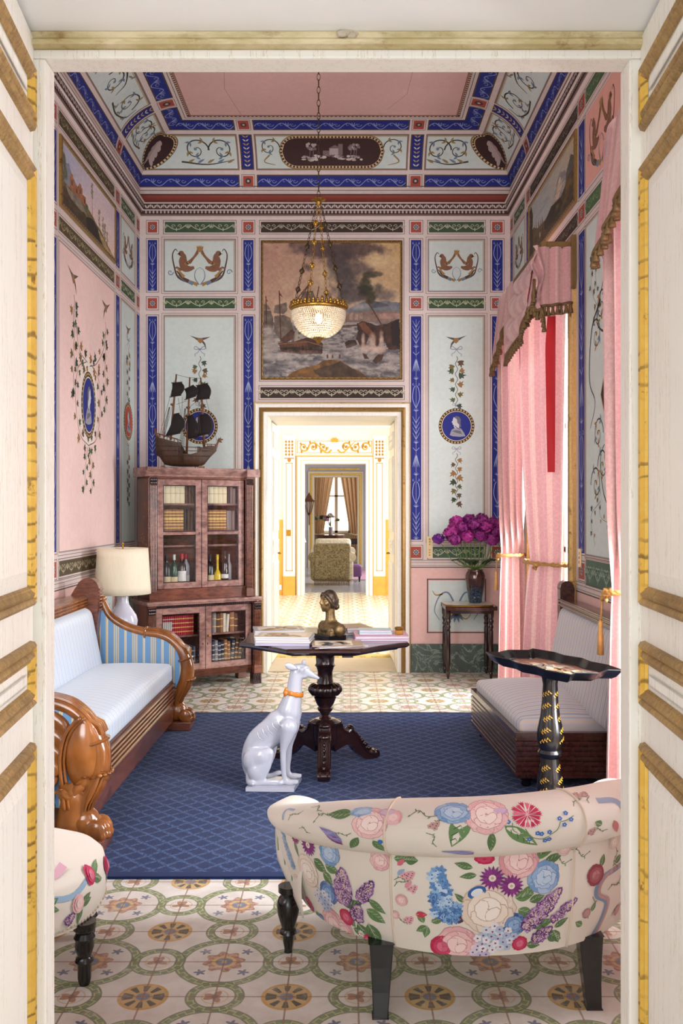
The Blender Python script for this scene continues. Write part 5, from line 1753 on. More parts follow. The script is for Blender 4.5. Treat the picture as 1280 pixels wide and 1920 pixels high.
bottle(.280, .125, .28, .030, 'green_bottle_glass', 'white_capsule', 'paper_label', 'green bottle with white top behind the left glass door', lab=(.05, .34))
bottle(.349, .125, .285, .036, 'brown_spirit', 'red_capsule', 'white_label', 'dark bottle with red cap and white label behind the left door', lab=(.2, .5))
bottle(.412, .190, .28, .030, 'clear_glass_dull', 'red_capsule', 'white_label', 'pale bottle with red cap at the right end of the left door')
bottle(.556, .200, .25, .030, 'dark_bottle_glass', 'pink_capsule', 'white_label', 'pink-topped bottle at the left end behind the right door')
bottle(.602, .125, .275, .036, 'dark_bottle_glass', 'dark_leather', 'paper_label', 'black wine bottle with beige label behind the right glass door')
bottle(.674, .130, .27, .031, 'yellow_liqueur', 'yellow_liqueur', 'yellow_liqueur', 'yellow liqueur bottle behind the right glass door', shoulder=.36, lab=(.1, .34))
bottle(.742, .130, .30, .032, 'dark_bottle_glass', 'dark_leather', 'white_label', 'tall black bottle with a small square white label, right door', lab=(.22, .34))
bottle(.800, .170, .27, .024, 'clear_glass_dull', None, None, 'narrow grey glass bottle at the right end of the bottle row')

# ------------------------------------------------------------------ model ship on the bookcase
MAT['ship_wood'] = m_wood('old_ship_wood', rgb(40, 26, 18), rgb(92, 62, 42), (8, 1, 1), 18, 0.5, 0.1)
MAT['ship_light'] = m_plain('varnished_spar', rgb(104, 64, 34), 0.45, var=.25)
MAT['black_sail'] = m_plain('blackened_sail', rgb(30, 24, 26), 0.8, var=.25)
MAT['rigging'] = m_plain('rigging_cord', rgb(70, 58, 50), 0.8)
def ship():
 YS = 7.86; Z0 = 1.8475; k = YS / F_PX
 t = thing('model_ship', 'dark wooden model sailing ship with black sails on top of the bookcase', 'model ship', (-1.34, YS, Z0))
 W = dict(parent=t, world=True)
 S = 170 / 1280.0
 def p(cx, cy, dy=0): return at_y(270 + cx * S, 680 + cy * S, YS)[0], YS + dy, max(Z0 + .001, at_y(0, 680 + cy * S, YS)[2])
 # hull: rows from keel to rail, sections along the length
 secs = [(170, 1040, 1300, .035), (215, 1060, 1330, .060), (290, 1080, 1440, .075), (400, 1110, 1462, .085), (500, 1135, 1468, .088), (580, 1290, 1470, .088), (680, 1300, 1470, .085), (780, 1270, 1470, .075), (850, 1200, 1440, .058), (930, 1170, 1340, .035), (1020, 1180, 1250, .012)]
 h = M()
 def hull(u, v):
  q = u * (len(secs) - 1); i = min(int(q), len(secs) - 2); f = q - i
  a, b = secs[i], secs[i + 1]
  cx = a[0] * (1 - f) + b[0] * f; top = a[1] * (1 - f) + b[1] * f; bot = a[2] * (1 - f) + b[2] * f; w = a[3] * (1 - f) + b[3] * f
  an = pi * v            # from near rail under the keel to the far rail
  r = abs(sin(an)) ** .6
  x, _, z0_ = p(cx, top); z1_ = p(cx, bot)[2]
  return (x, YS - w * cos(an) * (.55 + .45 * (1 - r * .6)), z0_ + (z1_ - z0_) * r)
 h.surf(hull, 40, 14)
 # decks
 def deck(a, b, dz=14):
  x0, x1 = p(a, 0)[0], p(b, 0)[0]
  za = np.interp([a, b], [q[0] for q in secs], [q[1] for q in secs]) + dz
  w = np.interp([a, b], [q[0] for q in secs], [q[3] for q in secs]) * .97
  h.quad((x0, YS - w[0], p(0, za[0])[2]), (x1, YS - w[1], p(0, za[1])[2]), (x1, YS + w[1], p(0, za[1])[2]), (x0, YS + w[0], p(0, za[0])[2]))
 for a, b in ((180, 290), (290, 400), (400, 500), (580, 680), (680, 780), (850, 930), (930, 1020)): deck(a, b)
 h.box(p(495, 0)[0], p(505, 0)[0], YS - .085, YS + .085, p(0, 1300)[2], p(0, 1120)[2])
 h.box(p(770, 0)[0], p(800, 0)[0], YS - .07, YS + .07, p(0, 1290)[2], p(0, 1190)[2])
 # wales and railing
 for cy0, cy1 in ((1180, 1215), (1250, 1255), (1320, 1330)):
  h.tube([(p(cx, 0)[0], YS - np.interp(cx, [q[0] for q in secs], [q[3] for q in secs]) * .99 - .001, p(0, np.interp(cx, [180, 1000], [cy0, cy1]) )[2]) for cx in (200, 290, 400, 500, 580, 680, 780, 850, 930)], .0035, 6)
 h.obj('hull', 'ship_wood', **W, smooth=40)
 r = M()
 for cx in range(200, 510, 50):
  z = np.interp(cx, [170, 500], [1040, 1135])
  w = np.interp(cx, [q[0] for q in secs], [q[3] for q in secs])
  for s in (-1, 1): r.tube([(p(cx, 0)[0], YS + s * w, p(0, z)[2]), (p(cx, 0)[0], YS + s * w, p(0, z - 45)[2])], .003, 6)
 for s in (-1, 1): r.tube([(p(cx, 0)[0], YS + s * np.interp(cx, [q[0] for q in secs], [q[3] for q in secs]), p(0, np.interp(cx, [170, 500], [995, 1090]))[2]) for cx in (190, 300, 400, 500)], .004, 6)
 for cx in (840, 900, 960, 1010): r.tube([p(cx, 1180, -.03), p(cx, 1150, -.03)], .004, 6)
 r.tube([p(830, 1150, -.04), p(1020, 1160, -.01)], .004, 6)
 r.tube([p(150, 930), p(165, 990), p(200, 1080), p(215, 1200)], [.008, .010, .012, .010], 8)
 r.obj('railing', 'ship_light', **W, smooth=True)
 # beak and carved dragon head
 b = M()
 b.tube([p(812, 1425), p(880, 1360), p(960, 1260), p(1010, 1210), p(1035, 1140), p(1060, 1100)], [.014, .014, .013, .011, .009, .009], 10)
 b.ell(p(1070, 1095), (.014, .012, .016), 10, 8); b.ell(p(1100, 1085), (.010, .007, .007), 8, 6); b.ell(p(1085, 1122), (.009, .006, .005), 8, 6)
 for a, c in ((1055, 1060), (1080, 1055), (1040, 1080)): b.tube([p(a, c + 20), p(a + 4, c - 8)], [.005, .001], 6)
 b.obj('figurehead', 'ship_light', **W, smooth=True)
 for (c0, t0, c1, t1, nm) in ((455, 170, 375, 1090, 0), (645, 215, 600, 1300, 1), (800, 220, 850, 1200, 2)):
  m = M(); m.tube([p(c1, t1), p((c0 + c1) / 2, (t0 + t1) / 2), p(c0, t0)], [.010, .009, .006], 10)
  cx, cy = [(400, 600), (622, 645), (825, 640)][nm]
  m.lathe([(.012, -.004), (.018, .004), (.018, .012), (.012, .014)], 12, p(cx, cy)[0], YS, p(cx, cy)[2])
  m.ell(p(c0, t0), (.007, .007, .006), 8, 6)
  m.obj('mast', 'ship_light', **W, smooth=True)
 sails = [(395, 285, 540, 285, 370, 485, 530, 470, 60), (570, 380, 700, 325, 580, 525, 740, 480, 70), (740, 325, 900, 300, 735, 525, 930, 515, 50),
    (410, 730, 500, 720, 290, 1045, 520, 1000, 90), (600, 760, 690, 740, 610, 1080, 760, 1060, 60), (760, 740, 900, 730, 720, 1050, 950, 1000, 60)]
 for q in sails:
  m = M()
  def sf(u, v, q=q):
   a = np.array(q[0:2]) * (1 - u) + np.array(q[2:4]) * u; b = np.array(q[4:6]) * (1 - u) + np.array(q[6:8]) * u
   c = a * (1 - v) + b * v; bl = sin(pi * v)
   return p(c[0] + q[8] * bl * (.4 + .6 * u), c[1], -.02 - .04 * bl + .05 * (.5 - u))
  m.surf(sf, 10, 10); m.obj('sail', 'black_sail', **W, smooth=True, solid=.002)
  for a, b in (((q[0] - 12, q[1], .005), (q[2] + 12, q[3], -.045)), ((q[4] - 12, q[5], .005), (q[6] + 8, q[7], -.045))):
   y = M(); y.tube([p(*a), p(*b)], .004, 6); y.obj('yard', 'ship_wood', **W)
 g = M()
 for a, b in (((460, 170), (640, 215)), ((645, 215), (800, 220)), ((430, 250), (220, 1020)), ((400, 600), (290, 1020)), ((455, 590), (600, 540)), ((480, 500), (540, 850)), ((540, 480), (530, 980)), ((640, 640), (560, 1040)), ((620, 640), (780, 520)), ((825, 640), (740, 520)), ((800, 230), (1040, 1150))):
  g.tube([p(*a), p(*b)], .0016, 5)
 def ladder(a, b, c, d, n):
  for q in range(4):
   f = q / 3; g.tube([p(a[0] * (1 - f) + b[0] * f, a[1], -.06), p(c[0] * (1 - f) + d[0] * f, c[1], -.075)], .0014, 4)
  for q in range(n):
   f = q / n; x0 = a[0] * (1 - f) + c[0] * f; x1 = b[0] * (1 - f) + d[0] * f; y = a[1] * (1 - f) + c[1] * f
   g.tube([p(x0, y, -.06 - .015 * f), p(x1, y, -.06 - .015 * f)], .0012, 4)
 ladder((370, 640), (385, 640), (270, 1035), (320, 1035), 22); ladder((590, 660), (605, 660), (510, 1240), (580, 1280), 26); ladder((770, 760), (800, 760), (740, 1010), (815, 1020), 14)
 g.obj('rigging', 'rigging', **W)
 s = M()
 for cx in (270, 800): s.prism([(p(cx - 25, 0)[0], Z0), (p(cx + 25, 0)[0], Z0), (p(cx + 12, 0)[0], Z0 + .02), (p(cx - 12, 0)[0], Z0 + .02)], YS - .05, YS + .05, 'y')
 s.obj('cradle', 'ship_light', **W)
ship()
# ------------------------------------------------------------------ centre table
def centre_table():
 X, Y = -.12, 5.41
 t = thing('pedestal_table', 'dark mahogany octagonal pedestal table standing on the rug behind the white dog', 'table', (X, Y, .0135))
 zt = .742
 m = M()
 def oct_(r, z):
  pts = []
  for k in range(8):
   a0 = pi / 8 + k * pi / 4; a1 = a0 + pi / 4
   c0 = (r * cos(a0), r * sin(a0)); c1 = (r * cos(a1), r * sin(a1))
   for j in range(4):
    f = j / 4; b = 1 - .025 * sin(pi * f)
    pts.append(((c0[0] * (1 - f) + c1[0] * f) * b, (c0[1] * (1 - f) + c1[1] * f) * b, z))
  return pts
 rings = [m._a(oct_(r, z)) for r, z in ((.44, zt - .046), (.455, zt - .036), (.50, zt - .030), (.516, zt - .020), (.516, zt - .010), (.508, zt - .002), (.498, zt))]
 for a, b in zip(rings, rings[1:]):
  for k in range(32): m.face((a + k, a + (k + 1) % 32, b + (k + 1) % 32, b + k))
 m.face([rings[-1] + k for k in range(32)]); m.face([rings[0] + k for k in reversed(range(32))])
 m.obj('table_top', 'mahogany', t)
 m = M(); m.box(.10, .16, -.36, -.30, zt - .062, zt - .046); m.obj('top_cleat', 'mahogany', t)
 m = M()
 P = [(.066, zt - .046), (.066, zt - .075), (.056, zt - .10), (.052, zt - .15), (.060, zt - .165), (.052, zt - .172), (.044, zt - .20), (.044, zt - .245), (.056, zt - .30), (.062, zt - .318)]
 m.lathe(P[::-1], 24)
 m.lathe([(.03, .255), (.036, .275), (.024, .29), (.030, .305), (.042, .318), (.046, .33), (.038, .338), (.050, .355), (.062, .385), (.066, .395), (.050, .404)], 24)
 m.obj('column', 'mahogany', t, smooth=35)
 m = M(); m.lathe([(.048, .400), (.082, .408), (.098, .428), (.100, .445), (.090, .465), (.062, .476)], 64, flute=(16, .16, .404, .47)); m.obj('gadrooned_knop', 'mahogany', t, smooth=True)
 m = M(); m.lathe([(.03, .10), (.062, .12), (.070, .16), (.070, .235), (.090, .240), (.092, .252), (.075, .258), (.06, .268), (.03, .272)], 28); m.obj('plinth_block', 'mahogany', t, smooth=35)
 for k in range(3):
  a = -pi / 2 + k * 2 * pi / 3 + (.0 if k == 0 else 0)
  R = Matrix.Rotation(a, 4, 'Z')
  l = M(R)
  up = smooth_path([(.05, .235), (.085, .245), (.10, .215), (.135, .185), (.165, .195), (.195, .165), (.235, .10), (.275, .052), (.315, .040), (.342, .052)], 4)
  lo = smooth_path([(.05, .075), (.095, .095), (.135, .105), (.165, .09), (.205, .045), (.255, .008), (.30, .0), (.34, .0)], 4)
  l.prism(up + lo[::-1], -.030, .030, 'y')
  for s in (-1, 1):
   l.tube([(x, s * .028, z - .006) for x, z in up[:-2]], .009, 6)
   l.torus((.332, s * .020, .026), .018, .009, 14, 6, rot_x(pi / 2))
  l.ell((.172, 0, .198), (.018, .034, .016), 10, 6); l.ell((.092, 0, .242), (.016, .034, .014), 10, 6)
  for j in range(5): l.ell((.20 + .025 * j, 0, .162 - .026 * j), (.016, .012, .014), 8, 6)
  l.tube([(.332, -.034, .026), (.332, .034, .026)], .024, 12)
  l.obj('leg', 'mahogany', t, smooth=40)
 return zt + .0135
TT = centre_table()

# ------------------------------------------------------------------ magazines and books on the centre table
for nm, c in (('cover_cream', (206, 194, 172)), ('cover_grey', (164, 162, 166)), ('cover_pink', (214, 150, 180)), ('cover_blue', (176, 200, 214)), ('page_white', (204, 202, 210)), ('cover_beige', (206, 190, 160)), ('cover_photo', (150, 120, 100)), ('page_lilac', (172, 166, 190)), ('cover_purple', (190, 130, 170))):
 MAT[nm] = m_plain(nm, rgb(*c), 0.35, 0, var=0.06, scale=14)
def pic_cover(seed, ground, blobs):
 """printed cover: loose coloured shapes on the cover sheet"""
 return seed, ground, blobs
def magazine(name, x, y, z, w, d, h, rot, cover, pages, label, cat='magazine', art=None, hard=False):
 o = thing(name, label, cat, (x, y, z), rot)
 m = M(); m.box(-w / 2 + .003, w / 2 - (.004 if hard else .001), -d / 2 + (.004 if hard else .001), d / 2 - (.004 if hard else .001), .0012, h - .0012); m.obj('pages', pages, o)
 m = M(); m.box(-w / 2, w / 2, -d / 2, d / 2, h - .0012, h); m.box(-w / 2, w / 2, -d / 2, d / 2, 0, .0012); m.box(-w / 2, -w / 2 + .003, -d / 2, d / 2, .0012, h - .0012)
 m.obj('cover', cover, o)
 if art:
  random.seed(art); a = M(); p = Paint(a, lambda u, v, hh: (u, v, h + hh), .0003)
  cs = [rgb(*c) for c in ((150, 110, 80), (206, 170, 120), (120, 90, 70), (226, 214, 196), (96, 104, 110))]
  p.rect(-w * .42, w * .42, -d * .44, d * .3, random.choice(cs[3:4]), 1)
  for k in range(14):
   p.disc(random.uniform(-.3, .3) * w, random.uniform(-.32, .2) * d, random.uniform(.02, .05), random.choice(cs), 2 + k % 4, 9, random.uniform(.012, .04), random.uniform(0, 3))
  a.obj('cover_picture', 'gloss_paint', o)
 return o
zz = TT + .0006
# big stack at the left
def stack(x, y, z, items):
 for (w, d, h, r, dx, dy, c, pg, lab, art) in items:
  magazine('magazine', x + dx, y + dy, z, w, d, h, r, c, pg, lab, art=art); z += h + .0006
 return z
stack(-.335, 5.16, zz, [(.30, .22, .017, -.10, .0, .0, 'cover_grey', 'page_lilac', 'lowest magazine of the near stack on the table\'s left side', None),
      (.30, .22, .010, -.06, .0, .0, 'cover_cream', 'page_white', 'second magazine from the bottom of the near left stack on the table', None),
      (.30, .22, .011, -.10, .0, .004, 'cover_grey', 'page_white', 'third magazine from the bottom of the near left stack on the table', None),
      (.295, .215, .008, -.07, -.006, .006, 'cover_cream', 'page_white', 'topmost magazine with brown and cream cover, near left stack on the table', 11)])
stack(-.40, 5.50, zz, [(.29, .22, .014, .12, 0, 0, 'cover_beige', 'page_lilac', 'lowest magazine of the rear stack on the table\'s left side', None),
        (.29, .22, .012, .06, .01, 0, 'cover_cream', 'page_white', 'middle magazine of the rear left stack on the table', None),
        (.29, .22, .012, .15, .0, .01, 'cover_grey', 'page_white', 'topmost grey magazine of the rear left stack on the table', 5)])
z2 = zz
for (h, r, c, lab) in ((.004, -.5, 'cover_photo', 'bottom brown magazine lying open-edged in front of the bronze bust'), (.005, -.35, 'cover_grey', 'middle magazine of the thin pile in front of the bronze bust'), (.004, -.62, 'cover_photo', 'top magazine with pictured cover in front of the bronze bust')):
 magazine('magazine', -.035 + .02 * r, 5.07, z2, .21, .275, h, r - .9, c, 'page_white', lab, art=int(h * 1000) + 2 if 'top' in lab else None); z2 += h + .0006
stack_x, stack_y = .20, 5.36
z3 = zz
for (w, d, h, r, c, pg, lab) in ((.31, .24, .012, .02, 'cover_purple', 'page_white', 'lower large pink book on the right side of the table'), (.305, .235, .016, .05, 'cover_pink', 'page_white', 'upper large pink book on the right side of the table, under the blue ones')):
 magazine('picture_book', stack_x, stack_y, z3, w, d, h, r, c, pg, lab, 'book', hard=True); z3 += h + .0006
for (w, d, h, r, c, lab) in ((.19, .14, .011, .04, 'cover_blue', 'lower small pale blue book on top of the pink books'), (.185, .135, .011, .01, 'cover_blue', 'upper small pale blue book on top of the pink books')):
 magazine('small_book', stack_x - .03, stack_y + .01, z3, w, d, h, r, c, 'page_white', lab, 'book', hard=True); z3 += h + .0006
o = thing('brass_box', 'small brass box on the pink books at the right edge of the table', 'box', (stack_x + .105, stack_y - .03, zz + .0292))
m = M(); m.box(-.022, .022, -.02, .02, 0, .022); m.obj('body', 'brass', o, bevel=.003)
m = M(); m.lathe([(.014, .022), (.024, .026), (.026, .036), (.022, .040), (.010, .036)], 14); m.obj('bowl', 'brass', o, smooth=40)
stack(.045, 5.62, zz, [(.16, .22, .012, .25, 0, 0, 'cover_grey', 'page_white', 'lowest magazine standing out behind the bronze bust', None), (.16, .22, .014, .35, .004, 0, 'cover_cream', 'page_white', 'middle magazine of the pile behind the bronze bust', None), (.16, .22, .013, .30, .006, 0, 'cover_photo', 'page_white', 'top magazine of the pile behind the bronze bust', None)])

# ------------------------------------------------------------------ bronze bust
def bronze(name, c0, c1):
 n = NT(name); k = n.noise(30, 5, 0.7).step(0.35, 0.7)
 n.base(n.mix(k, c0, c1)); n.set(0.42, 0.75); n.bump(n.noise(160, 3), 0.25, 0.003); return n.m
MAT['bronze'] = bronze('bronze', rgb(104, 86, 62), rgb(160, 132, 88))
MAT['bronze_hair'] = bronze('dark_bronze', rgb(66, 56, 48), rgb(112, 96, 78))
MAT['black_marble'] = m_plain('black_marble', rgb(20, 20, 22), 0.15, var=.5, scale=30)
def bust():
 YB_ = 5.345
 t = thing('bust', 'bronze bust of a woman with smooth bound hair on a dark base on the table', 'bust', (-.098, YB_, TT + .0006), math.radians(-58))
 # local frame: +x is the way the face looks turned by the rotation; here face looks along -x then turned toward the viewer
 t.rotation_euler = (0, 0, math.radians(32)); ROOTM[t.name] = Matrix.Translation(t.location) @ Matrix.Rotation(math.radians(32), 4, 'Z')
 hz = .218
 m = M()
 E_ = m.ell
 E_((0, 0, hz), (.048, .040, .058), 20, 14)                       # skull and face mass
 E_((-.018, 0, hz - .022), (.032, .031, .042), 18, 12)            # jaw
 E_((-.034, 0, hz - .052), (.012, .012, .010), 10, 8)             # chin
 m.tube([(-.043, 0, hz + .016), (-.052, 0, hz - .004), (-.057, 0, hz - .014)], [.005, .007, .008], 8)   # nose
 E_((-.050, .006, hz - .016), (.006, .005, .005), 8, 6); E_((-.050, -.006, hz - .016), (.006, .005, .005), 8, 6)
 E_((-.046, 0, hz - .031), (.007, .012, .0035), 10, 6); E_((-.045, 0, hz - .037), (.007, .010, .004), 10, 6)   # lips
 for s in (-1, 1):
  m.tube([(-.040, s * .008, hz + .015), (-.041, s * .018, hz + .018), (-.032, s * .029, hz + .012)], .004, 6)   # brow
  E_((-.036, s * .016, hz + .006), (.007, .009, .005), 10, 6)                                                    # lids
  E_((-.030, s * .026, hz - .012), (.014, .010, .014), 10, 6)                                                    # cheek
  E_((.006, s * .040, hz - .004), (.011, .006, .017), 10, 8)                                                     # ear
 m.tube([(.008, 0, hz - .03), (.010, 0, hz - .075), (.012, 0, hz - .105), (.014, 0, hz - .125)], [.030, .027, .030, .042], 16)
 # shoulders and chest
 E_((.018, 0, .072), (.050, .102, .032), 22, 12); E_((.002, 0, .056), (.046, .080, .030), 18, 10)
 for s in (-1, 1): E_((.020, s * .088, .058), (.036, .034, .038), 14, 10)
 m.box(-.035, .058, -.075, .075, .022, .050)
 m.obj('figure', 'bronze', t, remesh=.0032, smooth_it=4)
 h = M()
 h.ell((.006, 0, hz + .010), (.048, .0435, .0555), 22, 14)
 for s in (-1, 1):
  h.ell((.012, s * .026, hz - .006), (.030, .020, .040), 14, 10)
  h.tube([(-.036, s * .006, hz + .044), (-.030, s * .030, hz + .026), (-.012, s * .040, hz + .000), (.010, s * .040, hz - .028)], [.010, .010, .010, .010], 8)
 h.ell((.048, 0, hz - .036), (.022, .024, .020), 14, 10)
 h.tube([(.03, 0, hz + .03), (.05, 0, hz), (.048, 0, hz - .03)], [.02, .018, .016], 10)
 h.obj('hair', 'bronze_hair', t, remesh=.0035, smooth_it=3)
 b = M(); b.box(-.052, .066, -.085, .085, 0, .026); b.obj('base', 'black_marble', t, bevel=.003)
bust()

# ------------------------------------------------------------------ white greyhound statue
MAT['glazed_white'] = m_plain('white_glazed_ceramic', rgb(184, 186, 198), 0.12, 0, var=0.05, scale=6, coat=0.6)
MAT['amber_collar'] = m_plain('amber_glazed_collar', rgb(204, 122, 34), 0.2, 0, var=0.25, scale=50, coat=0.5)
def dog():
 YD = 4.99
 t = thing('dog_statue', 'white glazed ceramic greyhound sitting upright with an orange collar in front of the table', 'statue', (-.40, YD, .0135))
 W = dict(parent=t, world=True)
 S = 180 / 1234.0
 def p(cx, cy, dy=0):
  q = at_y(440 + cx * S, 1220 + cy * S, YD); return (q[0], YD + dy, max(.050, q[2]))
 k = S * YD / F_PX
 def chain(m, pts, wy=1.0):
  path = [(a[0], a[1], a[2] if len(a) > 3 else 0.0, a[-1]) for a in pts]
  sm = smooth_path(path, 5)
  m.tube([p(a, b, c) for a, b, c, r in sm], [r * k for *_, r in sm], 16, flat=[r * k * wy for *_, r in sm])
  for a, b, c, r in (sm[0], sm[-1]): m.ell(p(a, b, c), (r * k, r * k * wy, r * k), 14, 10)
 m = M()
 # head
 chain(m, [(1068, 352, 22), (1010, 322, 38), (930, 280, 58), (850, 245, 78), (790, 240, 72)], .8)
 m.ell(p(900, 210), (60 * k, 50 * k, 30 * k), 12, 8)
 m.ell(p(1082, 345), (17 * k, 16 * k, 13 * k), 10, 6)
 m.ell(p(880, 320), (75 * k, 48 * k, 42 * k), 12, 8)
 for s in (-1, 1): m.ell(p(872, 222, s * .028), (24 * k, 16 * k, 18 * k), 10, 8)
 # neck
 chain(m, [(795, 270, 84), (775, 400, 92), (762, 520, 104), (735, 640, 128), (700, 780, 160)], .8)
 # trunk
 chain(m, [(715, 800, 150), (610, 935, 208), (470, 1045, 186), (330, 1170, 182), (265, 1330, 180), (240, 1480, 150), (240, 1590, 110)], .62)
 m.ell(p(700, 930), (140 * k, 115 * k, 190 * k), 16, 10)
 m.ell(p(770, 830), (85 * k, 80 * k, 130 * k), 14, 10)
 for q in range(5): m.tube([p(300 + 62 * q, 1000 - 45 * q, -.075 - .004 * q), p(330 + 62 * q, 1070 - 45 * q, -.082 - .004 * q), p(380 + 60 * q, 1120 - 45 * q, -.070)], 14 * k, 6)
 for s, dx, dy in ((-1, 0, 0), (1, 25, -45)):
  y = s * .055
  # thigh, shank, hind foot
  chain(m, [(270 + dx, 1390 + dy, y * .7, 165), (370 + dx, 1330 + dy, y, 118), (445 + dx, 1280 + dy, y, 70)], .55)
  chain(m, [(290 + dx, 1520 + dy, y, 120), (400 + dx, 1400 + dy, y, 92), (450 + dx, 1290 + dy, y, 58)], .55)
  chain(m, [(455 + dx, 1290 + dy, y, 62), (420 + dx, 1440 + dy, y, 62), (360 + dx, 1580 + dy, y, 54), (290 + dx, 1690 + dy, y, 50)], .7)
  if s < 0: chain(m, [(265, 1715, y, 48), (360, 1730, y, 42), (470, 1745, y, 40), (560, 1755, y, 46), (610, 1775, y, 36)], .8)
  else: chain(m, [(330, 1650, y, 40), (450, 1645, y, 34), (540, 1610, y, 34), (600, 1605, y, 26)], .8)
  # foreleg
  if s < 0: chain(m, [(700, 960, y, 120), (665, 1110, y, 80), (632, 1250, y, 44), (632, 1400, y, 40), (640, 1540, y, 34), (665, 1650, y, 36), (720, 1715, y, 40), (800, 1728, y, 34)], .75)
  else: chain(m, [(730, 950, y, 110), (705, 1110, y, 84), (690, 1250, y, 50), (680, 1400, y, 44), (668, 1560, y, 38), (700, 1640, y, 40), (770, 1650, y, 42), (832, 1645, y, 30)], .75)
  fx, fy = ((800, 1728) if s < 0 else (828, 1648))
  for q in (-1, 0, 1): m.ell(p(fx - 8, fy + 2, y + q * .013), (30 * k, 15 * k, 22 * k), 8, 6)
  if s < 0:
   for q in (-1, 0, 1): m.ell(p(590, 1768, y + q * .013), (34 * k, 16 * k, 26 * k), 8, 6)
 chain(m, [(190, 1600, -.02, 50), (200, 1690, -.06, 36), (250, 1745, -.085, 26)], .9)
 m.obj('dog_body', 'glazed_white', **W, remesh=.0055, smooth_it=4)
 e = M()
 def ear(pts, wid, y):
  sm = smooth_path(pts, 4); n = len(sm)
  e.tube([p(a, b, c) for a, b, c in sm], [max(.002, wid * k * sin(pi * (.12 + .86 * i / (n - 1)))) for i in range(n)], 10, flat=[.008] * n)
 ear([(800, 215, -.038), (735, 190, -.05), (680, 165, -.055), (650, 160, -.056)], 44, -1); e.ell(p(885, 160, .030), (30 * k, 10 * k, 36 * k), 10, 8, rot_y(.5))
 e.obj('ears', 'glazed_white', **W, smooth=True)
 for s in (-1,):
  q = M(); q.ell(p(868, 232, s * .041), (26 * k, 8 * k, 18 * k), 10, 8); q.torus(p(868, 232, s * .042), 26 * k, 6 * k, 14, 6, rot_x(pi / 2), sq=(1, .75)); q.obj('eye', 'glazed_white', **W, smooth=True)
 c = M()
 A, B = p(655, 520), p(872, 565)
 cx, cz = (A[0] + B[0]) / 2, (A[2] + B[2]) / 2
 rr = (B[0] - A[0]) / 2 + .004
 tl = atan2(B[2] - A[2], B[0] - A[0])
 def col(u, v):
  a = 2 * pi * u; h = (v - .5) * .024 * (1 + .12 * sin(a * 9)); r = rr * (1 - .06 * v)
  x, y, z = r * cos(a), r * .80 * sin(a), h
  return (cx + x * cos(tl) - z * sin(tl), YD + y, cz + x * sin(tl) + z * cos(tl))
 c.surf(col, 40, 3, cu=True)
 c.ell(p(660, 535, -.018), (.012, .014, .016), 10, 8); c.ell(p(664, 500, -.012), (.008, .008, .010), 8, 6); c.ell(p(655, 575, -.012), (.008, .008, .010), 8, 6)
 c.obj('collar', 'amber_collar', **W, smooth=50, solid=.006)
 b = M()
 x0, x1 = p(165, 0)[0], p(775, 0)[0]
 b.prism([(x0, YD - .10), (x1, YD - .11), (x1 + .03, YD + .10), (x0 + .03, YD + .11)], .0150, .036, 'z')
 b.obj('plinth', 'glazed_white', **W)
dog()

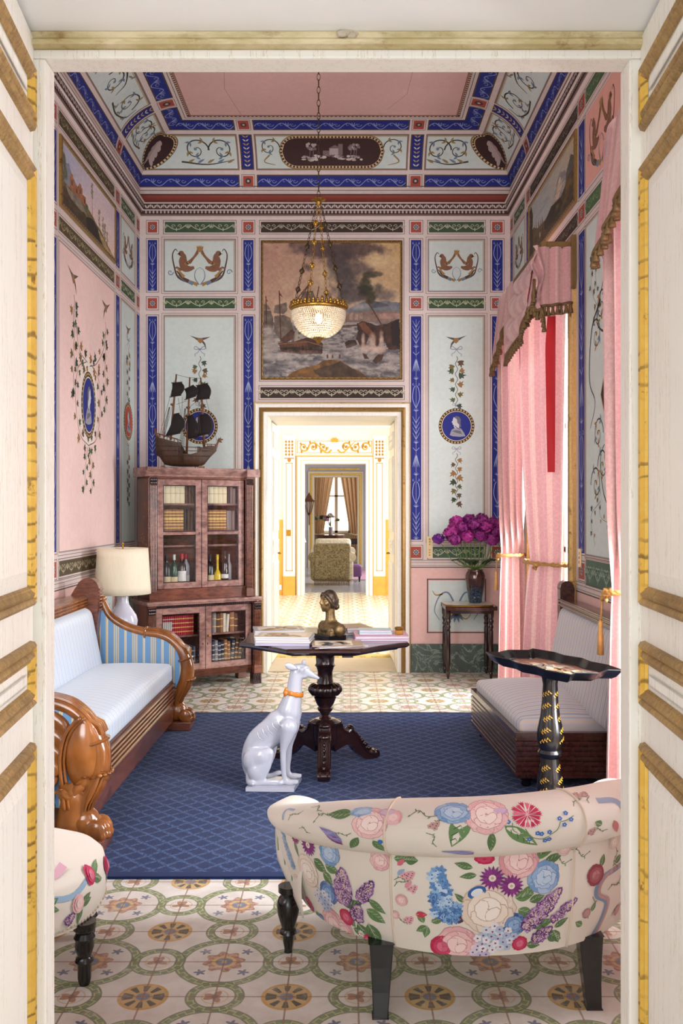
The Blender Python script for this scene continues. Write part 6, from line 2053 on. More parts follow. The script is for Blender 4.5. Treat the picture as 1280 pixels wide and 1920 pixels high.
# ------------------------------------------------------------------ black and gold tray table
def tray_table():
 X, Y = .943, 4.29
 ang = atan2(.92, -.39)
 t = thing('tray_table', 'black lacquered tray table with gilt sprigs on its turned column beside the right sofa', 'table', (X, Y, .0135))
 L = Matrix.Rotation(ang, 4, 'Z')
 zt = .752
 m = M(L)
 def outline(s, z):
  pts = []
  base = [(-.345, 0), (-.30, -.085), (-.335, -.135), (-.20, -.165), (-.10, -.150), (0, -.175), (.10, -.150), (.20, -.165), (.335, -.135), (.30, -.085), (.345, 0)]
  base = base + [(-x, -y) for x, y in base[1:-1]]
  for i in range(len(base)):
   a = base[i]; b = base[(i + 1) % len(base)]
   for j in range(3):
    f = j / 3; pts.append(((a[0] * (1 - f) + b[0] * f) * s, (a[1] * (1 - f) + b[1] * f) * s, z))
  return pts
 rings = [m._a(outline(s, z)) for s, z in ((.86, zt - .008), (.93, zt + .004), (1.0, zt + .030), (1.02, zt + .034), (1.015, zt + .038), (.985, zt + .034), (.90, zt + .006), (.86, zt + .001))]
 n = 60
 for a, b in zip(rings, rings[1:]):
  for q in range(n): m.face((a + q, a + (q + 1) % n, b + (q + 1) % n, b + q))
 m.face([rings[0] + q for q in reversed(range(n))]); m.face([rings[-1] + q for q in range(n)])
 top = m.obj('tray', 'ebony', t, smooth=30)
 # painted scene on the tray bed
 a = M(L); p = Paint(a, lambda u, v, h: (u, v, zt + .0012 + h), .0004)
 p.poly([(x * .97, y * .97) for x, y, z in outline(.85, 0)], rgb(126, 84, 66), 1)
 random.seed(5)
 for q in range(150):
  u, v = random.gauss(0, .10), random.gauss(0, .048)
  if abs(u) > .25 or abs(v) > .115: continue
  p.disc(u, v, random.uniform(.012, .035), random.choice([rgb(186, 160, 126), rgb(206, 190, 160), rgb(150, 104, 78), rgb(160, 150, 130), rgb(220, 206, 178), rgb(120, 100, 70), rgb(150, 150, 150), rgb(196, 150, 90)]), 2 + q % 7, 8, random.uniform(.006, .016), random.uniform(-.4, .4))
 a.obj('painted_panel', 'gloss_paint', top, label='brown and cream painted scene on the tray')
 c = M()
 prof = [(.045, .05), (.050, .07), (.036, .10), (.040, .12), (.055, .17), (.062, .21), (.056, .25), (.044, .31), (.040, .34), (.052, .352), (.056, .366), (.048, .38), (.052, .392), (.062, .43), (.060, .47), (.046, .53), (.038, .60), (.034, .68), (.040, .72), (.052, zt - .008)]
 c.lathe(prof, 28)
 g = c; g.cur = 1
 rs = lambda z: interp([q[1] for q in prof], [q[0] for q in prof], z)
 pg = Paint(g, lambda u, v, h: ((rs(v) + h + .0008) * cos(u / rs(v)), (rs(v) + h + .0008) * sin(u / rs(v)), v), .0003)
 for z in (.145, .20, .245, .30, .43, .475, .53, .585, .64):
  for s in range(4):
   u0 = -pi / 2 * rs(z) + (s - 1.5) * rs(z) * 1.55 + (.01 if int(z * 100) % 2 else 0)
   pg.stroke([(u0 - .022, z - .008), (u0, z), (u0 + .022, z + .012)], .0022, rgb(206, 160, 60), 1)
   for k in range(7):
    q = -.02 + .0065 * k
    pg.leaf(u0 + q, z + q * .45, (1.2 if k % 2 else -.7), .013, .0055, rgb(214, 168, 66), 2, n=3)
 c.obj('column', ['ebony', 'gloss_paint'], t, smooth=30)
 for k in range(3):
  a_ = pi / 2 + k * 2 * pi / 3
  l = M(Matrix.Rotation(a_, 4, 'Z')); l.tube(smooth_path([(.03, 0, .10), (.10, 0, .12), (.16, 0, .06), (.22, 0, .022)], 4), [.022] * 4 + [.020] * 4 + [.016] * 4 + [.020], 10); l.ell((.225, 0, .016), (.022, .02, .0155), 10, 6)
  l.obj('leg', 'ebony', t, smooth=True)
tray_table()

# ------------------------------------------------------------------ lamp and its side table
MAT['linen_shade'] = (lambda: (lambda n: (n.base(n.mix(n.noise(160, 2, .5, stretch=(1, 1, .1)), rgb(226, 212, 184), rgb(240, 230, 206))), n.set(.8), n.m)[-1])(NT('cream_lampshade')))()
MAT['lilac_ceramic'] = m_plain('pale_lilac_ceramic', rgb(206, 204, 220), 0.15, var=.03, coat=.5)
def lamp():
 X, Y, Z = -1.655, 6.90, .50
 s = thing('side_table', 'small wooden side table under the lamp between sofa arm and bookcase', 'table', (X, Y, 0))
 m = M(); m.box(-.17, .17, -.17, .17, .475, .4995); m.obj('table_top', 'walnut', s, bevel=.004)
 for a in (-1, 1):
  for b in (-1, 1):
   m = M(); m.lathe([(.012, 0), (.020, .2), (.016, .3), (.022, .475)], 12, a * .14, b * .14); m.obj('leg', 'walnut', s, smooth=True)
 t = thing('table_lamp', 'pale lilac ceramic table lamp with a cream drum shade beside the bookcase', 'lamp', (X, Y, Z))
 m = M(); m.lathe([(.06, 0), (.07, .01), (.085, .06), (.104, .13), (.110, .175), (.100, .215), (.072, .255), (.048, .29), (.040, .33), (.042, .39), (.036, .40)], 32); m.obj('lamp_base', 'lilac_ceramic', t, smooth=True)
 m = M(); m.tube([(0, 0, .40), (0, 0, .74)], .006, 8); m.ell((0, 0, .745), (.010, .010, .012), 8, 6); m.tube([(0, 0, .45), (0, 0, .52)], .016, 10)
 for k in range(3): m.tube([(0, 0, .705), (.182 * cos(k * 2.09), .182 * sin(k * 2.09), .705)], .002, 5)
 m.obj('lamp_stem', 'brass', t)
 m = M()
 m.surf(lambda u, v: ((.204 - .02 * v) * cos(2 * pi * u), (.204 - .02 * v) * sin(2 * pi * u), .374 + .338 * v), 48, 6, cu=True)
 m.obj('lamp_shade', 'linen_shade', t, smooth=True, solid=.003)
lamp()

# ------------------------------------------------------------------ chandelier
def _crystal():
 n = NT('crystal_beads')
 n.base(rgb(236, 226, 206)); n.set(0.08, 0, 0.8)
 n.b.inputs['Transmission Weight'].default_value = 0.55
 n.b.inputs['IOR'].default_value = 1.5
 return n.m
MAT['crystal'] = _crystal()
MAT['old_brass'] = m_plain('old_gilt_brass', rgb(150, 112, 48), 0.32, 0.85, var=0.35, scale=40)
MAT['dark_chain'] = m_plain('dark_bronze_chain', rgb(70, 52, 34), 0.4, 0.7, var=.3, scale=60)
def chandelier():
 X, Y = -.152, 5.2
 k = Y / F_PX
 zr = EYE - (580 - VPY) * k           # ring
 t = thing('chandelier', 'crystal bead basket chandelier with gilt crown hanging on chains from the ceiling', 'chandelier', (X, Y, zr))
 R = .150
 m = M()
 m.lathe([(R - .012, -.012), (R + .002, -.010), (R + .006, .0), (R + .002, .012), (R - .012, .012)], 48)
 for i in range(40):
  a = 2 * pi * i / 40; c, s = cos(a), sin(a)
  hh = .030 if i % 2 else .020
  m.ell(((R + .002) * c, (R + .002) * s, .014 + hh * .4), (.009, .009, hh * .6), 8, 6)
  m.ell(((R + .006) * c, (R + .006) * s, .012), (.011, .011, .010), 8, 5)
 m.obj('crown_ring', 'old_brass', t, smooth=True)
 b = M(); rows = 15
 base = M(); base.ell((0, 0, 0), (1, 1, 1), 6, 4)
 for j in range(rows):
  f = j / (rows - 1)
  z = -.016 - .142 * f; r = R * sqrt(max(.04, 1 - (f * .97) ** 2.1)) * .99
  n = max(10, int(r * 2 * pi / .0118)); q = .0052
  for i in range(n):
   a = 2 * pi * (i + .5 * (j % 2)) / n
   b.xf = Matrix.Translation((r * cos(a), r * sin(a), z)) @ Matrix.Diagonal((q, q, q * 1.05, 1))
   n0 = len(b.v); b.v.extend([tuple(b.xf @ Vector(v)) for v in base.v]); b.f.extend([tuple(x + n0 for x in fc) for fc in base.f]); b.mi.extend([0] * len(base.f)); b.c.extend([(1, 1, 1, 1)] * len(base.f))
 o = b.obj('crystal_bowl', 'crystal', t, smooth=True)
 f = M(); f.lathe([(.002, -.195), (.010, -.188), (.014, -.178), (.032, -.166), (.040, -.158), (.030, -.152), (.01, -.15)], 20, flute=(10, .2, -.18, -.155)); f.obj('finial', 'old_brass', t, smooth=40)
 zc = EYE - (374 - VPY) * k - zr
 c = M(); c.lathe([(.004, .012), (.012, .010), (.036, .004), (.044, -.002), (.030, -.010), (.014, -.016), (.012, -.030)][::-1], 20, 0, 0, zc, flute=(10, .25, -.011, .011)); c.obj('canopy', 'old_brass', t, smooth=40)
 def chain(m, A, B, ll, w, th, orn=()):
  A, B = Vector(A), Vector(B); d = B - A; L = d.length; n = max(2, int(L / (ll * .8))); z = d.normalized()
  q = Vector((0, 0, 1)).rotation_difference(z).to_matrix()
  for i in range(n):
   cpt = A + d * ((i + .5) / n)
   fl = Matrix.Rotation(pi / 2 * (i % 2), 3, 'Z')
   m.torus(cpt, ll * .42, th, 12, 5, q @ fl @ rot_x(pi / 2), sq=(w / ll, 1))
  for f in orn:
   cpt = A + d * f
   m.ell(cpt, (.010, .010, .020), 8, 6, q)
   for s in range(4):
    a = s * pi / 2; m.ell(cpt + q @ Vector((.013 * cos(a), .013 * sin(a), 0)), (.006, .006, .008), 6, 5)
 for i in range(4):
  a = pi / 4 * 1.0 + i * pi / 2 + .45
  g = M(); chain(g, (.012 * cos(a), .012 * sin(a), zc - .02), ((R - .004) * cos(a), (R - .004) * sin(a), .03), .030, .016, .0022, (.22, .42, .66, .84))
  g.obj('chain', 'dark_chain' if i % 2 else 'old_brass', t, smooth=True)
 g = M(); chain(g, (0, 0, zc + .01), (0, 0, COVE_Z + CR - zr - .01), .045, .022, .0034); g.obj('suspension_chain', 'dark_chain', t, smooth=True)
 lb = bpy.data.lights.new('chandelier_bulb', 'POINT'); lb.energy = 0.9; lb.color = (1, .86, .64); lb.shadow_soft_size = .03
 lo = bpy.data.objects.new('chandelier_bulb', lb); COLL.objects.link(lo); lo.location = (X, Y, zr - .05)
 bl = M(); bl.ell((0, 0, -.05), (.022, .022, .03), 10, 8)
 e = NT('lit_bulb'); em = e.node('ShaderNodeEmission'); em.inputs[0].default_value = (1, .88, .68, 1); em.inputs[1].default_value = 2
 e.link(em.outputs[0], e.out.inputs[0]); bl.obj('bulb', e.m, t, smooth=True)
 lo.location = (X, Y, zr - .095)
chandelier()

# ------------------------------------------------------------------ corner console, tray, vase and flowers
def console():
 t = thing('console_table', 'slim dark wooden console table with turned legs in the back right corner', 'table', (1.10, 8.36, 0))
 W = dict(parent=t, world=True)
 X0, X1, Y0, Y1, Z = .86, 1.33, 8.14, 8.545, .642
 m = M()
 poly = [(X0 + .02, Y0 + .03), (X0 + .10, Y0 - .02), (X1 - .10, Y0 - .02), (X1, Y0 + .03), (X1, Y1), (X0 + .02, Y1)]
 m.prism(poly, Z - .028, Z, 'z'); m.obj('table_top', 'redwood', **W, bevel=.006)
 m = M(); m.box(X0 + .06, X1 - .04, Y0 + .03, Y1 - .02, Z - .06, Z - .028); m.obj('apron', 'mahogany', **W)
 for x, y in ((.905, 8.225), (1.285, 8.225), (.905, 8.50), (1.285, 8.50)):
  l = M(); l.lathe([(.008, 0), (.012, .02), (.016, .05), (.011, .06), (.018, .075), (.016, .11), (.022, .13), (.021, .42), (.017, .44), (.024, .46), (.016, .48), (.026, .51), (.018, .53), (.026, .55), (.028, Z - .028)], 16, x, y)
  l.obj('leg', 'mahogany', **W, smooth=40)
 Zt = Z + .0006
 s = thing('marble_slab', 'thin mottled cream slab with gilded uneven rim lying on the console table', 'slab', (1.09, 8.32, Zt))
 m = M()
 n = 48
 ol = lambda k, z: [(.225 * k * math.copysign(abs(cos(a)) ** .55, cos(a)) * (1 + .012 * sin(7 * a)), .190 * k * math.copysign(abs(sin(a)) ** .6, sin(a)) * (1 + .02 * sin(5 * a)), z) for a in [2 * pi * i / n for i in range(n)]]
 r = [m._a(ol(k, z)) for k, z in ((.93, 0), (1.0, .004), (1.0, .012), (.97, .017))]
 for a, b in zip(r, r[1:]):
  for i in range(n): m.face((a + i, a + (i + 1) % n, b + (i + 1) % n, b + i))
 m.face([r[0] + i for i in reversed(range(n))]); m.obj('gilt_rim', 'old_brass', s, smooth=30)
 m = M(); q = m._a(ol(.972, .0172)); m.face(range(q, q + n)); m.obj('slab_top', m_plain('mottled_cream_marble', rgb(206, 196, 176), .2, var=.25, scale=30), s)
 Zv = Zt + .0178
 v = thing('vase', 'dark iridescent blue-brown vase on the console table', 'vase', (1.165, 8.36, Zv))
 n_ = NT('iridescent_glaze'); xx, yy, zz_ = n_.xyz()
 kk = (zz_ * 4.2 + n_.noise(26, 5, .7) * .9 - .55).step(.15, .75)
 n_.base(n_.mix(kk, n_.mix(n_.noise(70, 3, .7).step(.45, .6), rgb(24, 34, 56), rgb(70, 104, 124)), rgb(74, 46, 40))); n_.set(.16, .35, None, .6)
 m = M(); m.lathe([(.055, 0), (.060, .008), (.066, .05), (.080, .14), (.090, .21), (.090, .245), (.078, .275), (.066, .288), (.070, .298), (.060, .298), (.056, .27)], 36, flute=(12, .02, .02, .25)); m.obj('body', n_.m, v, smooth=True)
 # bunch of purple flowers, each stem a thing of its own
 MAT['purple_petal'] = m_plain('purple_petals', rgb(126, 22, 108), .6, var=.5, scale=60)
 MAT['violet_petal'] = m_plain('violet_petals', rgb(106, 30, 134), .6, var=.45, scale=60)
 MAT['magenta_petal'] = m_plain('magenta_petals', rgb(156, 36, 124), .6, var=.4, scale=60)
 MAT['stem_green'] = m_plain('green_stem', rgb(104, 132, 62), .5, var=.2)
 MAT['leaf_green'] = m_plain('dark_leaf', rgb(38, 62, 34), .45, var=.3)
 random.seed(12)
 heads = [(820, 1011, .0), (842, 998, -.06), (864, 990, -.07), (887, 985, -.08), (910, 988, -.07), (931, 998, -.05), (851, 1013, -.11), (875, 1008, -.13), (899, 1007, -.13), (922, 1014, -.11),
    (855, 979, .06), (878, 974, .05), (901, 974, .06), (923, 981, .08), (942, 1008, .04), (866, 997, .06), (890, 995, .05), (913, 999, .06)]
 for k in range(14): heads.append((random.uniform(840, 928), random.uniform(978, 1010), random.uniform(-.05, .08)))
 f = thing('flower_bunch', 'dense bunch of purple flowers in the dark vase on the console table', 'flowers', (1.165, 8.36, Zv + .03))
 for i, (px, py, dy) in enumerate(heads):
  loc = Vector(at_y(px + 1.5, py - 1, 8.33 + dy)) - Vector((1.165, 8.36, Zv + .03))
  r = .055 if i else .052
  a = 2 * pi * i / len(heads)
  if i < 18:
   st = M(); st.tube(smooth_path([(.022 * cos(a), .022 * sin(a), .243), (.036 * cos(a), .036 * sin(a), .272), (loc.x * .55, loc.y * .55, .33), tuple(loc)], 5), .0036, 6); st.obj('stem', 'stem_green', f, smooth=True)
  h = M()
  for q in range(60):
   u = 1 - 2 * (q + .5) / 60; ph = q * 2.39996
   d = Vector((sqrt(1 - u * u) * cos(ph), sqrt(1 - u * u) * sin(ph), u * .8))
   rt = d.to_track_quat('Z', 'Y').to_matrix() @ rot_z(random.uniform(0, 3))
   for e_ in range(2): h.ell(loc + d * r * random.uniform(.55, 1.12), (r * .34, r * .22, r * .035), 6, 4, rt @ rot_z(e_ * pi / 2) @ rot_x(random.uniform(-1, 1)))
  h.ell(loc, (r * .50, r * .50, r * .40), 8, 6)
  h.obj('flower_head', ('violet_petal' if i == 0 else ('purple_petal', 'magenta_petal', 'purple_petal')[i % 3]), f, label='drooping violet flower head' if i == 0 else None)
  if i % 2 and i < 18:
   l = M()
   def lf(u, v, loc=loc):
    dv = Vector((loc.x, loc.y, 0)); dv = dv.normalized() if dv.length > .01 else Vector((0, -1, 0))
    return Vector((loc.x * .4, loc.y * .4, .31)) + dv * .14 * u + Vector((-dv.y, dv.x, 0)) * (.042 * sin(pi * u) * (v - .5) * 2) + Vector((0, 0, .055 * sin(pi * u * .7) - .012 * abs(v - .5)))
   l.surf(lf, 8, 4); l.obj('leaf', 'leaf_green', f, smooth=True, solid=.001)
console()
# ------------------------------------------------------------------ chintz flowers
IVORY = rgb(230, 224, 212)
def petal_flower(p, u, v, r, cols, lay=1, rings=((12, .72, .40), (10, .48, .36), (7, .26, .30)), ragged=.0, squash=1.0, edge=None):
 L = lay
 p.disc(u, v, r * .8, cols[0], L, 16, r * .8 * squash); L += 1
 for k, (n, d, s) in enumerate(rings):
  for i in range(n):
   a = 2 * pi * (i + .5 * (k % 2)) / n + random.uniform(-.15, .15)
   c = mixc(cols[min(k, len(cols) - 1)], cols[-1], random.uniform(0, .5))
   cx, cy = u + r * d * cos(a), v + r * d * sin(a) * squash
   m_ = 9
   pts = []
   for j in range(m_):
    t = 2 * pi * j / m_; rr = s * r * (1 + (random.uniform(-ragged, ragged) if ragged else 0))
    x, y = rr * cos(t) * .75, rr * sin(t)
    pts.append((cx + x * cos(a) - y * sin(a), cy + (x * sin(a) + y * cos(a)) * squash))
   if edge: p.fan([(cx + (x - cx) * 1.14, cy + (y - cy) * 1.14) for x, y in pts], edge, L, (cx, cy));
   p.fan(pts, c, L + 1, (cx, cy))
   L += 1 if i % 3 == 2 else 0
  L += 2
 return L
def lilac(p, u, v, ln, wd, ang, lay=6):
 ca, sa = cos(ang), sin(ang)
 cs = [rgb(110, 62, 132), rgb(150, 104, 168), rgb(86, 44, 108), rgb(186, 150, 198), rgb(132, 82, 150)]
 n = int(ln * wd * 38000)
 pts = []
 for k in range(n):
  t = random.random(); w = wd * .5 * (sin(pi * min(1, t * .85 + .12)) ** .8) * (1 - .35 * t)
  pts.append((t * ln, random.uniform(-w, w)))
 for i, (x, y) in enumerate(pts):
  c = random.choice(cs)
  uu, vv = u + x * ca - y * sa, v + x * sa + y * ca
  for q in range(4):
   a = q * pi / 2 + x * 90
   p.disc(uu + .0042 * cos(a), vv + .0042 * sin(a), .0036, c, lay + i % 5, 6)
  p.disc(uu, vv, .0016, rgb(236, 220, 190), lay + 5, 4)
def spire(p, u, v, ln, wd, ang, cs, lay=5, fl=.0085):
 ca, sa = cos(ang), sin(ang)
 for k in range(int(ln / .0105)):
  t = k * .0105 / ln
  for q in range(2 + int(3 * (1 - t))):
   x, y = t * ln, random.uniform(-1, 1) * wd * .5 * (1 - .6 * t)
   uu, vv = u + x * ca - y * sa, v + x * sa + y * ca
   c = random.choice(cs)
   for j in range(5):
    a = j * 1.257 + k
    p.leaf(uu, vv, a, fl * 1.5, fl, c, lay + (k + j) % 4, n=3)
   p.disc(uu, vv, fl * .22, cs[-1], lay + 5, 5)
def cluster(p, u, v, r, cs, lay=4, n=16, fl=.010, eye=rgb(120, 70, 110)):
 for k in range(n):
  a = k * 2.4; d = r * sqrt((k + .5) / n)
  uu, vv = u + d * cos(a), v + d * sin(a) * .8
  c = random.choice(cs)
  for j in range(5): p.disc(uu + fl * .62 * cos(j * 1.257 + k), vv + fl * .62 * sin(j * 1.257 + k), fl * .5, c, lay + 1 + k % 3, 7)
  p.disc(uu, vv, fl * .28, eye, lay + 5, 6)
def daisy(p, u, v, r, lay=6, c=rgb(132, 52, 128), cc=rgb(232, 222, 206), n=17):
 p.disc(u, v, r * .6, rgb(86, 30, 84), lay, 12)
 for i in range(n): p.leaf(u + r * .2 * cos(2 * pi * i / n), v + r * .2 * sin(2 * pi * i / n), 2 * pi * i / n, r * .8, r * .26, jit(c, .25), lay + 1 + i % 2, n=4)
 p.disc(u, v, r * .28, cc, lay + 4, 10); p.disc(u, v, r * .12, rgb(190, 170, 150), lay + 5, 8)
def chintz_leaf(p, u, v, ang, ln, wd, lay=2, c=rgb(98, 132, 82)):
 p.leaf(u, v, ang, ln, wd, jit(c, .2), lay, None, 8)
 d = mixc(c, rgb(30, 60, 30), .55); l = mixc(c, IVORY, .5)
 p.stroke([(u, v), (u + ln * .92 * cos(ang), v + ln * .92 * sin(ang))], [wd * .09, wd * .03], l, lay + 2)
 for k in range(4):
  f = .18 + .18 * k
  for s in (-1, 1):
   a = ang + s * .7; q = wd * .42 * sin(pi * f ** .8)
   p.stroke([(u + ln * f * cos(ang), v + ln * f * sin(ang)), (u + ln * f * cos(ang) + q * cos(a), v + ln * f * sin(ang) + q * sin(a))], wd * .05, d if s < 0 else l, lay + 1)
def twig(p, u, v, ang, ln, lay=2, fl=None):
 pts = smooth_path([(u, v), (u + ln * .4 * cos(ang + .3), v + ln * .4 * sin(ang + .3)), (u + ln * .75 * cos(ang - .1), v + ln * .75 * sin(ang - .1)), (u + ln * cos(ang + .2), v + ln * sin(ang + .2))], 5)
 p.stroke(pts, [.0022] * len(pts), rgb(112, 124, 92), lay)
 for k in range(3, len(pts), 3):
  p.leaf(pts[k][0], pts[k][1], ang + (1 if k % 2 else -1), ln * .16, ln * .06, rgb(116, 140, 98), lay + 1, n=4)
 if fl: cluster(p, pts[-1][0], pts[-1][1], .012, [fl], lay + 1, 5, .007)
PKS = [rgb(222, 158, 166), rgb(236, 186, 188), rgb(246, 214, 210), rgb(250, 232, 226)]
HOT = [rgb(196, 40, 86), rgb(214, 70, 110), rgb(232, 130, 156), rgb(190, 34, 80)]
CRM = [rgb(224, 206, 186), rgb(238, 224, 208), rgb(246, 238, 228), rgb(250, 244, 236)]
BLS = [rgb(112, 156, 204), rgb(146, 184, 222), rgb(186, 210, 234), rgb(214, 228, 240)]
DBL = [rgb(50, 96, 160), rgb(84, 134, 192), rgb(128, 170, 214), rgb(180, 206, 232)]

# ------------------------------------------------------------------ floral loveseat in the foreground
def loveseat():
 cx, cy, A, B = .40, 3.25, .65, .57
 t_ = thing('loveseat', 'curved-back loveseat in white floral chintz on black legs in the foreground', 'loveseat', (cx, cy, 0))
 W = dict(parent=t_, world=True)
 T = [math.radians(q) for q in (-112, -90, -60, -30, 0, 30, 60, 90, 112)]
 ZP = (.395, .432, .455, .488, .503, .515, .522, .49, .44); ZT = (.430, .468, .556, .632, .655, .662, .645, .545, .49)
 def spl(tab):
  xs = np.linspace(T[0], T[-1], 81); ys = np.interp(xs, T, tab)
  k = np.ones(13) / 13; ys = np.convolve(np.pad(ys, 6, 'edge'), k, 'valid')
  return lambda t: float(np.interp(t, xs, ys))
 zp, ztp = spl(ZP), spl(ZT)
 def plan(t, o):
  s, c = sin(t), cos(t)
  n = Vector((s / A, -c / B, 0)).normalized()
  return Vector((cx + A * s, cy - B * c, 0)) + n * o, n
 Z0 = .198
 def low(t, z, h=0):
  f = (z - Z0) / (zp(t) - Z0)
  o = -(.030 + .055 * sin(t) ** 2) * (1 - f) + .012 * sin(pi * f)
  q, n = plan(t, o + h); q.z = z
  return q
 def roll(t, w, h=0):
  """w 0..1 from the piping, round the outside, over the top and down the inside"""
  z0, z1 = zp(t), ztp(t); r = (z1 - z0) / 2
  a = -pi / 2 + w * (pi * 1.42)
  o = .002 + (r * .78 + h) * (cos(a)) - (.060 * (1 - cos(max(0, a - .2))) if a > .2 else 0) * .9
  q, n = plan(t, o); q.z = (z0 + z1) / 2 + (r + h) * sin(a) if a < pi / 2 else (z0 + z1) / 2 + (r + h) * sin(a)
  return q
 LT = T[0], T[-1]
 m = M(); m.color = IVORY
 m.surf(lambda u, v: low(LT[0] + (LT[1] - LT[0]) * u, Z0 + (zp(LT[0] + (LT[1] - LT[0]) * u) - Z0) * v), 90, 14, col=IVORY)
 m.surf(lambda u, v: roll(LT[0] + (LT[1] - LT[0]) * u, v), 90, 22, col=IVORY)
 # inner back down to the seat, and rolled ends
 def inner(u, v):
  t = LT[0] + (LT[1] - LT[0]) * u
  a = roll(t, 1.0); q, n = plan(t, -.16); q.z = .36
  return a * (1 - v) + q * v
 m.surf(inner, 90, 6, col=IVORY)
 for t in LT:
  pts = [low(t, Z0 + (zp(t) - Z0) * k / 6) for k in range(7)] + [roll(t, k / 14) for k in range(15)] + [inner(0 if t < 0 else 1, k / 4) for k in range(5)]
  e, _ = plan(t, -.16); e.z = Z0; pts.append(e)
  k = m._a(pts); c = m._a([sum((Vector(p) for p in pts), Vector()) / len(pts)])
  for i in range(len(pts)): m.face((k + i, k + (i + 1) % len(pts), c), IVORY)
 # ---------- printed flowers, placed on the cloth
 def finder(F, s0, s1, ns):
  grid = []
  for i in range(181):
   t = math.radians(-88 + 176 * i / 180)
   for j in range(ns + 1):
    s = s0(t) + (s1(t) - s0(t)) * j / ns
    q = F(t, s); grid.append((t, s, VPX + q.x / q.y * F_PX, VPY - (q.z - EYE) / q.y * F_PX))
  g = np.array(grid)
  return lambda px, py: g[np.argmin((g[:, 2] - px) ** 2 + (g[:, 3] - py) ** 2)][:2]
 KU = .60
 Pl = Paint(m, lambda u, v, h: low(u / KU, max(Z0, min(zp(u / KU) - .001, v)), h + .0006), .00012)
 rl = lambda t: (ztp(t) - zp(t)) / 2 * 1.0
 Pr = Paint(m, lambda u, v, h: roll(u / KU, max(0.005, min(.98, v / (.105 * pi * 1.1))), h + .0006), .00014)
 fl = finder(lambda t, s: low(t, s), lambda t: Z0, lambda t: zp(t), 60)
 fr = finder(lambda t, s: roll(t, s / (.105 * pi * 1.1)), lambda t: 0.003, lambda t: .20, 60)
 q = .00158
 def L(cxp, cyp, right):
  px, py = (830 + .2734 * cxp, 1450 + .2734 * cyp) if right else (490 + .2656 * cxp, 1450 + .2656 * cyp)
  t, s = fl(px, py); return t * KU, s
 def R(cxp, cyp, right):
  px, py = (830 + .2734 * cxp, 1450 + .2734 * cyp) if right else (490 + .2656 * cxp, 1450 + .2656 * cyp)
  t, s = fr(px, py); return t * KU, s
 random.seed(42)
 s = q * .27                      # one crop pixel in metres
 lf = lambda x, y, a, ln, w, rt, P=Pl, fn=L: chintz_leaf(P, *fn(x, y, rt), a, ln * s, w * s)
 # lower back, right-hand bouquet
 for x, y, a, ln, w in ((640, 600, .9, 260, 95), (700, 610, .35, 150, 60), (200, 650, 2.9, 120, 50), (230, 700, 3.3, 110, 44), (490, 850, .15, 130, 80), (540, 850, .7, 120, 70), (520, 930, -.5, 120, 75), (590, 880, .3, 110, 60), (610, 1060, .25, 170, 70), (720, 1100, -.5, 130, 90), (580, 1170, -.2, 100, 60),
         (250, 890, 2.9, 130, 50), (160, 880, 2.4, 90, 40), (300, 830, 1.2, 110, 60), (470, 700, .2, 130, 70), (760, 1080, -1.1, 110, 70), (1080, 640, 1.3, 90, 50), (1180, 620, .6, 90, 50), (0, 800, 4.4, 120, 60), (770, 1060, .5, 120, 50), (960, 1040, 2.6, 80, 50), (1020, 950, 1.2, 80, 40)):
  lf(x, y, a, ln, w, True)
 for x, y, r, cs, rg in ((520, 600, 125, PKS, .12), (680, 710, 110, BLS, .25), (300, 930, 170, CRM, .1), (480, 1040, 80, DBL, .12), (110, 1170, 130, PKS, .1), (0, 1190, 80, HOT, .1), (215, 1200, 75, PKS, .1), (530, 1170, 52, HOT, .15), (1050, 700, 75, [rgb(150, 62, 78), rgb(176, 96, 104), rgb(200, 134, 136), rgb(146, 56, 74)], .12), (840, 500, 55, [rgb(220, 186, 180), rgb(232, 206, 200), rgb(240, 222, 216)], .15), (1170, 470, 50, CRM, .15), (1190, 940, 40, [rgb(190, 140, 146), rgb(214, 170, 172)], .1), (980, 960, 36, [rgb(180, 126, 132), rgb(210, 166, 166)], .1)):
  petal_flower(Pl, *L(x, y, True), r * s, cs, 6, ragged=rg, edge=mixc(cs[0], rgb(150, 110, 110), .35))
 petal_flower(Pl, *L(290, 580, True), 70 * s, HOT, 6, rings=((14, .7, .34), (8, .4, .3)), ragged=.3, squash=.55)
 daisy(Pl, *L(350, 715, True), 85 * s, 16); daisy(Pl, *L(480, 770, True), 82 * s, 18)
 lilac(Pl, *L(545, 1060, True), 350 * s, 130 * s, .82, 20); lilac(Pl, *L(740, 1000, True), 210 * s, 70 * s, .62, 18); lilac(Pl, *L(630, 1140, True), 140 * s, 100 * s, .6, 22)
 cluster(Pl, *L(345, 1130, True), 125 * s, [rgb(212, 222, 236), rgb(176, 196, 224), rgb(232, 232, 240)], 22, 22, 26 * s, rgb(150, 70, 90)); cluster(Pl, *L(250, 1220, True), 60 * s, [rgb(196, 190, 220), rgb(220, 214, 232)], 22, 8, 24 * s)
 for (a, b, w) in (((240, 825), (.02, 0), 0),):
  u, v = L(235, 820, True); Pl.disc(u, v, 62 * s, rgb(52, 100, 168), 14, 16, 40 * s, .5); Pl.disc(u, v, 40 * s, rgb(226, 232, 238), 15, 14, 24 * s, .5)
 # delphinium
 spire(Pl, *L(30, 1000, True), 380 * s, 150 * s, 1.75, [rgb(122, 168, 214), rgb(150, 190, 226), rgb(94, 140, 196), rgb(190, 214, 236), rgb(70, 110, 170)], 8, 26 * s)
 spire(Pl, *L(60, 960, True), 120 * s, 90 * s, .7, [rgb(122, 168, 214), rgb(150, 190, 226), rgb(94, 140, 196), rgb(70, 110, 170)], 8, 24 * s)
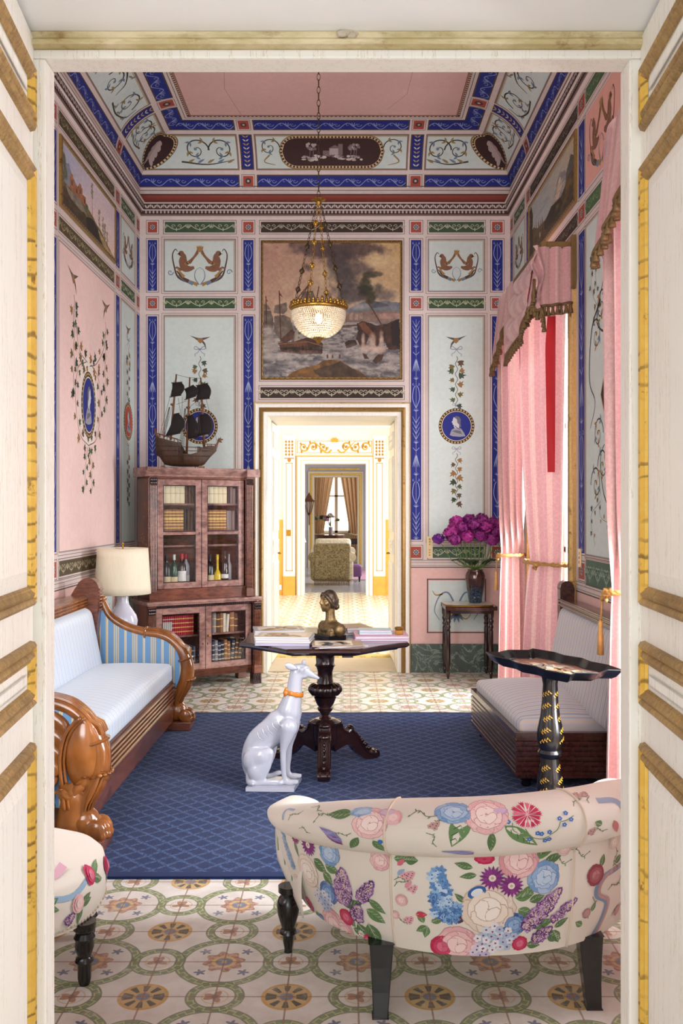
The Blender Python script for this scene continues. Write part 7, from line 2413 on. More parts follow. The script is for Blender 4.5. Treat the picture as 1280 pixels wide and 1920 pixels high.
 Pl.fan([(L(95, 1000, True)[0] + 42 * s * cos(a), L(95, 1000, True)[1] + 34 * s * sin(a)) for a in [k * pi / 5 for k in range(10)]], rgb(92, 58, 74), 7)
 # rose bud and leaves left of it
 u, v = L(1130, 1010, False)
 Pl.leaf(u - 30 * s, v + 10 * s, .1, 80 * s, 46 * s, rgb(200, 60, 80), 8, rgb(240, 190, 180))
 for x, y, a in ((1170, 1075, -2.6), (1180, 1085, -1.8), (1150, 1060, 2.0), (1200, 1050, .4)): lf(x, y, a, 90, 50, False)
 # ribbon on the right
 rib = [L(x, y, True) for x, y in ((1245, 430), (1225, 600), (1100, 720), (1055, 830), (1110, 880), (1070, 1020), (1010, 1140))]
 Pl.stroke(smooth_path(rib, 6), 42 * s, rgb(128, 152, 180), 3); Pl.stroke(smooth_path([(a + 30 * s, b) for a, b in rib[1:]], 6), 30 * s, rgb(196, 150, 150), 3)
 for x, y, a in ((880, 520, -.5), (1000, 1000, 1.2), (1180, 500, -1.6), (740, 560, -.6), (1130, 800, .2), (1150, 980, .5)): twig(Pl, *L(x, y, True), a, 150 * s)
 # left-hand bouquet
 for x, y, a, ln, w in ((370, 600, -.5, 150, 90), (450, 640, -.2, 130, 80), (430, 690, -.8, 120, 80), (590, 930, .4, 190, 70), (760, 890, -.6, 150, 60), (740, 960, -.5, 160, 90), (680, 1060, -1.0, 220, 120), (760, 1060, -1.2, 200, 130), (390, 970, -1.2, 150, 100), (600, 980, -.9, 120, 80), (230, 480, -1.2, 120, 40), (930, 600, .1, 110, 60), (1010, 610, .0, 90, 70), (650, 1090, -.3, 130, 60), (130, 560, -1.3, 100, 36)):
  lf(x, y, a, ln, w, False)
 for x, y, r, cs, rg in ((330, 690, 120, CRM, .1), (270, 790, 90, CRM, .1), (470, 560, 90, BLS, .25), (480, 840, 85, DBL, .12), (510, 1070, 130, PKS, .1), (590, 1130, 90, PKS, .1), (345, 920, 60, HOT[1:], .1), (600, 1010, 62, HOT, .12), (840, 620, 70, PKS, .15), (740, 1190, 40, HOT, .2), (935, 995, 30, PKS, .1), (980, 890, 40, PKS, .1), (240, 900, 40, HOT, .1), (410, 1060, 40, DBL, .1)):
  petal_flower(Pl, *L(x, y, False), r * s, cs, 6, ragged=rg, edge=mixc(cs[0], rgb(150, 110, 110), .35))
 daisy(Pl, *L(325, 505, False), 85 * s, 16); daisy(Pl, *L(235, 440, False), 60 * s, 16, rgb(150, 60, 110))
 lilac(Pl, *L(590, 910, False), 260 * s, 170 * s, 1.5, 20); lilac(Pl, *L(700, 900, False), 190 * s, 100 * s, .95, 20); lilac(Pl, *L(680, 1040, False), 130 * s, 120 * s, 1.3, 20)
 cluster(Pl, *L(440, 890, False), 100 * s, [rgb(196, 204, 222), rgb(170, 186, 214), rgb(222, 220, 228)], 18, 18, 26 * s, rgb(120, 110, 140))
 spire(Pl, *L(220, 650, False), 330 * s, 80 * s, 1.95, [rgb(140, 172, 206), rgb(166, 190, 216), rgb(112, 146, 190)], 6, 24 * s)
 daisy(Pl, *L(700, 1130, False), 34 * s, 18, rgb(236, 230, 226), rgb(214, 180, 120), 12)
 for x, y, a in ((930, 800, .6), (1000, 700, -1.3), (930, 1010, -.2), (930, 750, .2)): twig(Pl, *L(x, y, False), a, 120 * s, 2, rgb(226, 170, 176))
 for x, y, c in ((950, 650, rgb(214, 110, 130)), (960, 720, rgb(150, 176, 206)), (1000, 740, rgb(190, 150, 180)), (1015, 810, rgb(220, 150, 160))): Pl.leaf(*L(x, y, False), .8, 70 * s, 36 * s, c, 4)
 # on the roll
 lr = lambda x, y, a, ln, w, rt: chintz_leaf(Pr, *R(x, y, rt), a, ln * s, w * s)
 for x, y, a, ln, w in ((650, 290, 3.2, 190, 90), (560, 480, 2.4, 130, 40), (690, 450, -2.1, 150, 60), (780, 470, -1.0, 130, 60)): lr(x, y, a, ln, w, False)
 for x, y, a, ln, w in ((160, 270, -1.9, 260, 120), (410, 360, -.7, 260, 90), (330, 400, -1.6, 160, 50), (1090, 350, 2.6, 60, 50)): lr(x, y, a, ln, w, True)
 petal_flower(Pr, *R(770, 350, False), 115 * s, PKS[1:], 6, ragged=.14, edge=rgb(206, 160, 160)); petal_flower(Pr, *R(920, 310, False), 55 * s, PKS, 6, ragged=.14)
 petal_flower(Pr, *R(300, 290, True), 125 * s, PKS[1:], 6, ragged=.14, edge=rgb(206, 160, 160)); petal_flower(Pr, *R(70, 235, True), 110 * s, BLS, 6, ragged=.25, squash=.7, edge=rgb(120, 150, 190))
 petal_flower(Pr, *R(720, 210, False), 90 * s, BLS, 5, ragged=.25, squash=.5); petal_flower(Pr, *R(880, 225, False), 60 * s, [rgb(206, 170, 196), rgb(224, 196, 212)], 5, ragged=.2, squash=.5); petal_flower(Pr, *R(380, 195, True), 60 * s, [rgb(196, 160, 200), rgb(214, 186, 214)], 5, ragged=.2, squash=.5)
 u, v = R(575, 285, True)      # crimson carnation
 for k in range(15):
  a = 2 * pi * k / 15; ln = 95 * s * random.uniform(.85, 1.1)
  tip = [(u + ln * cos(a - .16), v + ln * sin(a - .16)), (u + ln * .86 * cos(a - .05), v + ln * .86 * sin(a - .05)), (u + ln * 1.02 * cos(a), v + ln * 1.02 * sin(a)), (u + ln * .86 * cos(a + .07), v + ln * .86 * sin(a + .07)), (u + ln * cos(a + .17), v + ln * sin(a + .17))]
  Pr.fan([(u, v)] + tip, (HOT[0], rgb(208, 52, 96), HOT[0], rgb(226, 110, 140))[k % 4], 8 + k % 3)
 for k in range(7): Pr.stroke([(u, v), (u + 55 * s * cos(k * .9), v + 55 * s * sin(k * .9))], [1.5 * s * 4, 1 * s], rgb(240, 190, 200), 13)
 for x, y in ((455, 335), (585, 450), (650, 410), (685, 412), (735, 405), (695, 460), (735, 450), (803, 312), (832, 355), (875, 315), (845, 268)):
  u, v = R(x, y, True)
  for j in range(5): Pr.disc(u + 9 * s * cos(j * 1.257), v + 9 * s * sin(j * 1.257), 8 * s, rgb(74, 120, 186), 6, 6)
  Pr.disc(u, v, 4 * s, rgb(220, 226, 230), 7, 5)
 for a, b in (((560, 380), (610, 440)), ((610, 440), (740, 430)), ((740, 420), (800, 330)), ((800, 330), (890, 290)), ((470, 340), (500, 410))):
  Pr.stroke(smooth_path([R(*a, True), R((a[0] + b[0]) / 2, (a[1] + b[1]) / 2 + 12, True), R(*b, True)], 4), .0024, rgb(120, 140, 96), 3)
 for q0 in ((420, 380), (600, 540)):      # tulip
  pass
 for dx, c in ((0, rgb(126, 66, 116)), (14, rgb(150, 110, 170)), (26, rgb(120, 140, 190)), (38, rgb(170, 150, 196))):
  u, v = R(575 - dx * .2, 505 - dx, False); Pr.leaf(u, v, 2.42 + dx * .006, 205 * s, 60 * s, c, 6 + dx // 13)
  u, v = R(215 - dx * .3, 550 - dx * .3, True); Pr.leaf(u, v, 2.95 + dx * .004, 190 * s, 36 * s, c, 6 + dx // 13)
 Pr.disc(*R(830, 480, False), 18 * s, rgb(60, 116, 186), 6, 8)
 for pts in (((245, 140), (190, 210), (150, 330)),):
  Pr.stroke(smooth_path([R(x, y, False) for x, y in pts], 6), 26 * s, rgb(160, 180, 206), 2)
 for x, y, a, ln in ((300, 250, -2.6, 150), (560, 230, -2.9, 200), (60, 200, 1.2, 120), (430, 260, 2.6, 140), (640, 420, 3.3, 130), (1240, 300, 2.9, 160), (1250, 520, 1.8, 110), (350, 420, 2.6, 110)): twig(Pr, *R(x, y, False), a, ln * s)
 for x, y, a, ln in ((60, 310, 3.4, 120), (900, 220, .6, 120), (1000, 200, 1.0, 80), (1130, 380, 2.9, 120)): twig(Pr, *R(x, y, True), a, ln * s, 2, rgb(196, 160, 150))
 for pts in (((1040, 90), (1190, 190), (1240, 300)),): Pr.stroke(smooth_path([R(x, y, True) for x, y in pts], 6), 44 * s, rgb(150, 166, 190), 2)
 u, v = R(1180, 320, True); Pr.leaf(u, v, -1.2, 130 * s, 50 * s, rgb(196, 120, 116), 3)
 m.obj('backrest', 'print', **W, smooth=60)
 # piping
 c = M()
 c.tube([low(LT[0] + (LT[1] - LT[0]) * k / 90, zp(LT[0] + (LT[1] - LT[0]) * k / 90) - .0005, .002) for k in range(91)], .0042, 8)
 c.obj('piping', 'page_white' if False else m_plain('ivory_piping', rgb(226, 210, 190), .6), **W, smooth=True)
 for tt in (-.425, .43):
  c = M()
  c.tube([low(tt, Z0 + (zp(tt) - Z0) * k / 12, .001) for k in range(13)] + [roll(tt, k / 20, .001) for k in range(17)], .0038, 8)
  c.obj('seam_piping', 'ivory_piping' if 'ivory_piping' in MAT else bpy.data.materials['ivory_piping'], **W, smooth=True)
 # seat
 s_ = M()
 def seat(u, v):
  # polar: v radial, u angle
  a = 2 * pi * u
  x = A * .97 * sin(a); y = -B * .80 * cos(a)
  if y > .25: y = .25
  rr = min(1, v / .62)
  if v < .62: z = .385 + .03 * (1 - rr ** 2)
  else:
   f = (v - .62) / .38; z = .385 - .19 * f if f > .15 else .385 - .0285 * (f / .15)
  k = rr if v < .62 else 1.0
  return (cx + x * k * .94, cy + y * k * .9 + .02, z)
 s_.surf(seat, 60, 16, cu=True, col=IVORY)
 Ps = Paint(s_, lambda u, v, h: (cx + u, cy + v, .3875 + .03 * (1 - min(1, (u / .60) ** 2 + (v / .42) ** 2)) + h), .0003)
 for k in range(6): petal_flower(Ps, -.4 + .16 * k, -.02 + .12 * (k % 2), .05, (PKS, BLS, CRM)[k % 3], 2, ragged=.12); chintz_leaf(Ps, -.36 + .16 * k, .02, k, .09, .04)
 s_.obj('seat', 'print', **W, smooth=50)
 # front apron on the left return
 a_ = M()
 def side(u, v):
  y = 2.96 + .50 * u; x = cx - .535 - .118 * u; return (x - .008 * sin(pi * v), y, .198 + .185 * v)
 a_.surf(side, 8, 6, col=IVORY)
 Pd = Paint(a_, lambda u, v, h: (cx - .535 - .118 * (u - 2.96) / .50 - .010 - h, u, v), .0003)
 for k in range(5): Pd.leaf(3.10 + .07 * k, .26 + .03 * (k % 2), 1.2, .05, .014, rgb(120, 150, 100), 1)
 cluster(Pd, 3.2, .34, .03, [rgb(200, 160, 160), rgb(150, 180, 210)], 2, 8, .01)
 a_.obj('seat_side', 'print', **W, smooth=True, solid=.004)
 # legs
 for x, y in ((-.195, 3.15),(.995, 3.15)):
  l = M(); l.lathe([(.014, 0), (.013, .012), (.018, .035), (.019, .060), (.030, .066), (.026, .078), (.022, .082), (.036, .13), (.040, .165), (.032, .185), (.022, .195), (.034, .205), (.034, .225)], 22, x, y); l.obj('leg', 'ebony', **W, smooth=40)
 for x, y, d in ((.106, 2.79, -1), (.742, 2.84, 1)):
  l = M()
  rows = []
  for z, w, o in ((.21, .036, 0), (.14, .031, .006), (.07, .026, .018), (0, .022, .036)):
   X = x + d * o * .1; Y = y - o
   rows.append(l._a([(X - w, Y - w, z), (X + w, Y - w, z), (X + w, Y + w, z), (X - w, Y + w, z)]))
  for a, b in zip(rows, rows[1:]):
   for i in range(4): l.face((a + i, a + (i + 1) % 4, b + (i + 1) % 4, b + i))
  l.face([rows[0] + i for i in range(4)]); l.face([rows[-1] + i for i in (3, 2, 1, 0)])
  l.obj('leg', 'ebony', **W, bevel=.003)
loveseat()

# ------------------------------------------------------------------ floral chair at the left edge
def slipper_chair():
 cx, cy = -1.225, 3.06
 t = thing('slipper_chair', 'low floral chintz chair with turned black legs, half hidden by the left door leaf', 'chair', (cx, cy, 0))
 W = dict(parent=t, world=True)
 m = M()
 def se(a, k=1.0):
  c, s = cos(a), sin(a); return (cx + .415 * k * math.copysign(abs(c) ** .75, c), cy + .30 * k * math.copysign(abs(s) ** .75, s))
 def seat(u, v):
  a = 2 * pi * u
  prof = [(1.0, .192), (1.012, .23), (1.015, .29), (.99, .335), (.93, .358), (.80, .378), (.5, .394), (.02, .400)]
  q = v * (len(prof) - 1); i = min(int(q), len(prof) - 2); f = q - i
  k = prof[i][0] * (1 - f) + prof[i + 1][0] * f; z = prof[i][1] * (1 - f) + prof[i + 1][1] * f
  x, y = se(a, k); return (x, y, z)
 m.surf(seat, 64, 28, cu=True, col=IVORY)
 def face(u, v, h):        # u = angle*.36, v = height
  a = u / .36; x, y = se(a, 1.0 + interp([.19, .23, .29, .335, .365, .392, .415], [0, .012, .015, -.01, -.07, -.2, -.5], v) + (h + .0012) / .36)
  return (x, y, v + h * .5)
 p = Paint(m, face, .0004)
 random.seed(9)
 for a, z in ((-.9, .30), (-.45, .27), (-1.4, .26), (-.2, .33), (.15, .30)):
  petal_flower(p, a * .36, z, .030, random.choice([PKS, HOT, BLS]), 3, ragged=.15)
  for k in range(3): chintz_leaf(p, a * .36 + .02, z - .01, random.uniform(-2, 1), .06, .026)
 p.stroke(smooth_path([(-.55, .31), (-.4, .335), (-.2, .30), (-.05, .34)], 6), .018, rgb(150, 180, 206), 2)
 p.stroke(smooth_path([(-.5, .37), (-.3, .36), (-.15, .38)], 6), .014, rgb(214, 170, 186), 2)
 for k in range(3): lilac(p, -.62 + .2 * k, .225, .04, .03, .4, 4)
 m.obj('seat', 'print', **W, smooth=True)
 n = M()
 for k in range(120):
  a = 2 * pi * k / 120; x, y = se(a, 1.006); n.ell((x, y, .205), (.0045, .0045, .0045), 6, 4)
 n.obj('nailhead_trim', 'ivory_n' if False else m_plain('pale_nailheads', rgb(206, 194, 172), .35, .4), **W)
 b = M()
 def back(u, v):
  a = math.radians(90 + 166 * u); w = 2 * pi * v
  z0 = .40 + .36 * sin(pi * min(1, max(0, .12 + .80 * u))) ** .6
  x, y = se(a, .97);
  dx, dy = cos(a), sin(a)
  o = .045 * cos(w); zz_ = .36 + (z0 - .36) * (.5 + .5 * sin(w))
  return (x + dx * o, y + dy * o, zz_)
 b.surf(back, 40, 16, cv=True, col=IVORY)
 q = b._a([back(0, k / 16) for k in range(16)]); b.face(range(q, q + 16), IVORY); q = b._a([back(1, k / 16) for k in range(16)]); b.face(range(q, q + 16), IVORY)
 b.obj('backrest', 'print', **W, smooth=60)
 for x, y in ((-.825, 2.935), (-1.50, 2.86), (-.90, 3.26), (-1.50, 3.26)):
  l = M(); l.lathe([(.016, 0), (.021, .02), (.022, .065), (.030, .075), (.026, .085), (.021, .09), (.030, .12), (.028, .14), (.034, .15), (.026, .165), (.036, .178), (.036, .20)], 20, x, y); l.obj('leg', 'ebony', **W, smooth=40)
slipper_chair()

# ------------------------------------------------------------------ paintings
def vnoise(U, V, fx, fy, seed, octv=5, gain=.55):
 rs = np.random.RandomState(seed); out = np.zeros_like(U); amp = 1; tot = 0
 for o in range(octv):
  nx, ny = int(fx * 2 ** o) + 2, int(fy * 2 ** o) + 2
  g = rs.rand(ny + 1, nx + 1)
  x = U * (nx - 1); y = V * (ny - 1)
  xi = np.clip(x.astype(int), 0, nx - 1); yi = np.clip(y.astype(int), 0, ny - 1)
  fx_ = x - xi; fy_ = y - yi; fx_ = fx_ * fx_ * (3 - 2 * fx_); fy_ = fy_ * fy_ * (3 - 2 * fy_)
  out += amp * ((g[yi, xi] * (1 - fx_) + g[yi, xi + 1] * fx_) * (1 - fy_) + (g[yi + 1, xi] * (1 - fx_) + g[yi + 1, xi + 1] * fx_) * fy_)
  tot += amp; amp *= gain
 return out / tot
def inside(U, V, poly):
 r = np.zeros(U.shape, bool); n = len(poly)
 for i in range(n):
  (x0, y0), (x1, y1) = poly[i], poly[(i + 1) % n]
  if y0 == y1: continue
  c = ((y0 > V) != (y1 > V)) & (U < (x1 - x0) * (V - y0) / (y1 - y0) + x0)
  r ^= c
 return r
class Canvas:
 """an oil sketch worked out cell by cell (u to the right, v downwards, 0..1)"""
 def __init__(s, nu, nv):
  s.nu, s.nv = nu, nv
  s.U, s.V = np.meshgrid((np.arange(nu) + .5) / nu, (np.arange(nv) + .5) / nv)
  s.C = np.zeros((nv, nu, 3))
  s.w1 = vnoise(s.U, s.V, 9, 9, 5) - .5; s.w2 = vnoise(s.U, s.V, 9, 9, 6) - .5
 def c(s, col): return np.array([col[0], col[1], col[2]]) / 255.0
 def fill(s, mask, col, k=1.0, var=0.0, seed=1):
  m = np.clip(np.asarray(mask, float) * k, 0, 1)[..., None]
  col = s.c(col)
  if var:
   n = (vnoise(s.U, s.V, 24, 24, seed, 3) - .5)[..., None] * 2 * var
   s.C = s.C * (1 - m) + np.clip(col * (1 + n), 0, 1) * m
  else: s.C = s.C * (1 - m) + col * m
 def poly(s, pts, col, rough=.02, var=.25, seed=1, k=1.0):
  s.fill(inside(s.U + s.w1 * rough * 2, s.V + s.w2 * rough * 2, pts), col, k, var, seed)
 def blob(s, u, v, ru, rv, col, soft=.6, rough=.8, k=1.0, var=.15, seed=1):
  d = np.sqrt(((s.U - u) / ru) ** 2 + ((s.V - v) / rv) ** 2) + (vnoise(s.U, s.V, 14, 14, seed + 40) - .5) * rough
  s.fill(np.clip((1 - d) / soft, 0, 1), col, k, var, seed)
 def line(s, pts, w, col, k=1.0):
  for (a, b), (c, d) in zip(pts, pts[1:]):
   L = hypot(c - a, d - b) or 1e-6
   t = np.clip(((s.U - a) * (c - a) + (s.V - b) * (d - b)) / L ** 2, 0, 1)
   dist = np.sqrt((s.U - a - t * (c - a)) ** 2 + (s.V - b - t * (d - b)) ** 2)
   s.fill(np.clip((w - dist) / (w * .5), 0, 1), col, k)
 def mesh(s, P, m):
  """P(u, v) -> point"""
  n = m._a([P(i / s.nu, j / s.nv) for j in range(s.nv + 1) for i in range(s.nu + 1)])
  W = s.nu + 1
  C = np.clip(s.C, 0, 1); C = np.where(C <= .04045, C / 12.92, ((C + .055) / 1.055) ** 2.4)
  for j in range(s.nv):
   for i in range(s.nu):
    m.face((n + j * W + i, n + (j + 1) * W + i, n + (j + 1) * W + i + 1, n + j * W + i + 1), (C[j, i, 0], C[j, i, 1], C[j, i, 2], 1))
MAT['canvas'] = m_print('oil_on_plaster', rough=.5, sheen=0, weave=220)
def sea_piece():
 k = Canvas(300, 300); U, V = k.U, k.V
 g = lambda x, y: ((x - 68) / 1112.0, (y - 72) / 1098.0)
 sky = np.array([206, 178, 152]) / 255.
 k.C[:] = sky
 k.fill(np.clip(1 - (U + V * .6) * 1.4, 0, 1), (196, 150, 140), .8); k.fill(np.clip((U - .55) * 2.2, 0, 1) * np.clip(1.2 - V * 2, 0, 1), (214, 182, 128), .8)
 n = vnoise(U, V, 5, 6, 3)
 k.fill(np.clip((n - .5) * 4, 0, 1), (222, 204, 176), .5)
 for (x, y, ru, rv, sd, c) in ((640, 120, .34, .075, 1, (112, 92, 92)), (480, 130, .18, .05, 9, (120, 96, 96)), (700, 170, .14, .10, 2, (100, 84, 88)), (690, 270, .10, .13, 3, (96, 84, 88)), (760, 360, .14, .13, 4, (104, 94, 98)), (760, 480, .16, .09, 5, (110, 100, 104)), (900, 120, .12, .04, 6, (128, 104, 98)), (860, 280, .10, .05, 7, (140, 122, 116)), (430, 270, .05, .04, 8, (136, 112, 106))):
  u, v = g(x, y); k.blob(u, v, ru * 1.08, rv * 1.08, tuple(q * .86 for q in c), .5, 1.25, .92, .22, sd)
 k.blob(*g(1000, 230), .13, .08, (226, 204, 166), .7, .9, .8, .1, 12); k.blob(*g(560, 330), .09, .10, (224, 202, 168), .7, .9, .8, .1, 13)
 # far hills and town
 k.poly([g(740, 620), g(830, 580), g(940, 540), g(1040, 545), g(1180, 560), g(1180, 700), g(740, 700)], (122, 128, 140), .02, .2); k.poly([g(900, 560), g(1010, 545), g(1100, 590), g(960, 610)], (92, 98, 112), .02)
 k.blob(*g(1050, 500), .12, .06, (120, 108, 106), .6, 1, .8, .1, 3); k.blob(*g(860, 590), .10, .035, (180, 176, 176), .7, .8, .7, .1, 5)
 k.poly([g(740, 640), g(1180, 630), g(1180, 730), g(740, 730)], (150, 126, 118), .015, .2); k.poly([g(1010, 650), g(1180, 645), g(1180, 690), g(1010, 690)], (182, 146, 140), .01)
 for x in (770, 815, 850): k.poly([g(x, 650), g(x + 26, 640), g(x + 26, 700), g(x, 700)], (176, 150, 140), .004)
 # sea
 k.fill(V > (720 - 72) / 1098., (128, 124, 128)); sea = V > .59
 f = vnoise(U * 1.0, V, 7, 22, 8); k.fill(sea * np.clip((f - .46) * 7, 0, 1), (186, 180, 180), .8); f2 = vnoise(U, V, 10, 26, 18); k.fill(sea * np.clip((f2 - .53) * 9, 0, 1), (92, 90, 100), .8)
 k.poly([g(690, 745), g(830, 738), g(830, 752), g(690, 765)], (110, 84, 72), .004)
 f3 = vnoise(U + k.w1 * .2, V * 1.0, 26, 60, 88, 4); k.fill((V > .62) * np.clip((f3 - .54) * 12, 0, 1), (214, 208, 206), .55); k.fill((V > .62) * np.clip((.42 - f3) * 12, 0, 1), (84, 80, 90), .5)
 # ships: smoke, sails, hull
 def sail(pts, c=(124, 110, 100), sd=3):
  k.poly(pts, c, .006, .3, sd)
 sail([g(75, 568), g(112, 585), g(130, 620), g(72, 620)]); sail([g(72, 625), g(132, 628), g(150, 690), g(148, 770), g(72, 762)], (112, 100, 92), 5)
 sail([g(165, 585), g(258, 560), g(268, 625), g(235, 655), g(155, 650)]); sail([g(158, 672), g(240, 660), g(292, 690), g(325, 820), g(320, 860), g(210, 870), g(155, 800)], (116, 104, 94), 7)
 sail([g(370, 475), g(470, 462), g(500, 545), g(400, 545)], (108, 96, 92), 9); sail([g(330, 790), g(360, 780), g(350, 880), g(320, 880)], (178, 166, 154), 9)
 for a, b in (((90, 510), (96, 760)), ((198, 465), (212, 880)), ((440, 380), (420, 545)), ((520, 430), (500, 545)), ((330, 545), (460, 385)), ((455, 385), (320, 620))): k.line([g(*a), g(*b)], .005, (92, 52, 34))
 k.poly([g(84, 512), g(112, 555), g(90, 548)], (150, 60, 50), .003); k.poly([g(198, 468), g(232, 520), g(204, 500)], (140, 60, 48), .003)
 k.poly([g(185, 885), g(330, 880), g(430, 845), g(520, 860), g(556, 900), g(552, 985), g(400, 985), g(210, 965)], (78, 48, 34), .01, .4, 4); k.poly([g(190, 890), g(420, 872), g(430, 915), g(200, 930)], (112, 72, 46), .008, .3, 6)
 k.poly([g(205, 860), g(300, 780), g(330, 800), g(310, 860), g(240, 890)], (92, 60, 44), .01, .3)
 for x in (250, 320, 390, 455): k.blob(*g(x, 938), .012, .014, (30, 20, 18), .4, .3)
 k.blob(*g(120, 860), .08, .11, (176, 166, 162), .8, .9, .9, .1, 21); k.blob(*g(110, 790), .05, .05, (186, 176, 170), .8, .9, .9, .1, 22)
 # rocks at the right with breaking spray
 k.poly([g(835, 725), g(900, 715), g(1000, 745), g(1100, 715), g(1180, 700), g(1180, 940), g(1090, 950), g(1030, 840), g(1000, 930), g(930, 820), g(890, 930), g(850, 930), g(815, 860), g(840, 800)], (72, 46, 36), .02, .45, 31)
 k.poly([g(845, 730), g(905, 725), g(960, 800), g(930, 840), g(880, 790)], (118, 74, 48), .02, .3, 33); k.poly([g(1100, 730), g(1180, 705), g(1180, 920), g(1120, 900)], (44, 30, 28), .02, .3)
 for x, y, a, b in ((880, 870, .022, .09), (960, 890, .03, .08), (1030, 880, .022, .08), (905, 930, .06, .04), (1000, 945, .07, .035)): k.blob(*g(x, y), a, b, (222, 196, 184), .6, .9, .85, .1, int(x))
 k.poly([g(728, 885), g(770, 860), g(815, 868), g(830, 905), g(780, 922), g(740, 930)], (66, 42, 34), .01, .4)
 # tree
 for x, y, a, b, sd in ((920, 330, .045, .03, 1), (905, 385, .04, .035, 2), (985, 330, .06, .02, 3), (900, 450, .05, .035, 4), (940, 500, .045, .04, 5), (880, 480, .035, .03, 6), (1000, 450, .04, .05, 7), (930, 550, .03, .025, 8)): k.blob(*g(x, y), a * 1.25, b * 1.25, ((62, 60, 44), (78, 74, 52), (92, 84, 70), (56, 58, 42), (70, 66, 46), (62, 58, 44), (112, 102, 92), (84, 74, 54))[sd - 1], .5, 1.0, .95, .3, sd + 50)
 k.line([g(910, 545), g(960, 620), g(1000, 690), g(1035, 750)], .006, (96, 62, 42))
 # foam rollers
 for x, y, a, b in ((180, 1000, .16, .05), (420, 985, .14, .045), (320, 1060, .2, .03), (800, 960, .12, .05), (640, 1000, .1, .03), (900, 1010, .14, .04), (1100, 1010, .1, .05), (830, 1080, .1, .03), (1080, 1090, .12, .04)): k.blob(*g(x, y), a, b, (198, 192, 192), .8, 1.3, .8, .15, int(x) + 3)
 for x, y, a, b in ((200, 1080, .14, .03), (130, 1120, .1, .04), (780, 1050, .1, .02), (950, 1070, .12, .025), (1080, 1140, .1, .03), (540, 930, .06, .02)): k.blob(*g(x, y), a, b, (84, 82, 94), .8, 1.2, .7, .15, int(x) + 5)
 k.poly([g(872, 975), g(905, 985), g(930, 1020), g(890, 1020)], (86, 52, 40), .005); k.poly([g(960, 1030), g(1000, 980), g(1050, 985), g(1040, 1030), g(990, 1060)], (80, 56, 44), .01)
 for x in (590, 632, 690): k.blob(*g(x, 1000), .008, .02, (110, 70, 50), .4, .3)
 for x in range(205, 545, 26): k.line([g(x, 905 - .02 * x), g(x + 4, 975)], .0018, (48, 28, 20), .7)
 k.line([g(190, 900), g(430, 880), g(552, 915)], .004, (150, 104, 70)); k.line([g(195, 930), g(550, 950)], .003, (44, 26, 20))
 # ochre rock in front
 k.poly([g(262, 1168), g(300, 1125), g(400, 1095), g(500, 1080), g(545, 1040), g(620, 1025), g(700, 1035), g(760, 1080), g(850, 1120), g(915, 1168)], (132, 94, 44), .012, .35, 61); k.poly([g(470, 1120), g(700, 1040), g(760, 1082), g(910, 1165), g(520, 1160)], (82, 62, 42), .02, .4, 63)
 b = vnoise(U, V, 60, 60, 77, 2) - .5; k.C *= (.88 + .16 * b)[..., None] * np.array([1, .97, .92])
 t = thing('painting', 'large painting of ships on a stormy sea in a gilt frame above the far doorway', 'painting', ((bx(490) + bx(753)) / 2, YB, bz(712)))
 x0, x1, z0, z1 = bx(493.5), bx(749.5), bz(707.5), bz(456.5)
 m = M(); k.mesh(lambda u, v: (x0 + (x1 - x0) * u, YB - .012, z1 + (z0 - z1) * v), m); m.obj('canvas', 'canvas', t, world=True)
 gilt_frame(t, x0, x1, z0, z1, lambda a, b, h: (a, YB - h, b), bx(489), bx(754), bz(712.5), bz(451.5))
def gilt_frame(t, x0, x1, z0, z1, P, X0, X1, Z0, Z1):
 f = M()
 w = x0 - X0
 ring_frame(f, X0, X1, Z0, Z1, [(0, .001), (0, .016), (w * .2, .020), (w * .35, .014), (w * .6, .020), (w * .8, .020), (w, .012), (w + .002, .008)], P)
 f.cur = 1
 # guilloche along the frame
 p = Paint(f, lambda u, v, h: P(u, v, .0205 + h), .0004)
 n = int((X1 - X0) / .05)
 for i in range(n):
  u = X0 + (i + .5) * (X1 - X0) / n
  for v in (Z0 + w * .5, Z1 - w * .5): p.stroke([(u - .02, v - w * .2), (u, v + w * .2), (u + .02, v - w * .2)], w * .22, rgb(92, 58, 30), 1)
 n = int((Z1 - Z0) / .05)
 for i in range(n):
  v = Z0 + (i + .5) * (Z1 - Z0) / n
  for u in (X0 + w * .5, X1 - w * .5): p.stroke([(u - w * .2, v - .02), (u + w * .2, v), (u - w * .2, v + .02)], w * .22, rgb(92, 58, 30), 1)
 f.obj('frame', ['frame_gilt', 'print'], t, world=True)
sea_piece()
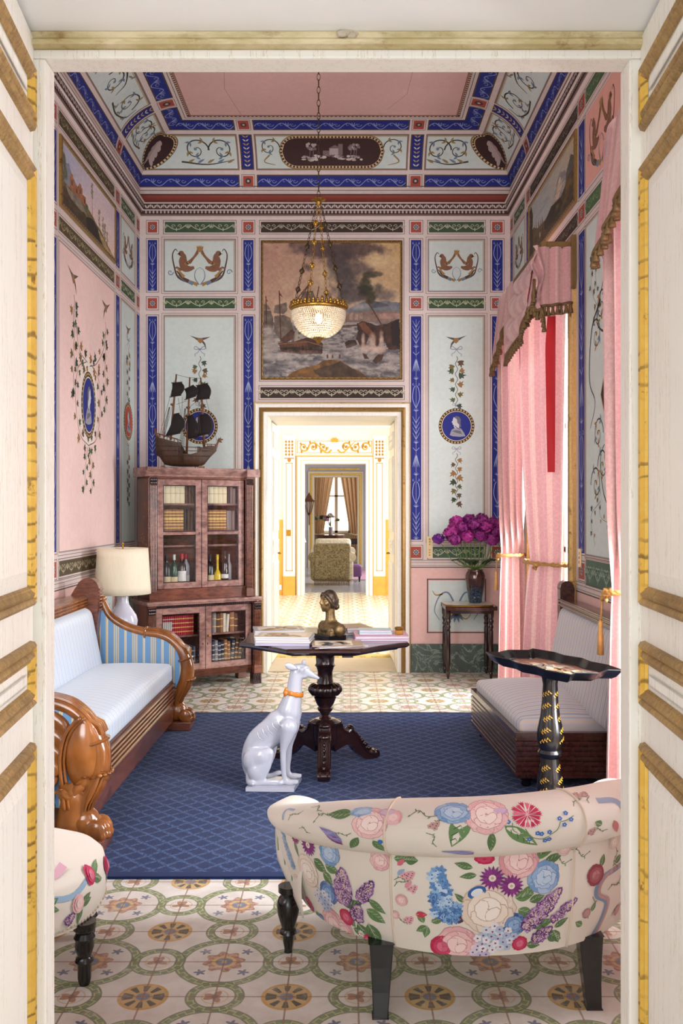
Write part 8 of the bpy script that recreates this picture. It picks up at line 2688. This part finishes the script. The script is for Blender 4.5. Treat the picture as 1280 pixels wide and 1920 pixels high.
def landscape_left():
 k = Canvas(200, 110); U, V = k.U, k.V
 k.C[:] = np.array([214, 196, 200]) / 255.
 k.fill(np.clip(1.1 - U * 1.6 - V * .3, 0, 1), (168, 176, 200), .9); k.fill(np.clip(V * 1.6 - .4, 0, 1), (232, 200, 184), .8)
 n = vnoise(U, V, 5, 5, 3); k.fill(np.clip((n - .5) * 4, 0, 1), (226, 212, 214), .5)
 k.poly([(0, .45), (.06, .28), (.10, .22), (.16, .36), (.30, .5), (.30, .8), (0, .8)], (136, 142, 158), .02, .1)
 k.poly([(0, .62), (.15, .60), (.36, .58), (.55, .66), (.75, .80), (.90, .92), (1, 1), (0, 1)], (120, 104, 66), .02, .4, 5)
 k.poly([(0, .72), (.12, .64), (.30, .72), (.42, .80), (.55, 1), (0, 1)], (74, 62, 44), .03, .4, 6)
 k.poly([(.40, .88), (.46, .74), (.56, .70), (.66, .80), (.72, 1), (.42, 1)], (40, 32, 28), .03, .3, 7)
 k.poly([(.62, .78), (.80, .88), (.95, .99), (.80, 1), (.70, .92)], (176, 150, 92), .02, .3, 8)
 for a, b, c, d in ((.12, .42, .20, .62), (.20, .46, .26, .62), (.26, .40, .34, .62), (.34, .48, .40, .64)): k.poly([(a, b), (c, b - .02), (c, d), (a, d)], (158, 104, 70), .006, .2); k.poly([(a + .03, b + .04), (a + .045, b + .04), (a + .045, b + .12), (a + .03, b + .12)], (82, 54, 44), .003)
 for x in (.155, .30): k.poly([(x - .02, .42), (x + .02, .42), (x + .02, .34), (x - .02, .35)], (170, 112, 74), .004)
 k.poly([(.05, .66), (.30, .62), (.44, .74), (.30, .80), (.12, .78)], (132, 122, 108), .02, .3, 9)
 for u, v, a, b in ((.03, .25, .03, .16), (.05, .42, .035, .14), (.02, .55, .03, .1), (.42, .60, .035, .06), (.40, .68, .04, .05)): k.blob(u, v, a, b, (84, 92, 66), .5, 1.1, .9, .3, int(u * 100))
 for x, t0, b0 in ((.52, .08, .70), (.66, .42, .80), (.74, .46, .84), (.78, .56, .88), (.83, .66, .92)):
  k.line([(x, t0), (x + .006, b0)], .004, (84, 66, 50))
  for j in range(5): k.blob(x + .006 * (-1) ** j, t0 + .06 * j, .022, .035, (112, 108, 76), .5, 1.2, .8, .3, int(x * 90) + j)
 k.C *= (1 + .14 * (vnoise(U, V, 60, 40, 7, 2) - .5))[..., None]
 t = thing('painting', 'long landscape painting with castle and bare trees high on the left wall', 'painting', (XL, 6.89, ROW_B[0]))
 a, b, c, d = 6.19, 7.59, ROW_B[0] + .03, ROW_B[1] - .03
 m = M(); k.mesh(lambda u, v: (XL + .012, a + (b - a) * u, d + (c - d) * v), m); m.obj('canvas', 'canvas', t, world=True)
 gilt_frame(t, a, b, c, d, lambda p, q, h: (XL + h, p, q), 6.155, 7.625, ROW_B[0] - .005, ROW_B[1] + .005)
landscape_left()
def landscape_right():
 k = Canvas(200, 110); U, V = k.U, k.V      # u runs from the far end towards the near end
 k.C[:] = np.array([176, 184, 184]) / 255.
 k.fill(np.clip(U * 1.2 - .2, 0, 1) * np.clip(1 - V * 1.4, 0, 1), (214, 186, 142), .8)
 n = vnoise(U, V, 4, 9, 13); k.fill(np.clip((n - .5) * 5, 0, 1), (150, 158, 164), .6)
 k.poly([(.50, .62), (.62, .40), (.72, .22), (.80, .30), (.92, .42), (1, .45), (1, .8), (.5, .8)], (158, 152, 148), .03, .3, 4); k.poly([(.60, .55), (.72, .30), (.78, .48), (.70, .62)], (206, 188, 164), .03, .2, 5)
 k.poly([(.86, .34), (.93, .20), (1, .30), (1, .8), (.82, .8)], (96, 92, 84), .03, .3)
 k.poly([(0, .60), (.12, .50), (.22, .62), (.40, .66), (.58, .62), (.75, .66), (.9, .50), (1, .44), (1, 1), (0, 1)], (84, 70, 46), .03, .45, 6)
 k.poly([(.35, .70), (.55, .58), (.72, .66), (.78, .82), (.60, .92), (.40, .86)], (52, 46, 34), .03, .4, 8)
 k.poly([(0, .05), (.05, .0), (.09, .30), (.08, 1), (0, 1)], (58, 50, 38), .02, .4, 9)
 for x, t0 in ((.14, .46), (.18, .42), (.24, .44), (.29, .50), (.33, .48)): k.poly([(x - .018, .72), (x, t0), (x + .018, .72)], (104, 86, 62), .01, .3)
 for x in (.12, .2, .30, .36): k.line([(x, .66), (x + .01, .96)], .012, (112, 76, 46))
 k.blob(.27, .80, .02, .07, (190, 176, 150), .5, .5); k.blob(.66, .74, .05, .06, (120, 104, 54), .5, 1, .8, .3, 3); k.blob(.9, .62, .08, .10, (132, 106, 54), .6, 1, .8, .3, 4)
 k.C *= (.92 + .16 * (vnoise(U, V, 60, 40, 7, 2) - .5))[..., None]
 t = thing('painting', 'long dark landscape painting in a gilt frame above the right wall\'s curtained window', 'painting', (XR, 6.85, ROW_B[0]))
 a, b, c, d = 6.11, 7.60, ROW_B[0] + .03, ROW_B[1] - .03
 m = M(); k.mesh(lambda u, v: (XR - .012, b + (a - b) * u, d + (c - d) * v), m); m.obj('canvas', 'canvas', t, world=True)
 gilt_frame(t, a, b, c, d, lambda p, q, h: (XR - h, p, q), 6.075, 7.635, ROW_B[0] - .005, ROW_B[1] + .005)
landscape_right()
# ------------------------------------------------------------------ pink curtains with swags
def cloth(name, trans=.35, weave=60, pattern=.18):
 n = NT(name)
 a = n.node('ShaderNodeAttribute', attribute_name='Col')
 k = n.noise(weave, 4, .75).step(.45, .58) * pattern + (1 - pattern * .5)
 cmb = n.node('ShaderNodeCombineXYZ')
 for i in range(3): n.link(k.s, cmb.inputs[i])
 c = n.mix(1.0, a.outputs['Color'], cmb.outputs[0], 'MULTIPLY')
 n.base(c); n.set(.55, 0, .3, None, .3)
 tr = n.node('ShaderNodeBsdfTranslucent'); n.link(c, tr.inputs[0])
 mx = n.node('ShaderNodeMixShader'); mx.inputs[0].default_value = trans
 n.link(n.b.outputs[0], mx.inputs[1]); n.link(tr.outputs[0], mx.inputs[2]); n.link(mx.outputs[0], n.out.inputs[0])
 return n.m
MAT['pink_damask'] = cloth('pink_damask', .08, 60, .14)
MAT['glow_cloth'] = cloth('red_glow_strip', .5, 40, .02)
MAT['fringe'] = m_plain('brown_gold_fringe', rgb(106, 80, 44), .6, .1, var=.4, scale=120)
MAT['cord'] = m_plain('gold_cord', rgb(196, 148, 84), .5, .2, var=.3, scale=90)
def stripe(u, n):
 f = (u * n) % 1.0
 return mixc(rgb(194, 146, 146), rgb(208, 168, 162), 1 if f < .16 or .42 < f < .58 or f > .84 else 0) if not (.48 < f < .52) else rgb(212, 172, 160)
def fringe(m, pts, down=.06, step=.034):
 """braid along pts with a row of little tassels"""
 m.tube(pts, .011, 6)
 P = [Vector(p) for p in pts]; acc = 0
 for a, b in zip(P, P[1:]):
  L = (b - a).length; d = 0
  while acc + (L - d) >= step:
   d += step - acc; acc = 0
   q = a + (b - a) * (d / L)
   m.lathe([(.004, 0), (.012, -.010), (.009, -.018), (.016, -down * .8), (.017, -down), (.006, -down - .001)][::-1], 7, q.x, q.y, q.z - .006)
  acc += L - d
def window_curtain(dy, dx, where, first):
 t = thing('curtain', 'pink damask curtain with fringed swag at the %s' % where, 'curtain', (1.40 + dx, 6.9 + dy, 0))
 W = dict(parent=t, world=True)
 O = lambda x, y, z: (x + dx, y + dy, z)
 ZH = 3.20
 def panel(y_top0, x_top0, y_top1, x_top1, tie0, tie1, bot0, bot1, zt, folds, ph=0.0, n=90):
  def fn(u, v):
   z = ZH * (1 - v) + .015 * v
   if z > zt:
    f = (ZH - z) / (ZH - zt); f = f ** 2.2
    a = (x_top0 + (tie0[0] - x_top0) * f, y_top0 + (tie0[1] - y_top0) * f); b = (x_top1 + (tie1[0] - x_top1) * f, y_top1 + (tie1[1] - y_top1) * f)
    amp = .034 * (1 - .4 * f)
   else:
    f = 1 - (zt - z) / zt; g = (1 - f) ** .6
    a = (tie0[0] + (bot0[0] - tie0[0]) * g, tie0[1] + (bot0[1] - tie0[1]) * g); b = (tie1[0] + (bot1[0] - tie1[0]) * g, tie1[1] + (bot1[1] - tie1[1]) * g)
    amp = .018 + .020 * g
   x = a[0] + (b[0] - a[0]) * u; y = a[1] + (b[1] - a[1]) * u
   w = sin(2 * pi * folds * u + ph + .6 * sin(3 * v)) + .35 * sin(2 * pi * folds * 1.9 * u + 1.3)
   d = Vector((b[0] - a[0], b[1] - a[1], 0)); nn = Vector((-d.y, d.x, 0)).normalized()
   return O(x + nn.x * amp * w, y + nn.y * amp * w * .6, z)
  m = M(); m.surf(fn, n, 70, col=lambda u, v: stripe(u, folds * .8)); return m
 zt = 1.12
 # near panel and far panel, drawn aside at the cords
 m = panel(6.185, 1.482, 7.02, 1.305, (1.462, 6.23), (1.34, 6.74), (1.46, 6.22), (1.305, 6.96), zt, 5); m.obj('near_panel', 'pink_damask', **W, smooth=True)
 m = panel(6.95, 1.375, 7.70, 1.275, (1.475, 7.72), (1.27, 7.63), (1.485, 7.70), (1.235, 7.60), zt, 4, 1.0); m.obj('far_panel', 'pink_damask', **W, smooth=True)
 # red strip added for the daylight glowing through the near panel's fold
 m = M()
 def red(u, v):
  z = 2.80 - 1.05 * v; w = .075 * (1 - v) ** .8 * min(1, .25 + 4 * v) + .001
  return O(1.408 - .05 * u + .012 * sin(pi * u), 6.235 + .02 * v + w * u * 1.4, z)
 m.surf(red, 6, 24, col=rgb(198, 52, 58)); m.obj('red_glow_strip', 'glow_cloth', **W, smooth=True, label='bright red lining fold')
 # cords
 def cordloop(c, rx, ry, rot, z, dip):
  g = M(); pts = []
  for k in range(28):
   a = 2 * pi * k / 28; x, y = rx * cos(a), ry * sin(a)
   pts.append(O(c[0] + x * cos(rot) - y * sin(rot), c[1] + x * sin(rot) + y * cos(rot), z + dip * cos(a)))
  for ph in (0, pi):
   g.tube([(p[0] + .007 * cos(k * 2.2 + ph), p[1], p[2] + .009 * sin(k * 2.2 + ph)) for k, p in enumerate(pts)], .010, 6, closed=True)
  q = Vector(O(c[0], c[1], z)) + Vector((-rx * .9, -ry * .2, -.01))
  g.ell(q, (.022, .026, .022), 10, 8)
  for s in (-1, 1): g.tube([q, q + Vector((-.01, s * .04, -.03)), q + Vector((-.012, s * .05, -.02))], .008, 6)
  g.obj('tieback_cord', 'cord', **W, smooth=True)
 cordloop((1.395, 6.50), .085, .30, .23, 1.125, .0); cordloop((1.37, 7.67), .125, .075, .4, 1.125, .0)
 g = M(); a = Vector(O(1.245, 7.70, .93)); g.tube([a + Vector((.01, 0, .17)), a + Vector((0, 0, .06))], .005, 6); g.lathe([(.016, -.10), (.014, -.02), (.010, .03), (.013, .045), (.006, .06)], 10, a.x, a.y, a.z); g.obj('tassel', 'cord', **W, smooth=True)
 # pelmet board
 b = M(); zr = 3.215
 b.box(*[c for ax in ((1.285 + dx, 1.325 + dx), (6.115 + dy, 7.70 + dy), (zr, zr + .05)) for c in ax])
 b.box(1.325 + dx, 1.51 + dx, 6.115 + dy, 6.155 + dy, zr, zr + .05); b.box(1.325 + dx, 1.51 + dx, 7.66 + dy, 7.70 + dy, zr, zr + .05)
 b.box(1.478 + dx, 1.508 + dx, 6.085 + dy, 6.113 + dy, 2.95, 3.30)
 b.obj('pelmet_board', m_plain('gilt_brown_pelmet', rgb(116, 88, 44), .45, .25, var=.35, scale=14), **W, bevel=.004)
 # valance: near return, swag, jabots
 v = M()
 v.surf(lambda u, w: O(1.245 + .24 * u, 6.105 + .012 * sin(u * 19), zr + .01 - (.40 - .03 * u) * w), 22, 12, col=lambda u, w: stripe(u, 1.6)); v.obj('valance_return', 'pink_damask', **W, smooth=True)
 f = M(); fringe(f, [O(1.245 + .24 * k / 14, 6.103 + .012 * sin(k / 14 * 19), zr + .012 - (.40 - .03 * k / 14)) for k in range(15)]); f.obj('fringe', 'fringe', **W, smooth=True)
 y0, y1 = 6.16, 7.02
 def swag(u, w):
  y = y0 + (y1 - y0) * u
  sag = (.62 - .16 * (1 - u)) * (sin(pi * (.08 + .92 * (u ** .75)) * .98) ** .55 if 0 < u < 1 else .25)
  sag = interp([0, .1, .3, .5, .7, .85, 1], [.44, .47, .54, .61, .62, .55, .30], u)
  z = zr + .012 - sag * w
  x = 1.283 - .075 * sin(pi * w * .55) - .060 * abs(sin(pi * (w * 3.6 + 1.5 * u))) ** .7 * (.25 + .75 * sin(pi * u)) * min(1, 6 * w)
  return O(x, y, z)
 v = M(); v.surf(swag, 46, 40, col=lambda u, w: stripe(u, 2.2)); v.obj('swag', 'pink_damask', **W, smooth=True)
 f = M(); fringe(f, [swag(k / 30, 1.0) for k in range(31)]); f.obj('fringe', 'fringe', **W, smooth=True)
 def jabot(ya, yb, la, lb, xo, folds):
  def fn(u, w):
   y = ya + (yb - ya) * u; L = la + (lb - la) * u + .05 * abs(sin(pi * folds * u))
   return O(xo - .035 * w - .045 * abs(sin(pi * folds * u)) * (.25 + .75 * w), y, zr + .012 - L * w)
  v = M(); v.surf(fn, 40, 16, col=lambda u, w: stripe(u, 2)); v.obj('jabot', 'pink_damask', **W, smooth=True)
  f = M(); fringe(f, [fn(k / 40, 1.0) for k in range(41)], .055, .034); f.obj('fringe', 'fringe', **W, smooth=True)
 jabot(6.105, 6.27, .36, .42, 1.275, 2.0)
 def casc(u, w):
  L = .22 + .24 * u + .05 * abs(sin(pi * 2.5 * u))
  return O(1.225 + .055 * u + .02 * sin(w * 9 + u * 5), 6.085 - .022 * sin(pi * 3 * u), zr + .01 - L * w)
 v = M(); v.surf(casc, 24, 14, col=lambda u, w: stripe(u, 1)); v.obj('jabot', 'pink_damask', **W, smooth=True)
 f = M(); fringe(f, [casc(k / 24, 1.0) for k in range(25)], .055, .032); f.obj('fringe', 'fringe', **W, smooth=True)
 jabot(7.00, 7.66, .30, .56, 1.262, 4.0)
 # fringe hanging down the edge of the near jabot
 f = M(); fringe(f, [O(1.262 - .01 * sin(k * 1.3), 6.13 + .012 * k + .02 * sin(k * 1.6), zr - .03 - .036 * k) for k in range(11)], .045, .034); f.obj('fringe', 'fringe', **W, smooth=True)
 return t
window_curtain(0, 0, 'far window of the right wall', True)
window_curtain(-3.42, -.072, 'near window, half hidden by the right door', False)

# ------------------------------------------------------------------ the furniture seen through the far doorway
MAT['damask_olive'] = (lambda: (lambda n: (n.base(n.mix(n.noise(26, 6, .75, dist=1.5).step(.45, .55), rgb(112, 98, 66), rgb(168, 152, 116))), n.set(.8, 0, .2, None, .2), n.m)[-1])(NT('olive_damask')))()
MAT['damask_cream'] = (lambda: (lambda n: (n.base(n.mix(n.noise(24, 5, .7, dist=1.2).step(.45, .6), rgb(206, 190, 158), rgb(232, 222, 200))), n.set(.8), n.m)[-1])(NT('cream_damask')))()
MAT['beige_cloth'] = cloth('beige_curtain_cloth', .35, 8, .06)
MAT['purple_cloth'] = m_plain('purple_cloth', rgb(122, 78, 128), .7, var=.1)
def far_armchair(name, label, cx, Y, top, w, mat, side, fr=True):
 t = thing(name, label, 'armchair', (cx, Y, 0))
 m = M(); m.rbox(-w / 2, w / 2, 0, .16, .10, top, .07, 0, 10, fn2=lambda p: Vector((p.x * (1 + .06 * max(0, (p.z - .4) / .4)), p.y + .10 * (.8 - p.z) * -1 + .08, p.z))); m.obj('backrest', mat, t, smooth=True)
 for s in (-1, 1):
  m = M(); m.rbox(s * w / 2 - .07, s * w / 2 + .07, .10, .78, .10, .52, .05, 0, 8); m.tube([(s * (w / 2 + .03), .08, .56), (s * (w / 2 + .03), .80, .54)], .095, 14); m.obj('arm', side if s > 0 else mat, t, smooth=50)
 m = M(); m.rbox(-w / 2 + .06, w / 2 - .06, .12, .80, .12, .44, .05, .02, 8); m.obj('seat', side, t, smooth=True)
 if fr:
  f = M()
  f.box(-w / 2 - .02, w / 2 + .02, -.025, -.005, .10, .125)
  for k in range(26): f.lathe([(.006, 0), (.010, .05), (.005, .055), (.012, .10)], 6, -w / 2 + w * (k + .5) / 26, -.015, .008)
  f.obj('bullion_fringe', 'fringe', t)
 return t
far_armchair('armchair', 'armchair in olive damask with bullion fringe seen from behind through the doors', px2(622, 18.2), 18.2, .83, .70, 'damask_olive', 'damask_cream')
far_armchair('armchair', 'second armchair in pale damask standing beyond the fringed olive one', px2(624, 20.6), 20.6, .85, .76, 'damask_cream', 'damask_cream', False)
def far_table():
 Y = 27.2; x = px2(618, Y)
 t = thing('round_table', 'round wooden table with a vase before the farthest window', 'table', (x, Y, 0))
 m = M(); m.lathe([(.40, .64), (.42, .66), (.42, .72), (.44, .735), (.44, .755)], 36); m.obj('table_top', 'walnut', t, smooth=40)
 m = M(); m.lathe([(.22, 0), (.20, .04), (.08, .10), (.06, .35), (.09, .45), (.06, .55), (.10, .64)], 20); m.obj('pedestal', 'walnut', t, smooth=40)
 v = thing('vase', 'pale lilac cylinder vase on the far round table', 'vase', (x + .03, Y - .1, .7556))
 m = M(); m.lathe([(.055, 0), (.06, .01), (.06, .20), (.064, .23), (.055, .232)], 18); m.obj('body', 'lilac_ceramic', v, smooth=40)
 f = thing('flower_bunch', 'loose bunch of pink and white flowers with green leaves in the far vase', 'flowers', (x + .03, Y - .1, .99))
 random.seed(31)
 for k in range(16):
  a = random.uniform(0, 2 * pi); r = random.uniform(.06, .42); h = .34 - r * .3 + random.uniform(-.03, .06)
  e = Vector((r * cos(a) - .05, r * sin(a) * .5, h))
  s = M(); s.tube(smooth_path([(0, 0, 0), (e.x * .4, e.y * .4, h * .7), tuple(e)], 4), .005, 5); s.obj('stem', 'stem_green', f)
  b = M()
  for q in range(7): b.ell(e + Vector((random.uniform(-.03, .03), random.uniform(-.03, .03), random.uniform(-.025, .025))), (.038, .038, .030), 7, 5)
  b.obj('blossom', ['page_white', 'cover_pink', 'leaf_green', 'stem_green', 'cover_cream'][k % 5], f)
far_table()
def far_curtains():
 t = thing('curtain', 'pair of beige curtains drawn apart at the farthest window', 'curtain', (px2(630, 29.2), 29.15, 0))
 W = dict(parent=t, world=True); Y = 29.15
 for s, (top, tie, bot) in ((-1, ((588, 631), (587, 606), (585, 608))), (1, ((632, 674), (656, 675), (656, 677)))):
  def fn(u, v, s=s, top=top, tie=tie, bot=bot):
   z = 3.0 * (1 - v) + .03; zt = .72
   if z > zt: f = max(0.0, (3.0 - z) / (3.0 - zt)) ** .9; a = [top[i] + (tie[i] - top[i]) * f for i in (0, 1)]
   else: g = (zt - z) / zt; a = [tie[i] + (bot[i] - tie[i]) * g for i in (0, 1)]
   px_ = a[0] + (a[1] - a[0]) * u
   return (px2(px_, Y), Y + .05 * sin(2 * pi * 4.5 * u + v), z)
  m = M(); m.surf(fn, 60, 40, col=lambda u, v: mixc(rgb(214, 180, 142), rgb(184, 142, 106), 1 if .25 < (u * 4.5) % 1 < .6 else 0)); m.obj('panel', 'beige_cloth', **W, smooth=True)
  g = M(); g.tube([(px2(tie[0] - 1, Y), Y - .09, .74), (px2((tie[0] + tie[1]) / 2, Y), Y - .13, .70), (px2(tie[1] + 1, Y), Y - .09, .74)], .022, 8); g.obj('tieback', 'beige_tie' if False else 'cover_beige', **W)
far_curtains()
def far_bits():
 # lantern on the wall left of the third door
 Y = 23.9; x = px2(579.5, Y); z = pz2(948, Y)
 t = thing('wall_lantern', 'ornate reddish metal lantern on the wall left of the third doorway', 'lantern', (x, Y, z))
 MAT['rust_metal'] = m_plain('rusty_metal', rgb(110, 66, 48), .5, .4, var=.3)
 m = M(); m.lathe([(.02, -.22), (.05, -.18), (.09, -.10), (.11, -.02), (.12, .10), (.13, .12)], 6, 0, -.14); m.obj('glass_body', 'glass', t)
 m = M()
 for k in range(6):
  a = 2 * pi * k / 6; m.tube([(.05 * cos(a), -.14 + .05 * sin(a), -.18), (.12 * cos(a), -.14 + .12 * sin(a), .10)], .010, 5)
 m.lathe([(.13, .10), (.15, .12), (.09, .17), (.06, .24), (.03, .28), (.01, .33)], 12, 0, -.14); m.lathe([(.01, -.26), (.05, -.20), (.03, -.18)], 10, 0, -.14)
 m.tube([(0, -.14, .20), (0, -.02, .16), (0, 0, .05), (0, 0, -.5)], .014, 6); m.obj('frame', 'rust_metal', t, smooth=40)
 # dark furniture at the left of the third room
 Y = 18.4
 t = thing('side_cabinet', 'dark low side cabinet at the left of the third room, beside the olive armchair', 'cabinet', (px2(569, Y), Y, 0))
 m = M(); m.box(-.45, -.08, 0, .5, .04, .55); m.obj('body', 'ebony', t, bevel=.01); m = M(); m.box(-.47, -.06, -.02, .52, .55, .58); m.obj('top', 'mahogany', t, bevel=.008)
 t = thing('small_lamp', 'little white-shaded lamp on the dark side cabinet of the third room', 'lamp', (px2(562, Y), Y + .2, .5805))
 m = M(); m.lathe([(.05, 0), (.02, .03), (.04, .10), (.015, .2), (.015, .3)], 14); m.obj('lamp_base', 'ebony', t, smooth=True); m = M(); m.lathe([(.12, .26), (.07, .44)], 16); m.obj('lamp_shade', 'page_white', t, smooth=40)
 Y = 18.9
 t = thing('footstool', 'low purple cloth stool half hidden behind the olive armchair', 'stool', (px2(664, Y), Y + .5, 0))
 m = M(); m.rbox(-.16, .16, -.2, .2, .10, .34, .05, .02, 8); m.obj('cushion', 'purple_cloth', t, smooth=True)
 for a in (-1, 1):
  for b in (-1, 1): l = M(); l.lathe([(.015, 0), (.025, .12)], 8, a * .11, b * .15); l.obj('leg', 'ebony', t)
 Y = 26.0
 t = thing('writing_desk', 'dark wooden desk at the right in the farthest room', 'desk', (px2(668, Y), Y, 0))
 m = M(); m.box(-.22, .5, 0, .5, .52, .68); m.obj('body', 'mahogany', t, bevel=.01)
 for a in (-.19, .45):
  for b in (.04, .46): l = M(); l.lathe([(.015, 0), (.025, .52)], 8, a, b); l.obj('leg', 'mahogany', t)
 Y = 21.5
 t = thing('rug', 'long mauve rug on the grey floor of the third room', 'rug', (px2(680, Y), Y, 0))
 m = M(); m.box(-.5, .7, -1.8, 1.6, .0002, .010); m.obj('pile', m_plain('mauve_rug', rgb(168, 126, 140), .95), t)
far_bits()
